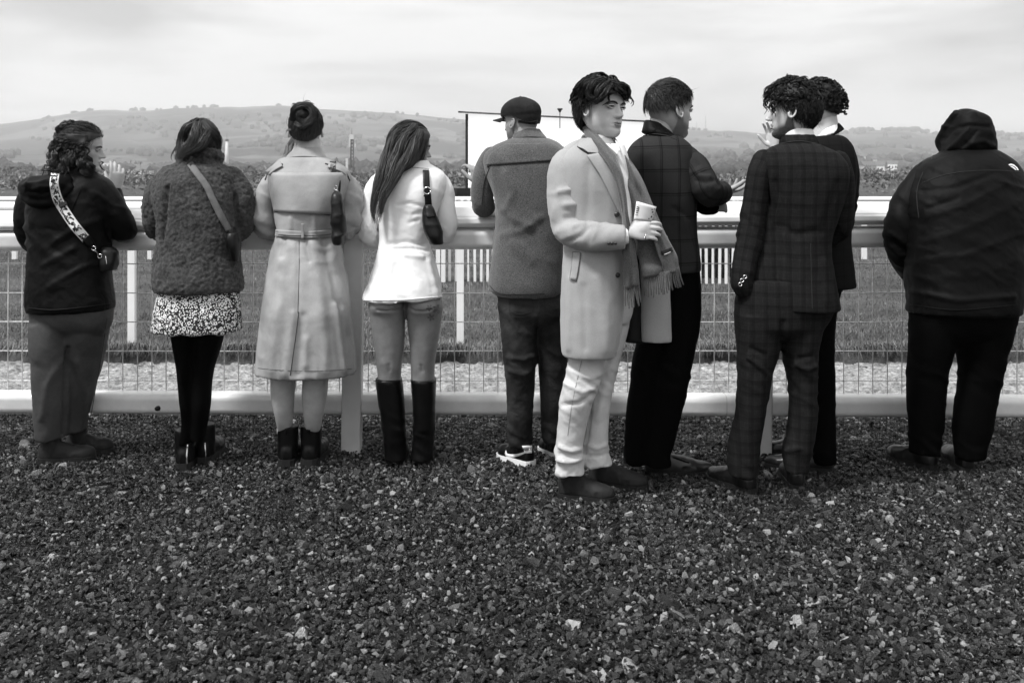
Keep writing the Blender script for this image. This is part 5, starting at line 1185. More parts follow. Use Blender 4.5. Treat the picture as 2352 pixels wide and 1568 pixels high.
# ================================================================== 3: woman in a trench coat
p = Person(4.77, 702, 'woman in belted light trench coat, hair in a high bun', 'fair', lean=.12, y0=400, y1=720)
T = p.lf([(362, 650, 752, .085), (372, 634, 772, .11), (386, 622, 796, .13), (405, 616, 806, .145), (440, 622, 798, .15), (480, 630, 786, .145), (520, 635, 774, .13), (536, 637, 770, .125), (548, 634, 774, .13), (580, 624, 786, .145), (640, 612, 797, .165), (700, 604, 804, .175), (760, 597, 810, .185), (820, 591, 816, .19), (856, 588, 818, .19)], core=.62)
SL = p.tb([(638, 408, .04, 22), (617, 436, .03, 26), (608, 480, .03, 27), (612, 520, .08, 26), (648, 535, .24, 21)], core=.55)
SR = p.tb([(784, 408, .04, 22), (804, 438, .03, 26), (808, 480, .03, 27), (802, 520, .08, 27), (770, 535, .24, 21)], core=.55)
p.garment('trench_coat', [T], M_trench, .0078, 3, wr=[(.006, .16, .35, .45, [(.25, .25, .8)]), (.004, .06, 1.6, .25, [(1.06, .10, 1.2)])],
          folds=[([(684, 560), (686, 640), (683, 720)], 3, -.006), ([(674, 722), (664, 800), (655, 858)], 9, .011), ([(696, 726), (690, 800), (684, 858)], 9, -.010), ([(650, 560), (640, 700), (625, 850)], 14, .010), ([(720, 560), (735, 680), (748, 850)], 13, .012), ([(700, 548), (712, 600)], 5, -.010), ([(655, 548), (650, 590)], 5, -.010), ([(745, 548), (760, 620), (780, 700)], 9, -.010), ([(668, 500), (668, 525)], 6, .010), ([(720, 500), (724, 528)], 6, .010), ([(770, 700), (790, 850)], 6, .012), ([(700, 840), (702, 780)], 8, .008)])
for s_, rows in (('l', SL), ('r', SR)):
    pa = [(632, 400, .04), (614, 430, .03), (608, 480, .03), (612, 520, .08), (648, 535, .24)] if s_ == 'l' else [(790, 400, .04), (806, 430, .03), (808, 480, .03), (802, 520, .08), (770, 535, .24)]
    p.garment('sleeve', [rows], M_trench, .0075, 2, wr=[(.010, .05, 3, .25, [(.24, .10, 1.4)], .5), (.006, .10, .8, .6)], path=pa, key='sleeve_' + s_)
body = ['trench_coat']
p.patch('storm_flap', [(622, 396), (622, 430), (627, 460), (629, 486)], [(800, 396), (790, 430), (783, 460), (778, 494)], M_trench, off=.011, thick=.010, keys=body, n=26, bulge=.006)
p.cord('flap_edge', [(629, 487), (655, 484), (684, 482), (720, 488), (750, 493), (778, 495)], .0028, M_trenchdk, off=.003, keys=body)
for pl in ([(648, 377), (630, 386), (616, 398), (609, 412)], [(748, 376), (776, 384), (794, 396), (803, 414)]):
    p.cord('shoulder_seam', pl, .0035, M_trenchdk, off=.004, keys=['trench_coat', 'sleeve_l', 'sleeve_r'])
for pl in ([(646, 376), (628, 386), (614, 398)], [(754, 378), (782, 387), (798, 398)]):
    p.ribbon('epaulette', pl, 13, M_trench, off=.012, thick=.006, keys=['trench_coat', 'sleeve_l', 'sleeve_r'], label=None)
p.ribbon('belt', [(632, 535), (660, 537), (702, 539), (740, 537), (778, 534)], 16, M_trench, off=.014, thick=.008, keys=body)
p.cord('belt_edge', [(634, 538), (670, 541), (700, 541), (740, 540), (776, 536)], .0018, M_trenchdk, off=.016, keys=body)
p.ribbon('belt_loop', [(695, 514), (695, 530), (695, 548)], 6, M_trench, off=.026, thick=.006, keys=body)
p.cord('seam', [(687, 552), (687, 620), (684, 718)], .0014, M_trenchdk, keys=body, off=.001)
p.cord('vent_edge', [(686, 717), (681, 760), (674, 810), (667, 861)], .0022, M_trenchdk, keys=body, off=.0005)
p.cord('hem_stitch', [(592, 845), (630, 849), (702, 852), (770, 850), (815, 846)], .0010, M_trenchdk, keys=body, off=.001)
ck = p.lf([(338, 677, 738, .058, .03), (346, 672, 741, .066, .03), (356, 662, 746, .075, .025), (367, 650, 754, .088, .02)], n=34)
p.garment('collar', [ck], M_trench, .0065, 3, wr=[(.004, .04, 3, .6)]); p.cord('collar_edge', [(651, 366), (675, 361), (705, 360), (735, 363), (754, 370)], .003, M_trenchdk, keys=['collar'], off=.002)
calf = [p.lf([(840, 622, 680, .062), (880, 622, 679, .066), (905, 623, 676, .066), (940, 629, 674, .056), (975, 636, 671, .045, .02), (1000, 640, 668, .030, .05)]), p.lf([(840, 696, 754, .062), (880, 695, 753, .066), (905, 694, 751, .066), (940, 696, 745, .056), (975, 700, 738, .045, .02), (1000, 703, 734, .030, .05)])]
p.fine.append(remesh(calf, .006, 4)); p.core.append(p.tb([(655, 700, 0, 22), (652, 850, 0, 24)])); p.core.append(p.tb([(725, 700, 0, 22), (724, 850, 0, 24)]))
for x, w_ in ((654, 19), (718, 19)):
    p.garment('sock', [p.lf([(980, x - w_ + 2, x + w_ - 3, .042, .026), (988, x - w_ + 1, x + w_ - 2, .038, .040), (1000, x - w_ + 3, x + w_ - 4, .032, .05)])], M_sock, .006, 2, key='sock%d' % x)
for hl_, to in (((656, 1077), (680, 1041)), ((708, 1076), (738, 1040))):
    p.shoe(hl_, to, M_boot, M_sole, width=.053, top=.08, sole=.042, shaft=(.192, .050), point=.2, name='chelsea_boot', tip=.055)
for x in (657, 709):
    p.ribbon('pull_tab', [(x, 982), (x, 996)], 7, M_boot, off=.004, thick=.004, keys=[k for k in p.surf if k.startswith('sho') or k.startswith('sock')], across=3)
p.core.append(p.tb([(705, 400, .0, 28), (710, 350, .03, 25), (708, 320, .05, 23)]))
p.fine.append(remesh([p.lf([(318, 684, 736, .052, .04), (335, 682, 736, .054, .03), (352, 682, 736, .058, .02)])], .006, 4))
p.head(703, 352, 106, 92, dy=.05, pitch=-6, fem=True)
hl = hairline(front=.84, nape=.20, side=.52, temple=.66, ear=.40)
p.shell('hair', hl, .030, B_brown, rough=.35, freq=45)
bn = np.array([0, -.36, .90])
tob = lambda q, k, r: (bn - q)
p.strands('hair', hl, H_brown, 4600, .13, 8, tob, lift=.035, lift1=.05, curl=.0025, wave=.08, jit=.08, width=.0009, seed=31, lenvar=.15, fly=.03)
bc = p.pt(696, 262, -.05); bun, fb = ellipsoid(bc, (.052, .046, .044), 22, 14); p.child('hair_bun', bun + (.007 * vnoise(bun * 60, 3))[:, None], fb, B_brown)
p.locks('hair_bun', [[(676, 275, -.07, 8), (674, 256, -.09, 9), (690, 243, -.10, 9), (712, 246, -.10, 9), (718, 266, -.10, 8), (704, 280, -.10, 7), (686, 276, -.11, 7), (684, 262, -.12, 6), (698, 256, -.13, 6)], [(715, 280, -.06, 8), (722, 262, -.08, 9), (712, 246, -.08, 8), (692, 240, -.07, 8), (676, 250, -.07, 7)], [(680, 284, -.08, 7), (700, 288, -.1, 8), (718, 276, -.1, 7), (720, 258, -.1, 6)]], H_brown, per=380, curl=.003, wave=.06, seed=6, width=.0009)
p.locks('stray_hair', [[(690, 248, -.08, 4), (694, 237, -.08, 3), (708, 234, -.08, 3), (716, 244, -.08, 2)], [(706, 246, -.08, 4), (716, 237, -.07, 3), (722, 244, -.06, 2)], [(668, 296, -.05, 2), (660, 300, -.05, 2), (656, 312, -.05, 1)], [(684, 246, -.08, 2), (676, 240, -.08, 3), (670, 246, -.08, 2)]], H_fair, per=16, curl=.003, wave=.05, seed=4, width=.0009)
p.locks('stray_hair', [[(672, 318, .10, 6), (666, 335, .08, 8), (660, 350, .05, 9), (652, 364, .02, 8)]], H_fair, per=120, curl=.002, wave=.1, seed=14, width=.0012)
for x, sd in ((660, 1), (758, -1)):
    p.hand(p.pt(x, 536, .27), np.array([.9 * sd, .5, 0]), np.array([0, .3, 1]), side=sd, vox=.005, size=.9)
p.finish(); P3 = p
def shoulder_bag(p, lab, strap, buck, body_rows, flap=None, keys=None, chain=None, m=None):
    bag = empty('shoulder_bag', p.O); props(bag, lab, 'bag')
    reparent(p.ribbon('strap', strap, 14, m or M_bag, off=.012, thick=.006, keys=keys), bag)
    V, Fc = remesh([p.lf(body_rows)], .0055, 3); V += vnormals(V, Fc) * (.004 * ridge(np.c_[V[:, 2] * 22, V[:, 0] * 8, V[:, 1] * 8], 4))[:, None]; p.surf['bag'] = (V, Fc)
    reparent(p.child('bag_body', V, Fc, m or M_bag), bag); return bag
keys = ['trench_coat', 'sleeve_r']
bag = shoulder_bag(p, 'slim black shoulder bag with chain link hanging on the trench coat', [(765, 370, 14), (765, 388, 13), (768, 408, 11), (770, 424, 7)], 0, [(440, 766, 779, .02, -.17), (452, 762, 787, .04, -.17), (480, 761, 792, .055, -.16), (515, 761, 795, .06, -.15), (548, 763, 795, .06, -.14), (561, 768, 792, .05, -.14)], keys=keys)
H = p.hits([(770, 425), (771, 432), (771, 440)], keys, .016); ps = []
for c, rx, rz in ((H[1] + [0, 0, .0], .007, .012), (H[2] + [.001, 0, -.002], .011, .009)):
    ps.append(tube([c + np.array([rx * math.cos(t), -.003 * math.sin(t * 2), rz * math.sin(t)]) for t in np.linspace(0, 6.283, 15)], [.0026] * 15, n=6, sub=1, round_ends=False))
V, Fc = join(ps); reparent(p.child('chain_link', V, Fc, M_metal), bag)
reparent(p.ribbon('strap', [(773, 404, 7), (780, 420, 6), (778, 450, 5)], 6, M_bag, off=.012, thick=.006, keys=keys), bag)
# ================================================================== 4: woman in a white blazer
p = Person(4.80, 930, 'woman in white blazer with very long straight brown hair and knee-high boots', 'tan', lean=.12, y0=410, y1=700)
T = p.lf([(376, 912, 986, .065), (386, 892, 1002, .09), (398, 876, 1018, .11), (416, 866, 1026, .13), (450, 866, 1022, .135), (490, 869, 1004, .125), (530, 871, 992, .115), (560, 870, 988, .115), (590, 864, 996, .13), (630, 852, 1007, .145), (665, 840, 1014, .16), (686, 834, 1018, .165)], core=.62, tilt=.03)
SLp = [(880, 410, .03, 19), (860, 435, .04, 22), (848, 485, .04, 20), (845, 525, .04, 20), (853, 548, .10, 18), (900, 548, .26, 15)]
SRp = [(1010, 416, .03, 20), (1020, 440, .03, 23), (1026, 490, .03, 22), (1030, 522, .05, 21), (1020, 540, .10, 18), (985, 540, .26, 15)]
wv = [(.005, .05, 2.2, .45, [(.82, .10, 1.1)], .45), (.004, .11, 1.2, .6, (), -.3)]
p.garment('blazer', [T], M_whitejkt, .0075, 3, wr=wv, folds=[([(895, 560), (930, 556), (975, 562)], 5, -.009), ([(905, 572), (950, 570), (985, 575)], 4, -.008), ([(930, 585), (970, 590)], 5, .008), ([(960, 505), (940, 512)], 4, -.006), ([(968, 488), (950, 492)], 4, -.006), ([(900, 600), (890, 640), (875, 680)], 8, .008), ([(985, 600), (995, 640), (1005, 680)], 6, .008), ([(912, 472), (940, 466), (975, 474)], 3, -.007)])
for nm, R_ in (('l', SLp), ('r', SRp)):
    p.garment('sleeve', [p.tb(R_, core=.55)], M_whitejkt, .0075, 3, wr=[(.007, .045, 2.5, .3, [(.28, .08, 1.4), (.0, .05, .6)], .5)], path=[r[:3] for r in R_], key='sleeve_' + nm)
ck = p.lf([(368, 920, 984, .055, .03), (376, 915, 988, .062, .025), (386, 908, 992, .072, .01)], n=34); p.garment('collar', [ck], M_whitejkt, .0065, 3)
p.cord('seam', [(905, 386), (935, 384), (985, 388)], .0016, M_seam, off=.0, keys=['collar', 'blazer']); o = COL.objects[-1]
p.cord('hem', [(836, 689), (880, 689), (930, 688), (980, 684), (1016, 681)], .003, M_whitejkt, keys=['blazer'])
th = [p.lf([(672, 858, 926, .10), (690, 848, 931, .128), (708, 848, 931, .125), (722, 850, 930, .108), (760, 855, 930, .098), (800, 861, 928, .09), (835, 865, 923, .082), (860, 868, 921, .075), (900, 868, 921, .07)], core=.0),
      p.lf([(672, 938, 1006, .10), (690, 934, 1015, .128), (708, 933, 1017, .125), (722, 934, 1015, .108), (760, 938, 1010, .098), (800, 942, 1004, .09), (835, 944, 999, .082), (860, 946, 998, .075), (900, 946, 998, .07)])]
V, Fc = remesh(th, .0065, 4); N = vnormals(V, Fc); px = project(V); view = V - np.array([0, 0, EYE]); view /= np.linalg.norm(view, axis=1)[:, None]; fr = np.clip(-(N * view).sum(1) * 1.5, 0, 1)
d_ = -.007 * np.exp(-(dist_poly(px, [(866, 712), (890, 715), (920, 711), (931, 702)]) / 2.6) ** 2) - .007 * np.exp(-(dist_poly(px, [(936, 704), (952, 715), (975, 716), (990, 711)]) / 2.6) ** 2)
d_ += .0016 * fbm(np.c_[V[:, 0] * 22, V[:, 1] * 22, V[:, 2] * 30], 6) + .004 * np.exp(-(dist_poly(px, [(880, 835), (905, 845)]) / 10) ** 2) - .005 * np.exp(-(dist_poly(px, [(893, 838), (895, 850)]) / 4) ** 2) - .005 * np.exp(-(dist_poly(px, [(968, 840), (970, 852)]) / 4) ** 2)
V = V + N * (d_ * fr)[:, None]; p.fine.append((V, Fc)); p.surf['legs'] = (V, Fc)
def leaf(cx, cy, R0, rot):
    a = np.linspace(0, 2 * math.pi, 41)[:-1]; r = R0 * (.42 + .58 * np.abs(np.cos(2.5 * a)) ** 1.4); pts = np.c_[cx + r * np.cos(a + rot), cy + r * np.sin(a + rot)]
    H = p.hits(np.vstack([pts, [[cx, cy]]]), ['legs'], .0025); n = len(pts); p.child('tattoo', H, [[i, (i + 1) % n, n] for i in range(n)], M_skinmark, False)
leaf(986, 707, 8, .3); leaf(1004, 710, 11, 1.2); leaf(990, 729, 9, .6)
for x0, x1, hx, tx, rows in ((862, 922, (908, 1070), (920, 1036), [(866, 862, 923, .088), (900, 866, 927, .084), (950, 873, 930, .078), (1000, 880, 932, .066), (1030, 882, 934, .058), (1055, 884, 934, .060)]), (943, 1003, (969, 1069), (983, 1036), [(868, 943, 1003, .088), (900, 946, 1001, .084), (950, 949, 999, .078), (1000, 949, 998, .066), (1030, 946, 996, .058), (1055, 944, 994, .060)])):
    p.garment('knee_boot', [p.lf(rows)], M_boot, .007, 3, wr=[(.004, .05, 2.5, .25, [(.16, .07, 1.6)], .5)], key='boot%d' % x0)
    p.shoe(hx, tx, M_boot, M_sole, width=.046, top=.075, sole=.035, shaft=(.12, .042), point=.3, name='boot_foot')
p.core.append(p.tb([(950, 410, .0, 24), (955, 385, .02, 20), (958, 365, .04, 18)])); p.fine.append(tube([p.pt(948, 410, 0), p.pt(956, 385, .02), p.pt(958, 360, .03)], [.055, .05, .05], n=18))
p.head(943, 394, 107, 24, dy=.04, pitch=-6, fem=True); p.eyes((1,), brow=.012); p.lips()
hl = hairline(front=.86, nape=.05, side=.44, temple=.56, ear=.22)
p.shell('hair', hl, .045, B_brown, rough=.15, freq=20)
dn = lambda q, k, r: np.c_[.10 * np.sign(r[:, 0]), -1.2 * (q[:, 2] > .70) - .12, -np.where(q[:, 2] > .78, .15, 1.0)]
p.strands('hair', hl, H_brown, 4200, .19, 10, dn, lift=.05, lift1=.07, curl=.002, wave=.2, jit=.08, width=.0010, seed=41, grav=.5, fly=.0)
p.locks('hair', [[(935, 290, -.02, 10), (905, 320, -.07, 12), (886, 360, -.11, 12), (872, 410, -.15, 10), (860, 460, -.16, 7), (856, 515, -.16, 4)], [(955, 290, -.05, 12), (925, 330, -.11, 14), (905, 370, -.14, 14), (890, 415, -.17, 10), (874, 465, -.18, 8), (866, 518, -.17, 4)], [(965, 300, -.08, 10), (950, 340, -.12, 13), (925, 378, -.15, 12), (905, 415, -.17, 9), (882, 460, -.18, 6), (872, 512, -.17, 3)], [(968, 320, -.08, 8), (962, 350, -.10, 8), (945, 375, -.13, 8), (915, 395, -.15, 8), (890, 435, -.17, 6), (870, 500, -.17, 4)], [(915, 310, -.02, 8), (893, 345, -.06, 9), (876, 385, -.10, 8), (862, 430, -.14, 7), (855, 480, -.15, 5), (861, 516, -.16, 3)]], H_brown, per=320, curl=.002, wave=.16, seed=15, width=.0010)
for x, sd in ((905, 1), (980, -1)): p.hand(p.pt(x, 545, .28), np.array([.8 * sd, .5, 0]), np.array([0, .3, 1]), side=sd, vox=.005, size=.9)
p.finish(); P4 = p
keys = ['blazer', 'sleeve_r']
bag = shoulder_bag(p, 'dark leather shoulder bag with round buckle hanging on the white blazer', [(978, 390, 14), (979, 410, 15), (980, 432, 15), (983, 455, 15), (985, 490, 17)], 0, [(470, 975, 992, .02, -.19), (485, 972, 998, .035, -.18), (510, 971, 1008, .05, -.17), (540, 978, 1018, .055, -.16), (560, 988, 1019, .045, -.15)], keys=keys)
c = p.hits([(981, 438)], keys, .020)[0]; V, Fc = tube([c + .0165 * np.array([math.cos(t), 0, math.sin(t)]) for t in np.linspace(0, 6.283, 19)], [.0028] * 19, n=6, sub=1, round_ends=False); reparent(p.child('buckle', V, Fc, M_metal), bag)
reparent(p.ribbon('keeper', [(973, 450), (990, 449)], 4, M_bag, off=.022, thick=.006, keys=keys), bag)
reparent(p.patch('flap', [(976, 470), (977, 490), (980, 500)], [(992, 470), (998, 490), (1000, 498)], M_bag, off=.010, thick=.006, keys=['bag'] + keys, n=8), bag)

# ================================================================== 5: man in a cap
p = Person(4.82, 1205, 'man in dark baseball cap, grey wool overshirt and dark jeans', 'mid', lean=.10, y0=400, y1=700)
T = p.lf([(318, 1170, 1262, .09), (330, 1140, 1285, .125), (345, 1120, 1300, .145), (365, 1110, 1312, .16), (400, 1116, 1312, .175), (450, 1134, 1308, .18), (500, 1140, 1304, .175), (560, 1134, 1302, .175), (610, 1128, 1302, .175), (650, 1122, 1300, .175), (668, 1128, 1298, .17), (677, 1142, 1290, .165)], core=.68)
SLp = [(1130, 362, .03, 26), (1116, 395, .03, 28), (1108, 440, .04, 26), (1111, 474, .08, 25), (1112, 455, .20, 21), (1106, 425, .28, 16)]
SRp = [(1292, 362, .03, 26), (1306, 395, .03, 28), (1310, 440, .04, 26), (1306, 474, .10, 24), (1290, 470, .26, 18)]
p.garment('overshirt', [T], M_wool, .008, 3, wr=[(.007, .14, .8, .4, [(1.12, .15, .7)], .5), (.004, .07, 1.5, .3)], folds=[([(1160, 400), (1180, 440), (1165, 480)], 9, .010), ([(1140, 470), (1175, 500), (1215, 520)], 10, .012), ([(1150, 540), (1200, 530), (1240, 500)], 9, .009), ([(1180, 560), (1220, 600)], 12, .009)])
for nm, R_ in (('l', SLp), ('r', SRp)):
    p.garment('sleeve', [p.tb(R_, core=.55)], M_wool, .008, 3, wr=[(.006, .05, 2.5, .3, [(.27, .09, 1.3)], .4)], path=[r[:3] for r in R_], key='sleeve_' + nm)
p.patch('yoke', [(1160, 330), (1135, 345), (1120, 360), (1117, 380)], [(1268, 328), (1290, 340), (1305, 352), (1311, 366)], M_wool, off=.008, thick=.007, keys=['overshirt', 'sleeve_l', 'sleeve_r'], n=30)
p.cord('yoke_seam', [(1119, 384), (1140, 372), (1170, 364), (1210, 361), (1250, 362), (1300, 364)], .003, M_seam, off=.004, keys=['overshirt', 'sleeve_l'])
p.cord('sleeve_seam', [(1124, 386), (1112, 420), (1107, 470)], .002, M_seam, off=.002, keys=['overshirt', 'sleeve_l'])
p.cord('hem', [(1124, 655), (1145, 673), (1190, 676), (1250, 674)], .002, M_seam, keys=['overshirt'])
ck = p.lf([(296, 1186, 1240, .052, .03), (304, 1183, 1245, .060, .025), (318, 1176, 1257, .075, .015), (324, 1180, 1252, .07, .02)], n=34); p.garment('collar', [ck], M_wool, .0065, 3); p.cord('collar_edge', [(1178, 320), (1200, 316), (1225, 315), (1255, 318)], .003, M_seam, keys=['collar'], off=.001)
LL = p.lf([(700, 1145, 1236, .115), (750, 1149, 1234, .108), (800, 1154, 1233, .10, -.01), (850, 1160, 1230, .09, -.01), (900, 1163, 1227, .082, -.005), (950, 1165, 1224, .075), (1000, 1168, 1222, .068), (1023, 1170, 1222, .066)], core=.6)
RL = p.lf([(700, 1228, 1306, .115, .02), (750, 1232, 1306, .108, .03), (800, 1236, 1305, .10, .03), (850, 1238, 1303, .09, .04), (900, 1240, 1300, .082, .05), (950, 1242, 1294, .075, .06), (1000, 1245, 1290, .068, .07), (1012, 1246, 1290, .066, .07)], core=.6)
hip = p.lf([(650, 1140, 1300, .14), (690, 1142, 1304, .14), (720, 1145, 1306, .13), (745, 1156, 1298, .08)])
p.garment('jeans', [hip, LL, RL], M_denim, .008, 3, wr=[(.006, .055, 2.2, .35, [(.52, .10, 1.2), (.10, .10, 1.5), (.82, .08, .7)], .6), (.004, .03, 2, .25, [(.08, .06, 1.3)], -.6)], folds=[([(1236, 735), (1234, 800)], 4, -.012), ([(1165, 820), (1200, 826), (1228, 815)], 5, .010), ([(1170, 850), (1200, 860), (1226, 848)], 5, .010), ([(1168, 720), (1190, 760), (1228, 770)], 7, .007)])
for poly in ([(1170, 678), (1172, 720), (1190, 728), (1218, 722), (1224, 690)], [(1175, 716), (1195, 722), (1218, 716)], [(1250, 678), (1252, 716), (1268, 724)]): p.cord('pocket_stitch', poly, .0013, M_seam, keys=['jeans'], off=.001)
for hl_, to, nm in (((1222, 1073), (1148, 1050), 0), ((1285, 1054), (1248, 1034), 1)):
    o, a, b, f, s = p.shoe(hl_, to, M_boot, M_white, width=.047, top=.078, sole=.030, shaft=(.105, .036), point=.15, name='sneaker', tip=.048)
    if nm == 0:
        sk_ = ['shoe%d' % k for k in range(40) if 'shoe%d' % k in p.surf][-1:]
        sw = p.ribbon('swoosh', [(1162, 1034, 1.5), (1163, 1043, 6), (1172, 1047, 8), (1188, 1045, 6), (1206, 1039, 3.5), (1220, 1035, 1.5)], 5, M_white, off=.003, thick=.003, keys=sk_, across=3, parent=o)
        p.patch('heel_tab', [(1199, 1024), (1206, 1041)], [(1222, 1023), (1222, 1040)], M_white, off=.012, thick=.006, keys=sk_ + ['jeans'], n=6, parent=o)
        tc_ = bpy.data.curves.new('text', 'FONT'); tc_.body = 'NIKE'; tc_.size = .030; tc_.align_x = 'CENTER'; tc_.extrude = .0006; tc_.space_character = .95
        to_ = bpy.data.objects.new('text', tc_); COL.objects.link(to_); ev = to_.evaluated_get(bpy.context.evaluated_depsgraph_get()); tm = bpy.data.meshes.new_from_object(ev); bpy.data.objects.remove(to_)
        H = p.hits([(1212, 1035), (1203, 1035), (1220, 1033)], sk_ + ['jeans'], .016); xd = H[2] - H[1]; xd /= np.linalg.norm(xd); zd = np.array([0, 0, 1.]); zd -= xd * xd[2]; zd /= np.linalg.norm(zd); yd = np.cross(zd, xd)
        co_ = np.array([v.co[:] for v in tm.vertices]); sc_ = np.linalg.norm(H[2] - H[1]) * 1.12 / np.ptp(co_[:, 0]); co_ *= [sc_, sc_, 1]
        p.child('lettering', H[0] + co_[:, :1] * xd + co_[:, 1:2] * zd + (co_[:, 2:] + .000) * -yd, [list(q.vertices) for q in tm.polygons], M_ink, False, o)
p.core.append(p.tb([(1205, 400, .0, 32), (1206, 330, .03, 27), (1200, 310, .04, 25)])); p.fine.append(tube([p.pt(1206, 335, .03), p.pt(1206, 315, .035), p.pt(1202, 290, .045)], [.068, .064, .062], n=20))
p.head(1197, 332, 103, 140, dy=.06, pitch=-4)
p.stub = lambda V: np.maximum(beard_mask(V, .45, .24), fade_mask(V, .35))
capr = lambda V: (V[:, 2] > .62 - .20 * np.clip(-V[:, 1] / .4, 0, 1))
p.shell('cap', capr, lambda V: .055 + .05 * np.clip((V[:, 2] - .62) / .3, 0, 1) * np.clip((1.05 - V[:, 2]) / .3, 0, 1), M_cap, rough=.10, freq=22, label=None); capo = COL.objects[-1]
def hp(Q): return p.hl2w(np.array(Q, float))
br = []
for k in np.linspace(-1, 1, 15):
    x = .30 * math.sin(k * 1.35); y = .10 + .30 * math.cos(k * 1.2); q = []
    for t in np.linspace(0, 1, 7): q.append([x * (1 + .10 * t * (1 - abs(k))), y + t * .36 * math.cos(k * 1.15), .635 - .045 * abs(k) ** 2 - .03 * t - .05 * t * k * k + .0])
    br.append(p.hl2w(np.array(q)))
V, Fc = grid_mesh(np.stack(br), [0, 0, .004]); p.child('brim', V, Fc, M_cap, True, capo)
for ang in range(6):
    a = ang * math.pi / 3 + .5; pts = [[math.cos(a) * .375 * math.sin(t), -.02 + math.sin(a) * .47 * math.sin(t), .58 + .475 * math.cos(t)] for t in np.linspace(.05, 1.35, 9)]; p.child('seam', *tube(hp(pts), [.0022] * 9, n=6, sub=2), M_seam, True, capo)
e, fe = ellipsoid((0, -.02, 1.06), (.03, .03, .018), 10, 7); p.child('button', hp(e), fe, M_cap, True, capo)
p.ribbon('cap_strap', [(1190, 280), (1215, 284), (1236, 280)], 9, M_bag, off=.004, thick=.004, keys=['shell_cap'], across=3)
p.hand(p.pt(1103, 424, .28), np.array([-.35, .2, 1]), np.array([.6, -.6, 0]), side=-1, size=.95, curl=(.5, .6, .8, .9), vox=.004)
p.hand(p.pt(1292, 470, .27), np.array([-.8, .5, 0]), np.array([0, .3, 1]), side=-1, vox=.005)
p.finish(); P5 = p

# ================================================================== 6: man in a light overcoat, half turned to the camera
p = Person(4.30, 1370, 'man in light wool overcoat with fringed grey scarf, face turned to the camera', 'pale')
bk = p.lf([(318, 1342, 1406, .08), (334, 1318, 1417, .11), (350, 1296, 1428, .13), (375, 1282, 1442, .15), (420, 1284, 1458, .16), (470, 1290, 1464, .155), (520, 1294, 1452, .15), (560, 1294, 1436, .15), (620, 1291, 1434, .155), (680, 1288, 1432, .16), (740, 1287, 1428, .165), (790, 1289, 1420, .165), (813, 1291, 1415, .16)], core=.62, ex=2.6)
p.garment('overcoat', [bk], M_coat, .0072, 1, wr=[(.004, .16, .8, .5), (.003, .08, 1.2, .3, [(.95, .15, .6)])], folds=[([(1352, 380), (1350, 460), (1344, 540)], 9, -.005), ([(1290, 585), (1380, 580), (1440, 572)], 9, -.007), ([(1372, 640), (1390, 720), (1395, 800)], 14, .008), ([(1310, 640), (1305, 800)], 8, .008), ([(1340, 660), (1345, 800)], 10, -.006)])
SLp = [(1312, 360, .00, 30), (1296, 390, -.03, 37), (1296, 450, -.05, 39), (1306, 515, -.08, 38), (1330, 540, -.14, 36), (1385, 543, -.19, 33), (1437, 545, -.20, 29)]
p.garment('sleeve', [p.tb(SLp, core=.5, n=22, round_ends=False)], M_coat, .008, 3, wr=[(.008, .055, 2.6, .15, [(.40, .11, 1.5), (.22, .10, .6)], .5), (.003, .10, 1., .4)], path=[r[:3] for r in SLp], key='sleeve',
          folds=[([(1285, 440), (1310, 436), (1330, 446)], 6, .012), ([(1300, 470), (1325, 470), (1342, 486)], 7, .012), ([(1300, 500), (1328, 494), (1350, 512)], 6, -.012), ([(1320, 520), (1345, 512), (1370, 514)], 6, .012), ([(1305, 556), (1335, 540), (1352, 522)], 6, -.010), ([(1275, 480), (1270, 520), (1285, 550)], 8, .006)])
p.garment('shoulder', [p.tb([(1345, 333, .02, 18), (1318, 350, .0, 24), (1302, 375, -.02, 30)], n=20)], M_coat, .008, 4, key='shoulder')
lf2 = p.lf([(540, 1462, 1534, .03, .10), (600, 1468, 1537, .035, .10), (660, 1472, 1539, .04, .10), (720, 1473, 1541, .045, .10), (770, 1474, 1543, .045, .10), (784, 1475, 1543, .045, .10)], n=26)
p.garment('coat_front', [lf2], M_coat, .007, 1, wr=[(.004, .18, .5, .6)], key='front2')
p.garment('lining', [p.lf([(500, 1425, 1500, .04, .14), (650, 1425, 1492, .05, .16), (786, 1433, 1492, .05, .17)])], M_lining, .009, 3, key='lining')  # near-black panel: the lining plus the shadow inside the open coat, as colour
p.garment('far_sleeve', [p.tb([(1415, 376, .10, 20), (1438, 420, .14, 22), (1462, 500, .16, 22), (1472, 560, .14, 19)], core=.5)], M_coat, .009, 3, key='far')
ck = ['overcoat', 'shoulder', 'sleeve']
p.patch('collar', [(1339, 309), (1331, 322), (1326, 335), (1340, 342), (1351, 350)], [(1356, 312), (1362, 324), (1370, 336), (1374, 344), (1376, 352)], M_coat, off=.016, thick=.012, keys=ck, n=12)
p.patch('lapel', [(1348, 356), (1362, 378), (1377, 400), (1392, 428), (1408, 460), (1427, 497)], [(1380, 350), (1395, 370), (1408, 396), (1420, 430), (1430, 465), (1434, 502)], M_coat, off=.015, thick=.012, keys=ck, n=14, bulge=.004)
p.cord('painted_lapel_shadow', [(1327, 337), (1336, 344), (1350, 352)], .0028, M_seam, off=.003, keys=ck)  # dark cord paints the shadow between collar and lapel
p.cord('front_edge', [(1433, 500), (1434, 560), (1433, 640), (1430, 720), (1420, 790), (1415, 810)], .004, M_coat, off=-.002, keys=['overcoat'])
p.cord('pocket_edge', [(1315, 578), (1334, 582), (1330, 612), (1324, 646), (1309, 643), (1313, 610), (1315, 580)], .0012, M_grstrap, off=.0, keys=['overcoat'])
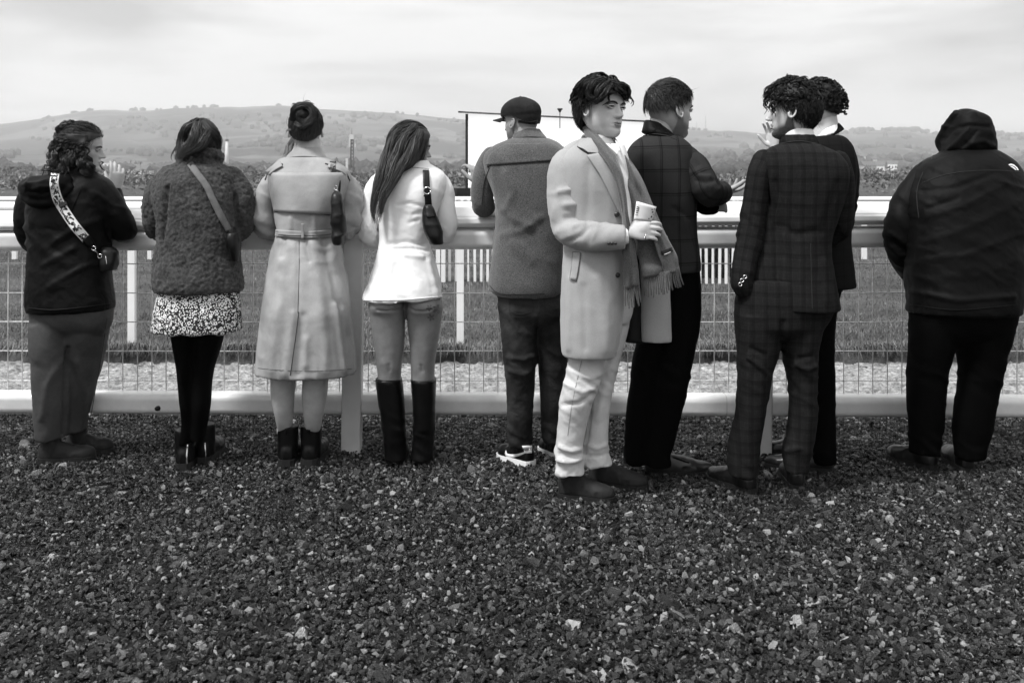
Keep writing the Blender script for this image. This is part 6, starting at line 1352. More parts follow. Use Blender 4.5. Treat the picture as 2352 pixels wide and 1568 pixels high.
p.patch('pocket_welt', [(1316, 579), (1313, 612), (1310, 642)], [(1333, 582), (1329, 614), (1323, 645)], M_coat, off=.006, thick=.006, keys=['overcoat'], n=8)
def button(par, px, keys, r=.011):
    h = p.hits([px], keys, .006)[0]; V, Fc = tube([h + [0, .004, 0], h - [0, .003, 0]], [r, r * .9], n=16, sub=1, round_ends=False); o = p.child('button', V, Fc, M_btn)
    V, Fc = tube([h + r * .55 * np.array([math.cos(t), -.45, math.sin(t)]) for t in np.linspace(0, 6.283, 13)], [.0012] * 13, n=5, sub=1, round_ends=False)
    p.child('rim', V, Fc, M_btn, parent=o)
button(p, (1417, 493), ['overcoat']); button(p, (1419, 632), ['overcoat'])
for x in (1398, 1406, 1414): button(p, (x, 559), ['sleeve'], .006)
# trousers and boots
LL = p.lf([(700, 1310, 1415, .10), (780, 1306, 1395, .10), (823, 1308, 1388, .095), (873, 1296, 1377, .09, -.02), (927, 1285, 1360, .082, -.02), (981, 1281, 1346, .074), (1035, 1274, 1338, .068, .01), (1086, 1277, 1344, .066, .01)], core=.6)
RL = p.lf([(700, 1372, 1450, .10, .08), (760, 1376, 1442, .10, .08), (823, 1372, 1424, .09, .08), (873, 1362, 1410, .08, .09), (927, 1350, 1401, .074, .09), (981, 1342, 1397, .07, .09), (1035, 1336, 1397, .066, .09), (1068, 1340, 1404, .064, .08)], core=.6)
p.garment('chinos', [p.lf([(600, 1300, 1460, .13, .02), (700, 1305, 1455, .12, .03), (740, 1310, 1445, .11, .04)]), LL, RL], M_chino, .0075, 3, wr=[(.008, .045, 2.4, .12, [(.10, .10, 1.5), (.50, .10, .9)], .7), (.005, .028, 2, .1, [(.09, .07, 1.3)], -.6), (.004, .12, 1.5, .5)],
          folds=[([(1300, 880), (1340, 900), (1372, 885)], 5, .012), ([(1310, 850), (1350, 868), (1378, 862)], 6, .010), ([(1290, 930), (1330, 925), (1362, 905)], 4, -.010), ([(1285, 1025), (1310, 1035), (1335, 1030)], 4, .013), ([(1278, 1055), (1305, 1062), (1338, 1052)], 4, .013), ([(1285, 1042), (1320, 1046), (1336, 1042)], 3, -.012), ([(1345, 1020), (1370, 1030), (1395, 1020)], 4, .010), ([(1350, 1045), (1375, 1048), (1398, 1040)], 3, -.010), ([(1358, 930), (1350, 1000), (1344, 1040)], 3, -.012), ([(1385, 900), (1375, 960)], 7, .008)])
p.cord('seam', [(1336, 828), (1324, 880), (1312, 940), (1304, 1000)], .0009, M_grstrap, keys=['chinos'], off=.0005)
p.shoe((1283, 1140), (1412, 1152), M_brownboot, M_sole, width=.048, top=.092, sole=.022, shaft=(.13, .045), point=.25, name='chelsea_boot', tip=.048)
p.shoe((1352, 1112), (1489, 1124), M_brownboot, M_sole, width=.048, top=.092, sole=.022, shaft=(.13, .045), point=.25, name='chelsea_boot', tip=.048)
# shirt, scarf
p.garment('shirt', [p.lf([(330, 1392, 1434, .05, -.06), (370, 1396, 1446, .07, -.06), (430, 1410, 1452, .07, -.07), (500, 1426, 1456, .06, -.09), (560, 1428, 1456, .05, -.08)])], M_shirt, .0075, 3, wr=[(.004, .06, 1.5, .6)], key='shirt')
p.strip('shirt_collar', [(1391, 329, -.125, 1412, 352, -.150), (1400, 331, -.135, 1418, 356, -.160), (1410, 336, -.14, 1421, 347, -.160)], M_shirt, thick=.006, bulge=.004)
p.strip('shirt_collar', [(1413, 322, -.10, 1420, 347, -.155), (1419, 325, -.09, 1425, 348, -.145), (1424, 331, -.08, 1424, 345, -.135)], M_shirt, thick=.006, bulge=.004)
p.strip('scarf', [(1339, 292, .02, 1352, 284, .05), (1345, 314, -.05, 1374, 310, -.06), (1364, 341, -.12, 1396, 336, -.13), (1389, 370, -.165, 1414, 366, -.175), (1411, 410, -.19, 1428, 400, -.195), (1424, 462, -.20, 1438, 445, -.20), (1430, 510, -.20, 1444, 500, -.20), (1431, 560, -.19, 1458, 560, -.19), (1431, 620, -.18, 1466, 615, -.19), (1433, 664, -.17, 1469, 653, -.18)], M_scarf, bulge=.022, wave=.012, thick=.012, key='scarf1', seed=4); sc1 = COL.objects[-1]
p.strip('scarf_tail', [(1408, 316, -.04, 1413, 318, .0), (1420, 350, -.09, 1440, 354, -.03), (1430, 385, -.13, 1462, 388, -.05), (1440, 425, -.15, 1481, 424, -.06), (1450, 470, -.16, 1500, 470, -.08), (1458, 520, -.165, 1524, 526, -.10), (1464, 575, -.165, 1551, 580, -.11), (1471, 606, -.165, 1557, 604, -.12), (1477, 638, -.16, 1560, 618, -.12)], M_scarf, bulge=.03, wave=.022, thick=.012, key='scarf2', seed=9, parent=sc1)
p.strip('scarf_fold', [(1478, 470, -.19, 1502, 476, -.12), (1492, 520, -.20, 1526, 530, -.13), (1508, 575, -.20, 1553, 582, -.14), (1520, 605, -.20, 1558, 606, -.145), (1528, 630, -.20, 1561, 619, -.15)], M_scarf, bulge=.012, wave=.01, thick=.010, key='scarf3', seed=12, parent=sc1)
ps = []
for (xa, ya, da, xb, yb, db, n, ln, sl) in ((1434, 662, -.175, 1468, 653, -.185, 9, 44, 5), (1478, 636, -.165, 1527, 628, -.19, 12, 46, 4), (1528, 630, -.205, 1560, 618, -.16, 9, 40, 8)):
    for u in np.linspace(.03, .97, n):
        x, y, d_ = xa + (xb - xa) * u, ya + (yb - ya) * u, da + (db - da) * u; l = ln * rng.uniform(.85, 1.1); s_ = sl * (u + .3) + rng.normal(0, 1.2)
        ps.append(tube([p.pt(x, y - 3, d_), p.pt(x + s_ * .4, y + l * .5, d_), p.pt(x + s_, y + l, d_ + .005)], [.0036, .0034, .0026], n=6, sub=2))
p.child('fringe', *join(ps), M_scarf, True, sc1)['kind'] = 'stuff'
p.patch('label', [(1518, 577), (1521, 586)], [(1543, 568), (1546, 577)], M_black, off=.008, thick=.003, keys=['scarf2', 'scarf3'], n=5, parent=sc1)
p.cord('stitch', [(1526, 584.5), (1533, 582), (1540, 578.5)], .0014, M_white, off=.012, keys=['scarf2', 'scarf3'], parent=sc1)
# head
p.core.append(p.tb([(1375, 400, .0, 32), (1380, 340, -.02, 26), (1384, 310, -.02, 24)])); p.fine.append(tube([p.pt(1384, 350, .0), p.pt(1382, 325, .01), p.pt(1376, 290, .02)], [.056, .053, .053], n=20)); p.stub = lambda V: beard_mask(V, .16, .22)
p.head(1382, 319, 137, -47, dy=.0, pitch=0, roll=-3, jaw=1.04)
p.eyes((-1, 1), brow=.011, look=.004); p.lips(.014)
hl = hairline(front=.83, nape=.28, side=.60, temple=.70, ear=.52)
p.shell('hair', hl, lambda V: np.where(V[:, 2] > .66, .045 - .02 * np.clip((V[:, 2] - .8) / .15, 0, 1), .025) * np.clip(.35 + (V[:, 2] - .3) * 2, .35, 1), B_black, rough=.35, freq=28)
up = lambda V: hl(V) & (V[:, 2] > .62)
wavy = lambda q, k, r: np.c_[np.where(r[:, 0] > -.05, 1., -1.) * (.5 + .6 * k), -.35 + 1.0 * (q[:, 1] > .25) * (k < .3), np.where(k < .35, .7, -.7) * np.ones(len(q))]
p.strands('hair', up, H_black, 150, .115, 14, wavy, lift=.035, lift1=.055, vol=(1.16, 1.10, 1.0), curl=.010, wave=.062, jit=.16, width=.0011, clump=32, crad=.0075, seed=61, fly=.0, off=.05)
low = lambda V: hl(V) & (V[:, 2] <= .72)
p.strands('hair', low, H_black, 3000, .05, 8, lambda q, k, r: np.c_[np.zeros(len(q)), -.45 * np.ones(len(q)), -1. * np.ones(len(q))], lift=.05, lift1=.09, curl=.004, wave=.05, jit=.14, width=.0009, seed=62, fly=.004, stick=.1, off=.02)
p.locks('hair', [[(1394, 184, -.07, 7), (1374, 186, -.12, 9), (1358, 200, -.13, 10), (1352, 218, -.13, 9), (1366, 226, -.13, 7), (1380, 216, -.14, 5)], [(1402, 190, -.09, 7), (1386, 194, -.13, 9), (1374, 208, -.14, 9), (1374, 224, -.14, 7), (1386, 222, -.14, 4)], [(1404, 190, -.09, 6), (1418, 193, -.10, 8), (1432, 200, -.09, 9), (1440, 214, -.06, 8), (1444, 228, -.03, 6)], [(1388, 185, -.05, 6), (1365, 186, -.09, 8), (1346, 194, -.10, 10), (1336, 212, -.08, 10), (1328, 228, -.04, 8)], [(1404, 196, -.11, 6), (1396, 206, -.14, 7), (1386, 218, -.15, 7), (1374, 232, -.14, 6), (1358, 238, -.12, 4)], [(1412, 194, -.11, 6), (1424, 206, -.11, 7), (1436, 220, -.07, 7), (1440, 238, -.03, 4)], [(1340, 200, -.04, 8), (1328, 214, -.0, 9), (1324, 232, .03, 7), (1334, 250, .04, 6), (1342, 270, .04, 5)]], H_black, per=300, curl=.003, wave=.06, seed=16, width=.0010)
# hand with the paper
w0 = p.pt(1438, 531, -.20); p.hand(w0, np.array([1, -.18, .05]), np.array([.10, -1, .32]), side=-1, size=1.0, curl=(.42, .45, .5, .55), thumb=(.55, .8, .10), spread=.06, tc=.1)
p.child('ring', *tube([p.pt(1482, 543, -.27) + .0105 * np.array([-.2 * math.cos(t) * 0, math.cos(t), math.sin(t)]) for t in np.linspace(0, 6.283, 17)], [.0022] * 17, n=6, sub=1, round_ends=False), M_metal)
p.garment('shirt_cuff', [p.tb([(1428, 542, -.20, 21), (1443, 541, -.20, 20)], round_ends=False)], M_shirt, .006, 2, key='cuff')
p.finish(); P6 = p
G = []
for u in np.linspace(0, 1, 9):
    a, b = np.array([1455, 506.]) + (np.array([1496, 510.]) - [1455, 506]) * u, np.array([1462, 462.]) + (np.array([1508, 475.]) - [1462, 462]) * u
    G.append([p.pt(*(a + (b - a) * t), -.245 - .010 * math.sin(u * 3.1) - .012 * t) for t in np.linspace(0, 1, 7)])
G = np.array(G); V, Fc = grid_mesh(G, [0, .0012, 0]); tk = thing_here('paper_slip', p, V, Fc, M_paper, 'small printed white paper slip held by the man in the light overcoat', 'ticket')
def print_bar(u0, u1, t0, t1):
    q = lambda u, t: (G[int(u * 8)][int(t * 6)] * 0 + np.array([np.interp(u * 8, np.arange(9), [np.interp(t * 6, np.arange(7), G[i, :, k]) for i in range(9)]) for k in range(3)])) - [0, .0018, 0] - p.O
    V, Fc = np.array([q(u0, t0), q(u1, t0), q(u1, t1), q(u0, t1)]), [[0, 1, 2, 3]]
    return V, Fc
prs = [print_bar(*a) for a in ((.05, .18, .70, .74), (.05, .18, .60, .64), (.05, .18, .50, .54), (.155, .18, .5, .74), (.06, .18, .40, .44), (.06, .10, .28, .32), (.12, .18, .28, .32), (.86, .94, .58, .66), (.88, .95, .28, .38), (.80, .87, .74, .79), (.93, .97, .80, .86), (.78, .84, .16, .22), (.95, .98, .45, .52))]
o = new_obj('print', make_mesh('print', *join(prs), False), M_ink, tk)
# ================================================================== 7: man in windowpane jacket, arm held out
p = Person(4.62, 1530, 'man in dark windowpane jacket laughing to the right with an open hand held out', 'fair')
T = p.lf([(312, 1478, 1556, .08), (322, 1462, 1574, .11), (336, 1448, 1588, .135), (355, 1440, 1596, .15), (400, 1444, 1600, .165), (450, 1455, 1600, .165), (500, 1462, 1598, .155), (545, 1464, 1600, .15), (590, 1462, 1606, .16), (622, 1462, 1609, .165)], core=.66, tilt=-.0)
p.garment('windowpane_jacket', [T], M_window, .008, 3, wr=[(.005, .13, .8, .5), (.003, .06, 1.6, .4)], folds=[([(1575, 500), (1590, 560), (1600, 610)], 6, .008), ([(1550, 480), (1580, 500)], 6, -.008)])
SP = [(1568, 352, -.02, 27), (1590, 378, -.06, 33), (1610, 412, -.10, 34), (1622, 437, -.12, 33), (1640, 443, -.05, 30), (1657, 442, .05, 27)]
p.garment('sleeve', [p.tb(SP, core=.5, n=22, round_ends=False)], M_window, .0078, 3, wr=[(.007, .05, 2.4, .2, [(.26, .10, 1.3), (.1, .07, .6)], .4)], path=[r[:3] for r in SP], key='sleeve', folds=[([(1585, 350), (1600, 380)], 5, -.009), ([(1595, 395), (1612, 405), (1630, 405)], 4, .008), ([(1600, 415), (1622, 420), (1640, 415)], 4, -.008)])
p.garment('far_sleeve', [p.tb([(1590, 380, .14, 26), (1605, 430, .16, 26), (1615, 470, .12, 22), (1638, 478, .05, 16)], core=.5), p.tb([(1602, 474, .0, 14), (1640, 476, -.03, 13)], n=12)], M_blacktr, .008, 3, key='far')
p.garment('cuff', [p.tb([(1650, 442, .03, 19), (1660, 441, .06, 18)], round_ends=False)], M_shirt, .007, 2, key='cuff', parent=None)
ck = p.lf([(280, 1480, 1524, .055, .01), (292, 1478, 1538, .065, .0), (304, 1476, 1550, .078, -.01), (316, 1472, 1560, .09, .0)], n=34, tilt=-.25); p.garment('collar', [ck], M_blackjkt, .0065, 3)
p.cord('collar_edge', [(1478, 312), (1500, 308), (1530, 312), (1556, 322)], .003, M_seam, keys=['collar', 'windowpane_jacket'], off=.001)
LL = p.lf([(585, 1470, 1585, .12), (640, 1470, 1580, .12), (740, 1470, 1556, .12), (800, 1460, 1545, .11), (860, 1450, 1525, .098), (920, 1442, 1505, .09), (980, 1436, 1494, .082), (1040, 1434, 1484, .072), (1062, 1434, 1482, .07)], core=.6)
RL = p.lf([(585, 1500, 1602, .12, -.0), (640, 1500, 1608, .125, -.01), (740, 1510, 1608, .12, -.03), (800, 1505, 1596, .11, -.05), (860, 1498, 1585, .10, -.07), (920, 1492, 1572, .09, -.07), (980, 1487, 1556, .082, -.07), (1040, 1482, 1543, .074, -.07), (1066, 1480, 1540, .072, -.07)], core=.6)
p.garment('trousers', [LL, RL], M_blacktr, .008, 3, wr=[(.005, .06, 2.2, .4, [(.5, .1, 1.), (.1, .1, 1.2)], .5)])
p.shoe((1442, 1076), (1478, 1040), M_shine, M_sole, width=.045, top=.078, sole=.020, shaft=(.10, .038), point=.5, name='dress_shoe')
o, a, b, f, s = p.shoe((1481, 1090), (1638, 1086), M_shine, M_sole, width=.047, top=.085, sole=.020, shaft=(.11, .040), point=.7, name='dress_shoe', tip=.040)
sk_ = ['shoe%d' % k for k in range(40) if 'shoe%d' % k in p.surf][-1:]
for x in (1552, 1560, 1568, 1576): p.cord('lace', [(x - 6, 1050 + (x - 1552) * .35), (x + 6, 1053 + (x - 1552) * .35)], .003, M_blackjkt, keys=sk_, off=.003, parent=o)
p.core.append(p.tb([(1520, 400, .0, 32), (1518, 320, .0, 28), (1522, 295, .02, 26)])); p.fine.append(tube([p.pt(1516, 330, .0), p.pt(1518, 305, .01), p.pt(1526, 270, .02)], [.064, .062, .064], n=20))
p.head(1538, 318, 130, 26, dy=.02, pitch=-3, roll=0, jaw=1.03); p.eyes((1,), brow=.012); p.lips()
hl = hairline(front=.86, nape=.52, side=.70, temple=.74, ear=.62)
p.stub = lambda V: np.maximum(beard_mask(V, .55, .23), fade_mask(V, .6))
p.shell('hair', hl, lambda V: .028 * np.ones(len(V)), B_black, rough=.25, freq=40)
p.strands('hair', hl, H_dark, 7000, .032, 5, lambda q, k, r: np.c_[.15 * np.ones(len(q)) * np.sign(r[:, 0]), np.where(r[:, 2] > .80, 1.2, .35), np.where(r[:, 2] > .80, .0, -.8)], lift=.03, lift1=.04, curl=.0012, wave=.06, jit=.14, width=.0010, seed=71, fly=.002, off=.05, stick=.2)
p.hand(p.pt(1658, 441, .05), np.array([.66, .66, .10]), np.array([.05, .12, -1]), side=-1, size=1.0, curl=(.22, .25, .32, .45), thumb=(.75, .7, -.45), spread=.09)
p.hand(p.pt(1640, 477, -.02), np.array([1, .2, .0]), np.array([0, -.9, .3]), side=-1, size=.6, curl=(.8, .8, .8, .8), vox=.006)
p.finish(); P7 = p

# ================================================================== 9: man behind, curly hair
p = Person(4.72, 1900, 'man in dark check suit with curly hair, half hidden behind another suited man', 'pale')
T = p.lf([(312, 1868, 1930, .08), (322, 1850, 1944, .11), (345, 1825, 1955, .14), (380, 1812, 1962, .155), (440, 1815, 1960, .16), (500, 1820, 1950, .155), (560, 1822, 1950, .15), (610, 1818, 1956, .155), (650, 1815, 1961, .16), (658, 1816, 1961, .16)], core=.66)
SRp = [(1936, 342, .02, 24), (1947, 385, .03, 26), (1946, 440, .03, 26), (1940, 490, .03, 24), (1925, 530, .0, 22), (1928, 600, -.06, 20), (1926, 655, -.08, 17)]
p.garment('suit_jacket', [T], M_check2, .008, 3, wr=[(.005, .12, .8, .5), (.003, .06, 1.5, .4)])
p.garment('sleeve', [p.tb(SRp, core=.5)], M_check2, .008, 3, wr=[(.005, .05, 2.5, .3, [(.3, .1, 1.)], .4)], path=[r[:3] for r in SRp], key='sleeve')
SLp = [(1834, 355, .06, 25), (1806, 400, .10, 26), (1790, 425, .16, 23), (1784, 370, .22, 18), (1780, 348, .24, 16)]
p.garment('far_sleeve', [p.tb(SLp, core=.5)], M_check2, .008, 3, key='far')
p.hand(p.pt(1779, 342, .24), np.array([-.12, .05, 1]), np.array([.5, .85, 0]), side=1, size=.85, curl=(.25, .3, .4, .5), thumb=(.8, .7, -.3), spread=.10)
ck = p.lf([(289, 1890, 1924, .05, .02), (300, 1880, 1930, .062, .01), (314, 1868, 1938, .08, .0)], n=34, tilt=.5); p.garment('collar', [ck], M_check2, .0065, 3, key='collar')
p.garment('shirt_collar', [p.lf([(292, 1874, 1920, .056, .0), (312, 1862, 1928, .07, .0)], n=30, tilt=.35)], M_shirt, .006, 2)
LL = p.lf([(640, 1830, 1935, .12), (700, 1836, 1921, .115), (760, 1842, 1914, .11), (820, 1850, 1913, .10), (880, 1858, 1916, .09), (960, 1862, 1916, .08), (1040, 1864, 1917, .072), (1062, 1866, 1916, .07)], core=.6)
LF = p.lf([(640, 1820, 1890, .11, .1), (760, 1824, 1884, .105, .14), (880, 1826, 1874, .09, .18), (1000, 1822, 1864, .075, .22), (1040, 1820, 1860, .07, .22)], core=.6)
p.garment('trousers', [LL, LF], M_blacktr, .008, 3, wr=[(.005, .06, 2.2, .4, [(.5, .1, 1.), (.1, .1, 1.2)], .5)])
p.shoe((1915, 1084), (1756, 1072), M_shine, M_sole, width=.046, top=.08, sole=.022, shaft=(.11, .040), point=.6, name='dress_shoe', tip=.042)
p.shoe((1866, 1046), (1758, 1040), M_shine, M_sole, width=.046, top=.08, sole=.022, shaft=(.11, .040), point=.6, name='dress_shoe', tip=.042)
p.core.append(p.tb([(1890, 400, .0, 30), (1892, 320, .0, 26), (1890, 290, .02, 25)])); p.fine.append(tube([p.pt(1894, 325, .0), p.pt(1894, 295, .01), p.pt(1888, 262, .02)], [.066, .064, .064], n=20))
p.head(1881, 306, 117, 152, dy=.02, pitch=-2); p.eyes((-1,), brow=.012); p.lips()
hl = hairline(front=.84, nape=.34, side=.62, temple=.70, ear=.50)
p.shell('hair', hl, lambda V: .03 + .005 * np.clip((V[:, 2] - .5) / .4, 0, 1), B_black, rough=.5, freq=45)
p.strands('hair', lambda V: hl(V) & (V[:, 2] > .40), H_black, 270, .045, 12, lambda q, k, r: np.c_[r[:, 0], r[:, 1], r[:, 2] - .5], lift=.02, lift1=.04, vol=(1.08, 1.08, 1.02), curl=.008, wave=.030, jit=.22, width=.0010, clump=17, crad=.0052, seed=91, fly=.001, off=.04)
p.stub = lambda V: np.maximum(beard_mask(V, .6, .22), fade_mask(V, .5))
p.finish(); P9 = p

# ================================================================== 8: man in a check suit, back to the camera
p = Person(4.38, 1810, 'man in glen check suit with tousled dark hair and beard, one hand in pocket', 'pale')
T = p.lf([(330, 1792, 1876, .085), (338, 1774, 1894, .115), (350, 1756, 1920, .145), (372, 1748, 1940, .165), (400, 1750, 1946, .175), (440, 1758, 1940, .175), (490, 1768, 1924, .165), (540, 1774, 1908, .155), (580, 1774, 1904, .155), (620, 1772, 1910, .16), (670, 1768, 1919, .17), (709, 1765, 1926, .175)], core=.66, tilt=-.01)
FR = p.lf([(470, 1735, 1800, .09, .04), (560, 1724, 1800, .10, .04), (640, 1708, 1800, .12, .03), (672, 1704, 1800, .12, .03)], ex=2.6)
p.garment('suit_jacket', [T, FR], M_check, .008, 3, wr=[(.005, .15, .7, .5), (.003, .06, 1.6, .35)], folds=[([(1845, 640), (1848, 705)], 3, -.004), ([(1790, 520), (1830, 540), (1870, 530)], 9, -.007), ([(1780, 420), (1795, 470), (1800, 520)], 8, -.007), ([(1925, 420), (1905, 480), (1890, 530)], 8, -.007), ([(1800, 600), (1795, 690)], 9, .007), ([(1890, 600), (1900, 690)], 9, .007)])
SLp = [(1754, 368, .0, 26), (1744, 400, -.02, 28), (1736, 460, -.02, 29), (1726, 530, -.02, 30), (1714, 590, -.04, 29), (1706, 640, -.06, 26), (1708, 660, -.06, 24)]
SRp = [(1926, 372, .0, 26), (1932, 410, .0, 30), (1930, 470, .02, 31), (1926, 520, .06, 30), (1900, 545, .16, 26), (1860, 550, .26, 22)]
for nm, R_ in (('l', SLp), ('r', SRp)):
    p.garment('sleeve', [p.tb(R_, core=.5, n=20)], M_check, .008, 3, wr=[(.007, .05, 2.5, .22, [(.33, .10, 1.2), (.55, .10, .9)], .45), (.003, .12, 1, .4)], path=[r[:3] for r in R_], key='sleeve_' + nm)
p.cord('vent', [(1862, 560), (1864, 640), (1866, 708)], .002, M_seam, keys=['suit_jacket'], off=.001)
for k, (x, y) in enumerate(((1700, 646), (1696, 655), (1707, 638))):
    h = p.hits([(x + 4, y - 2)], ['sleeve_l'], .004)[0]; p.child('cuff_button', *tube([h + .0075 * np.array([math.cos(t), -.2, math.sin(t)]) for t in np.linspace(0, 6.283, 13)], [.0022] * 13, n=6, sub=1, round_ends=False), M_metal)
ck = p.lf([(309, 1796, 1869, .068, .02), (317, 1793, 1874, .073, .015), (330, 1790, 1880, .082, .01), (336, 1794, 1878, .08, .01)], n=34); p.garment('collar', [ck], M_check, .0065, 3); p.cord('collar_edge', [(1790, 331), (1815, 326), (1845, 325), (1878, 331)], .0028, M_seam, keys=['collar', 'suit_jacket'], off=.001)
p.garment('shirt_collar', [p.lf([(296, 1800, 1865, .064, .02), (314, 1795, 1870, .070, .02)], n=30)], M_shirt, .006, 2)
hip = p.lf([(640, 1700, 1915, .14), (690, 1690, 1918, .15), (730, 1688, 1905, .145), (755, 1690, 1888, .135), (778, 1702, 1874, .08)])
LL = p.lf([(720, 1688, 1802, .13), (760, 1690, 1794, .125), (801, 1694, 1789, .115), (873, 1695, 1769, .10), (945, 1691, 1758, .09), (999, 1678, 1749, .082), (1035, 1671, 1744, .076), (1090, 1673, 1735, .072)], core=.6)
RL = p.lf([(720, 1795, 1892, .13), (760, 1797, 1884, .125), (801, 1797, 1877, .115), (873, 1811, 1873, .10), (945, 1814, 1876, .09), (1000, 1807, 1870, .082), (1040, 1797, 1862, .076), (1082, 1801, 1852, .07)], core=.6)
p.garment('suit_trousers', [hip, LL, RL], M_check, .008, 3, wr=[(.006, .055, 2.2, .25, [(.50, .10, 1.2), (.10, .10, 1.2)], .6)], folds=[([(1720, 820), (1750, 845), (1770, 868)], 5, .012), ([(1725, 800), (1755, 815)], 5, -.010), ([(1830, 835), (1855, 850), (1874, 840)], 5, .012), ([(1836, 822), (1870, 815)], 4, -.008), ([(1798, 740), (1795, 790)], 5, -.012), ([(1690, 690), (1720, 670)], 5, .008), ([(1805, 1035), (1835, 1030)], 5, .010)])
p.shoe((1732, 1136), (1628, 1098), M_shine, M_sole, width=.048, top=.085, sole=.026, shaft=(.115, .040), point=.5, name='dress_shoe', tip=.044)
p.shoe((1832, 1128), (1806, 1084), M_shine, M_sole, width=.047, top=.085, sole=.026, shaft=(.115, .040), point=.5, name='dress_shoe', tip=.044)
p.core.append(p.tb([(1838, 420, .0, 36), (1836, 330, .0, 30), (1832, 300, .02, 27)])); p.fine.append(tube([p.pt(1836, 335, .01), p.pt(1834, 305, .02), p.pt(1826, 270, .02)], [.056, .054, .056], n=20))
p.head(1822, 319, 132, 157, dy=.02, pitch=-3); p.eyes((-1,), brow=.014); p.lips()
hl = hairline(front=.82, nape=.26, side=.60, temple=.70, ear=.46)
p.shell('hair', hl, lambda V: np.clip(.018 + .03 * (V[:, 2] - .25) / .4, .010, .035), B_black, rough=.35, freq=35)
p.stub = lambda V: np.maximum(beard_mask(V, .90, .20), fade_mask(V, .6)); brd = lambda V: beard_mask(V, 1., .19) > .6
top = lambda V: hl(V) & (V[:, 2] > .60)
p.strands('hair', top, H_black, 170, .09, 12, lambda q, k, r: np.c_[.5 * np.sign(r[:, 0]), .75 * np.ones(len(q)), np.where(k < .4, .6, -.8) * np.ones(len(q))], lift=.025, lift1=.045, vol=(1.12, 1.06, 1.0), curl=.009, wave=.05, jit=.22, width=.0010, clump=25, crad=.0065, seed=81, fly=.001, off=.05)
p.strands('hair', lambda V: hl(V) & (V[:, 2] > .26) & (V[:, 2] < .75), H_black, 4200, .045, 8, lambda q, k, r: np.c_[np.zeros(len(q)), -.2 * np.ones(len(q)), -np.ones(len(q))], lift=.05, lift1=.03, curl=.003, wave=.05, jit=.14, width=.0009, seed=82, fly=.003, off=.03, stick=.12)
p.locks('stray_hair', [[(1800, 190, -.02, 4), (1775, 195, -.02, 5), (1758, 210, .0, 5), (1751, 228, .0, 3)], [(1790, 196, .03, 4), (1768, 205, .04, 4), (1757, 222, .05, 4), (1760, 236, .06, 2)], [(1812, 185, .0, 3), (1808, 176, .0, 3), (1806, 168, .0, 2)], [(1835, 184, .0, 4), (1846, 176, .0, 4), (1858, 182, .0, 2)], [(1825, 186, .0, 3), (1815, 176, .0, 3), (1798, 180, .0, 2)], [(1870, 206, .0, 4), (1880, 214, .0, 4), (1886, 226, .0, 2)]], H_black, per=22, curl=.003, wave=.05, seed=8, width=.0011)
p.hand(p.pt(1858, 550, .27), np.array([-.9, .4, 0]), np.array([0, .3, 1]), side=1, vox=.005); p.hand(p.pt(1709, 655, -.05), np.array([.3, .1, -1]), np.array([-.8, -.5, 0]), side=1, vox=.005, size=.8)
p.garment('pocket_flap', [p.tb([(1700, 668, -.02, 12), (1730, 672, -.04, 13)], n=12)], M_check, .007, 3, parent=None)
p.finish(); P8 = p

# ================================================================== 10: person in a hooded waterproof
p = Person(4.68, 2215, 'person in black hooded waterproof jacket with hood up, turned to the rail', 'mid', lean=.12, y0=420, y1=720)
T = p.lf([(346, 2172, 2288, .11), (362, 2136, 2312, .15), (380, 2112, 2330, .175), (410, 2094, 2346, .20), (460, 2076, 2356, .215), (520, 2076, 2352, .215), (580, 2080, 2350, .21), (640, 2084, 2346, .205), (690, 2087, 2341, .20), (718, 2088, 2337, .19)], core=.66)
SLp = [(2124, 394, .02, 24), (2100, 428, .02, 28), (2080, 475, .02, 36), (2068, 538, .04, 38), (2076, 590, .10, 32), (2096, 630, .20, 26)]
SRp = [(2314, 392, .02, 24), (2338, 430, .03, 28), (2356, 490, .03, 35), (2356, 550, .06, 36), (2340, 600, .14, 30), (2320, 640, .22, 26)]
p.garment('waterproof_jacket', [T], M_blackjkt2, .0085, 3, wr=[(.008, .07, 3.5, .55, [(.95, .2, .4)], .45), (.004, .035, 3.5, .45, (), .5)], folds=[([(2130, 500), (2220, 470), (2310, 420)], 8, .004), ([(2110, 560), (2210, 530), (2330, 470)], 9, .003), ([(2110, 600), (2220, 585), (2335, 540)], 8, .004), ([(2140, 640), (2240, 630), (2335, 600)], 9, .002), ([(2120, 440), (2200, 430), (2280, 400)], 6, -.005), ([(2130, 480), (2200, 455)], 5, -.005), ([(2090, 668), (2200, 690), (2330, 680)], 6, .008)])
for nm, R_ in (('l', SLp), ('r', SRp)):
    p.garment('sleeve', [p.tb(R_, core=.5, n=20)], M_blackjkt2, .0085, 3, wr=[(.009, .055, 2.6, .4, [(.35, .12, .9)], .5)], path=[r[:3] for r in R_], key='sleeve_' + nm)
p.cord('yoke_seam', [(2120, 420), (2170, 402), (2230, 393), (2300, 392), (2345, 396)], .002, M_seam, keys=['waterproof_jacket', 'sleeve_l', 'sleeve_r'], off=.001)
p.cord('armhole', [(2120, 396), (2106, 440), (2110, 500)], .002, M_seam, keys=['waterproof_jacket', 'sleeve_l'], off=.001)
p.cord('hem', [(2090, 700), (2200, 712), (2336, 700)], .003, M_blackjkt2, keys=['waterproof_jacket'], off=.001)
hd = p.lf([(251, 2205, 2222, .03, .02), (258, 2196, 2246, .06, .02), (270, 2188, 2266, .10, .02), (290, 2178, 2272, .12, .02), (310, 2172, 2278, .13, .02), (330, 2166, 2280, .13, .02), (350, 2166, 2282, .125, .02), (366, 2160, 2288, .125, .02)], core=.0)
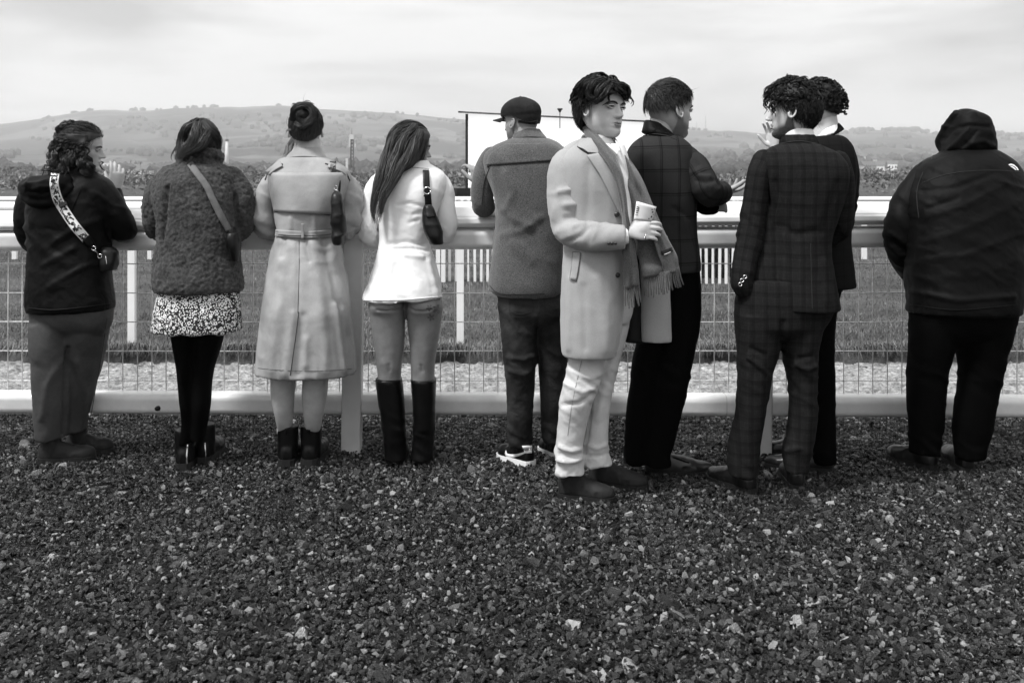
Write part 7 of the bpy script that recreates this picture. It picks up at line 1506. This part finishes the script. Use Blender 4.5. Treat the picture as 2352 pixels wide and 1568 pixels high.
pk_ = p.tb([(2196, 262, .0, 10), (2180, 285, .03, 12), (2168, 310, .06, 13), (2159, 330, .08, 11), (2166, 350, .06, 8)], n=14)
p.garment('hood', [hd, pk_], M_blackjkt2, .0075, 3, wr=[(.009, .05, 2.6, .6, (), .6), (.004, .025, 2.5, .4)], folds=[([(2190, 296), (2225, 288), (2270, 292)], 4, -.010), ([(2175, 350), (2205, 320), (2225, 295)], 4, .009), ([(2190, 352), (2225, 325), (2245, 300)], 4, -.008), ([(2170, 320), (2185, 300)], 4, -.010), ([(2230, 330), (2260, 325), (2282, 335)], 5, .008), ([(2170, 352), (2230, 346), (2284, 346)], 4, -.014), ([(2230, 262), (2240, 262)], 5, .01)])
p.cord('drawcord', [(2160, 358), (2150, 356), (2141, 359), (2140, 366)], .0016, M_black, keys=['hood', 'waterproof_jacket'], off=.004)
a_ = [(2316, 378), (2322, 376), (2329, 378), (2337, 385), (2340, 391), (2334, 391), (2328, 389), (2324, 385)]
H = p.hits(a_ + [(2329, 384)], ['waterproof_jacket', 'sleeve_r'], .004); p.child('logo', H, [[i, (i + 1) % 8, 8] for i in range(8)], M_white, False)
for pl in ([(2320, 380), (2329, 383), (2336, 390)], [(2319, 383), (2325, 386), (2330, 390)]): p.cord('logo_line', pl, .0016, M_black, keys=['waterproof_jacket', 'sleeve_r'], off=.006)
hip = p.lf([(690, 2092, 2334, .16), (730, 2092, 2332, .16), (765, 2096, 2320, .14), (792, 2110, 2300, .08)])
LL = p.lf([(740, 2092, 2205, .13), (790, 2091, 2190, .125), (837, 2089, 2176, .11), (909, 2087, 2168, .10), (981, 2090, 2164, .085), (1040, 2092, 2155, .075)], core=.6)
RL = p.lf([(740, 2198, 2328, .13), (790, 2203, 2314, .125), (837, 2206, 2303, .11), (909, 2200, 2288, .10), (981, 2191, 2276, .085), (1050, 2197, 2256, .075)], core=.6)
p.garment('trousers', [hip, LL, RL], M_blacktr, .0085, 3, wr=[(.006, .06, 2.2, .45, [(.5, .1, .8), (.1, .1, 1.)], .5)])
p.shoe((2150, 1080), (2038, 1052), M_shine, M_sole, width=.052, top=.09, sole=.026, shaft=(.12, .044), point=.3, name='walking_shoe', tip=.052)
p.shoe((2226, 1089), (2172, 1050), M_shine, M_sole, width=.050, top=.085, sole=.028, shaft=(.12, .044), point=.3, name='walking_shoe', tip=.052)
p.core.append(p.tb([(2225, 420, .0, 40), (2225, 360, .02, 32), (2222, 330, .03, 30)]))
p.head(2222, 362, 102, 125, dy=.05, pitch=-6); p.eyes((-1, 1), brow=.0)
for (x, y, sd) in ((2096, 634, 1), (2320, 640, -1)): p.hand(p.pt(x, y, .22), np.array([.5 * sd, .3, -.7]), np.array([-.6 * sd, -.3, -.2]), side=sd, vox=.006, size=.85)
p.finish(); P10 = p
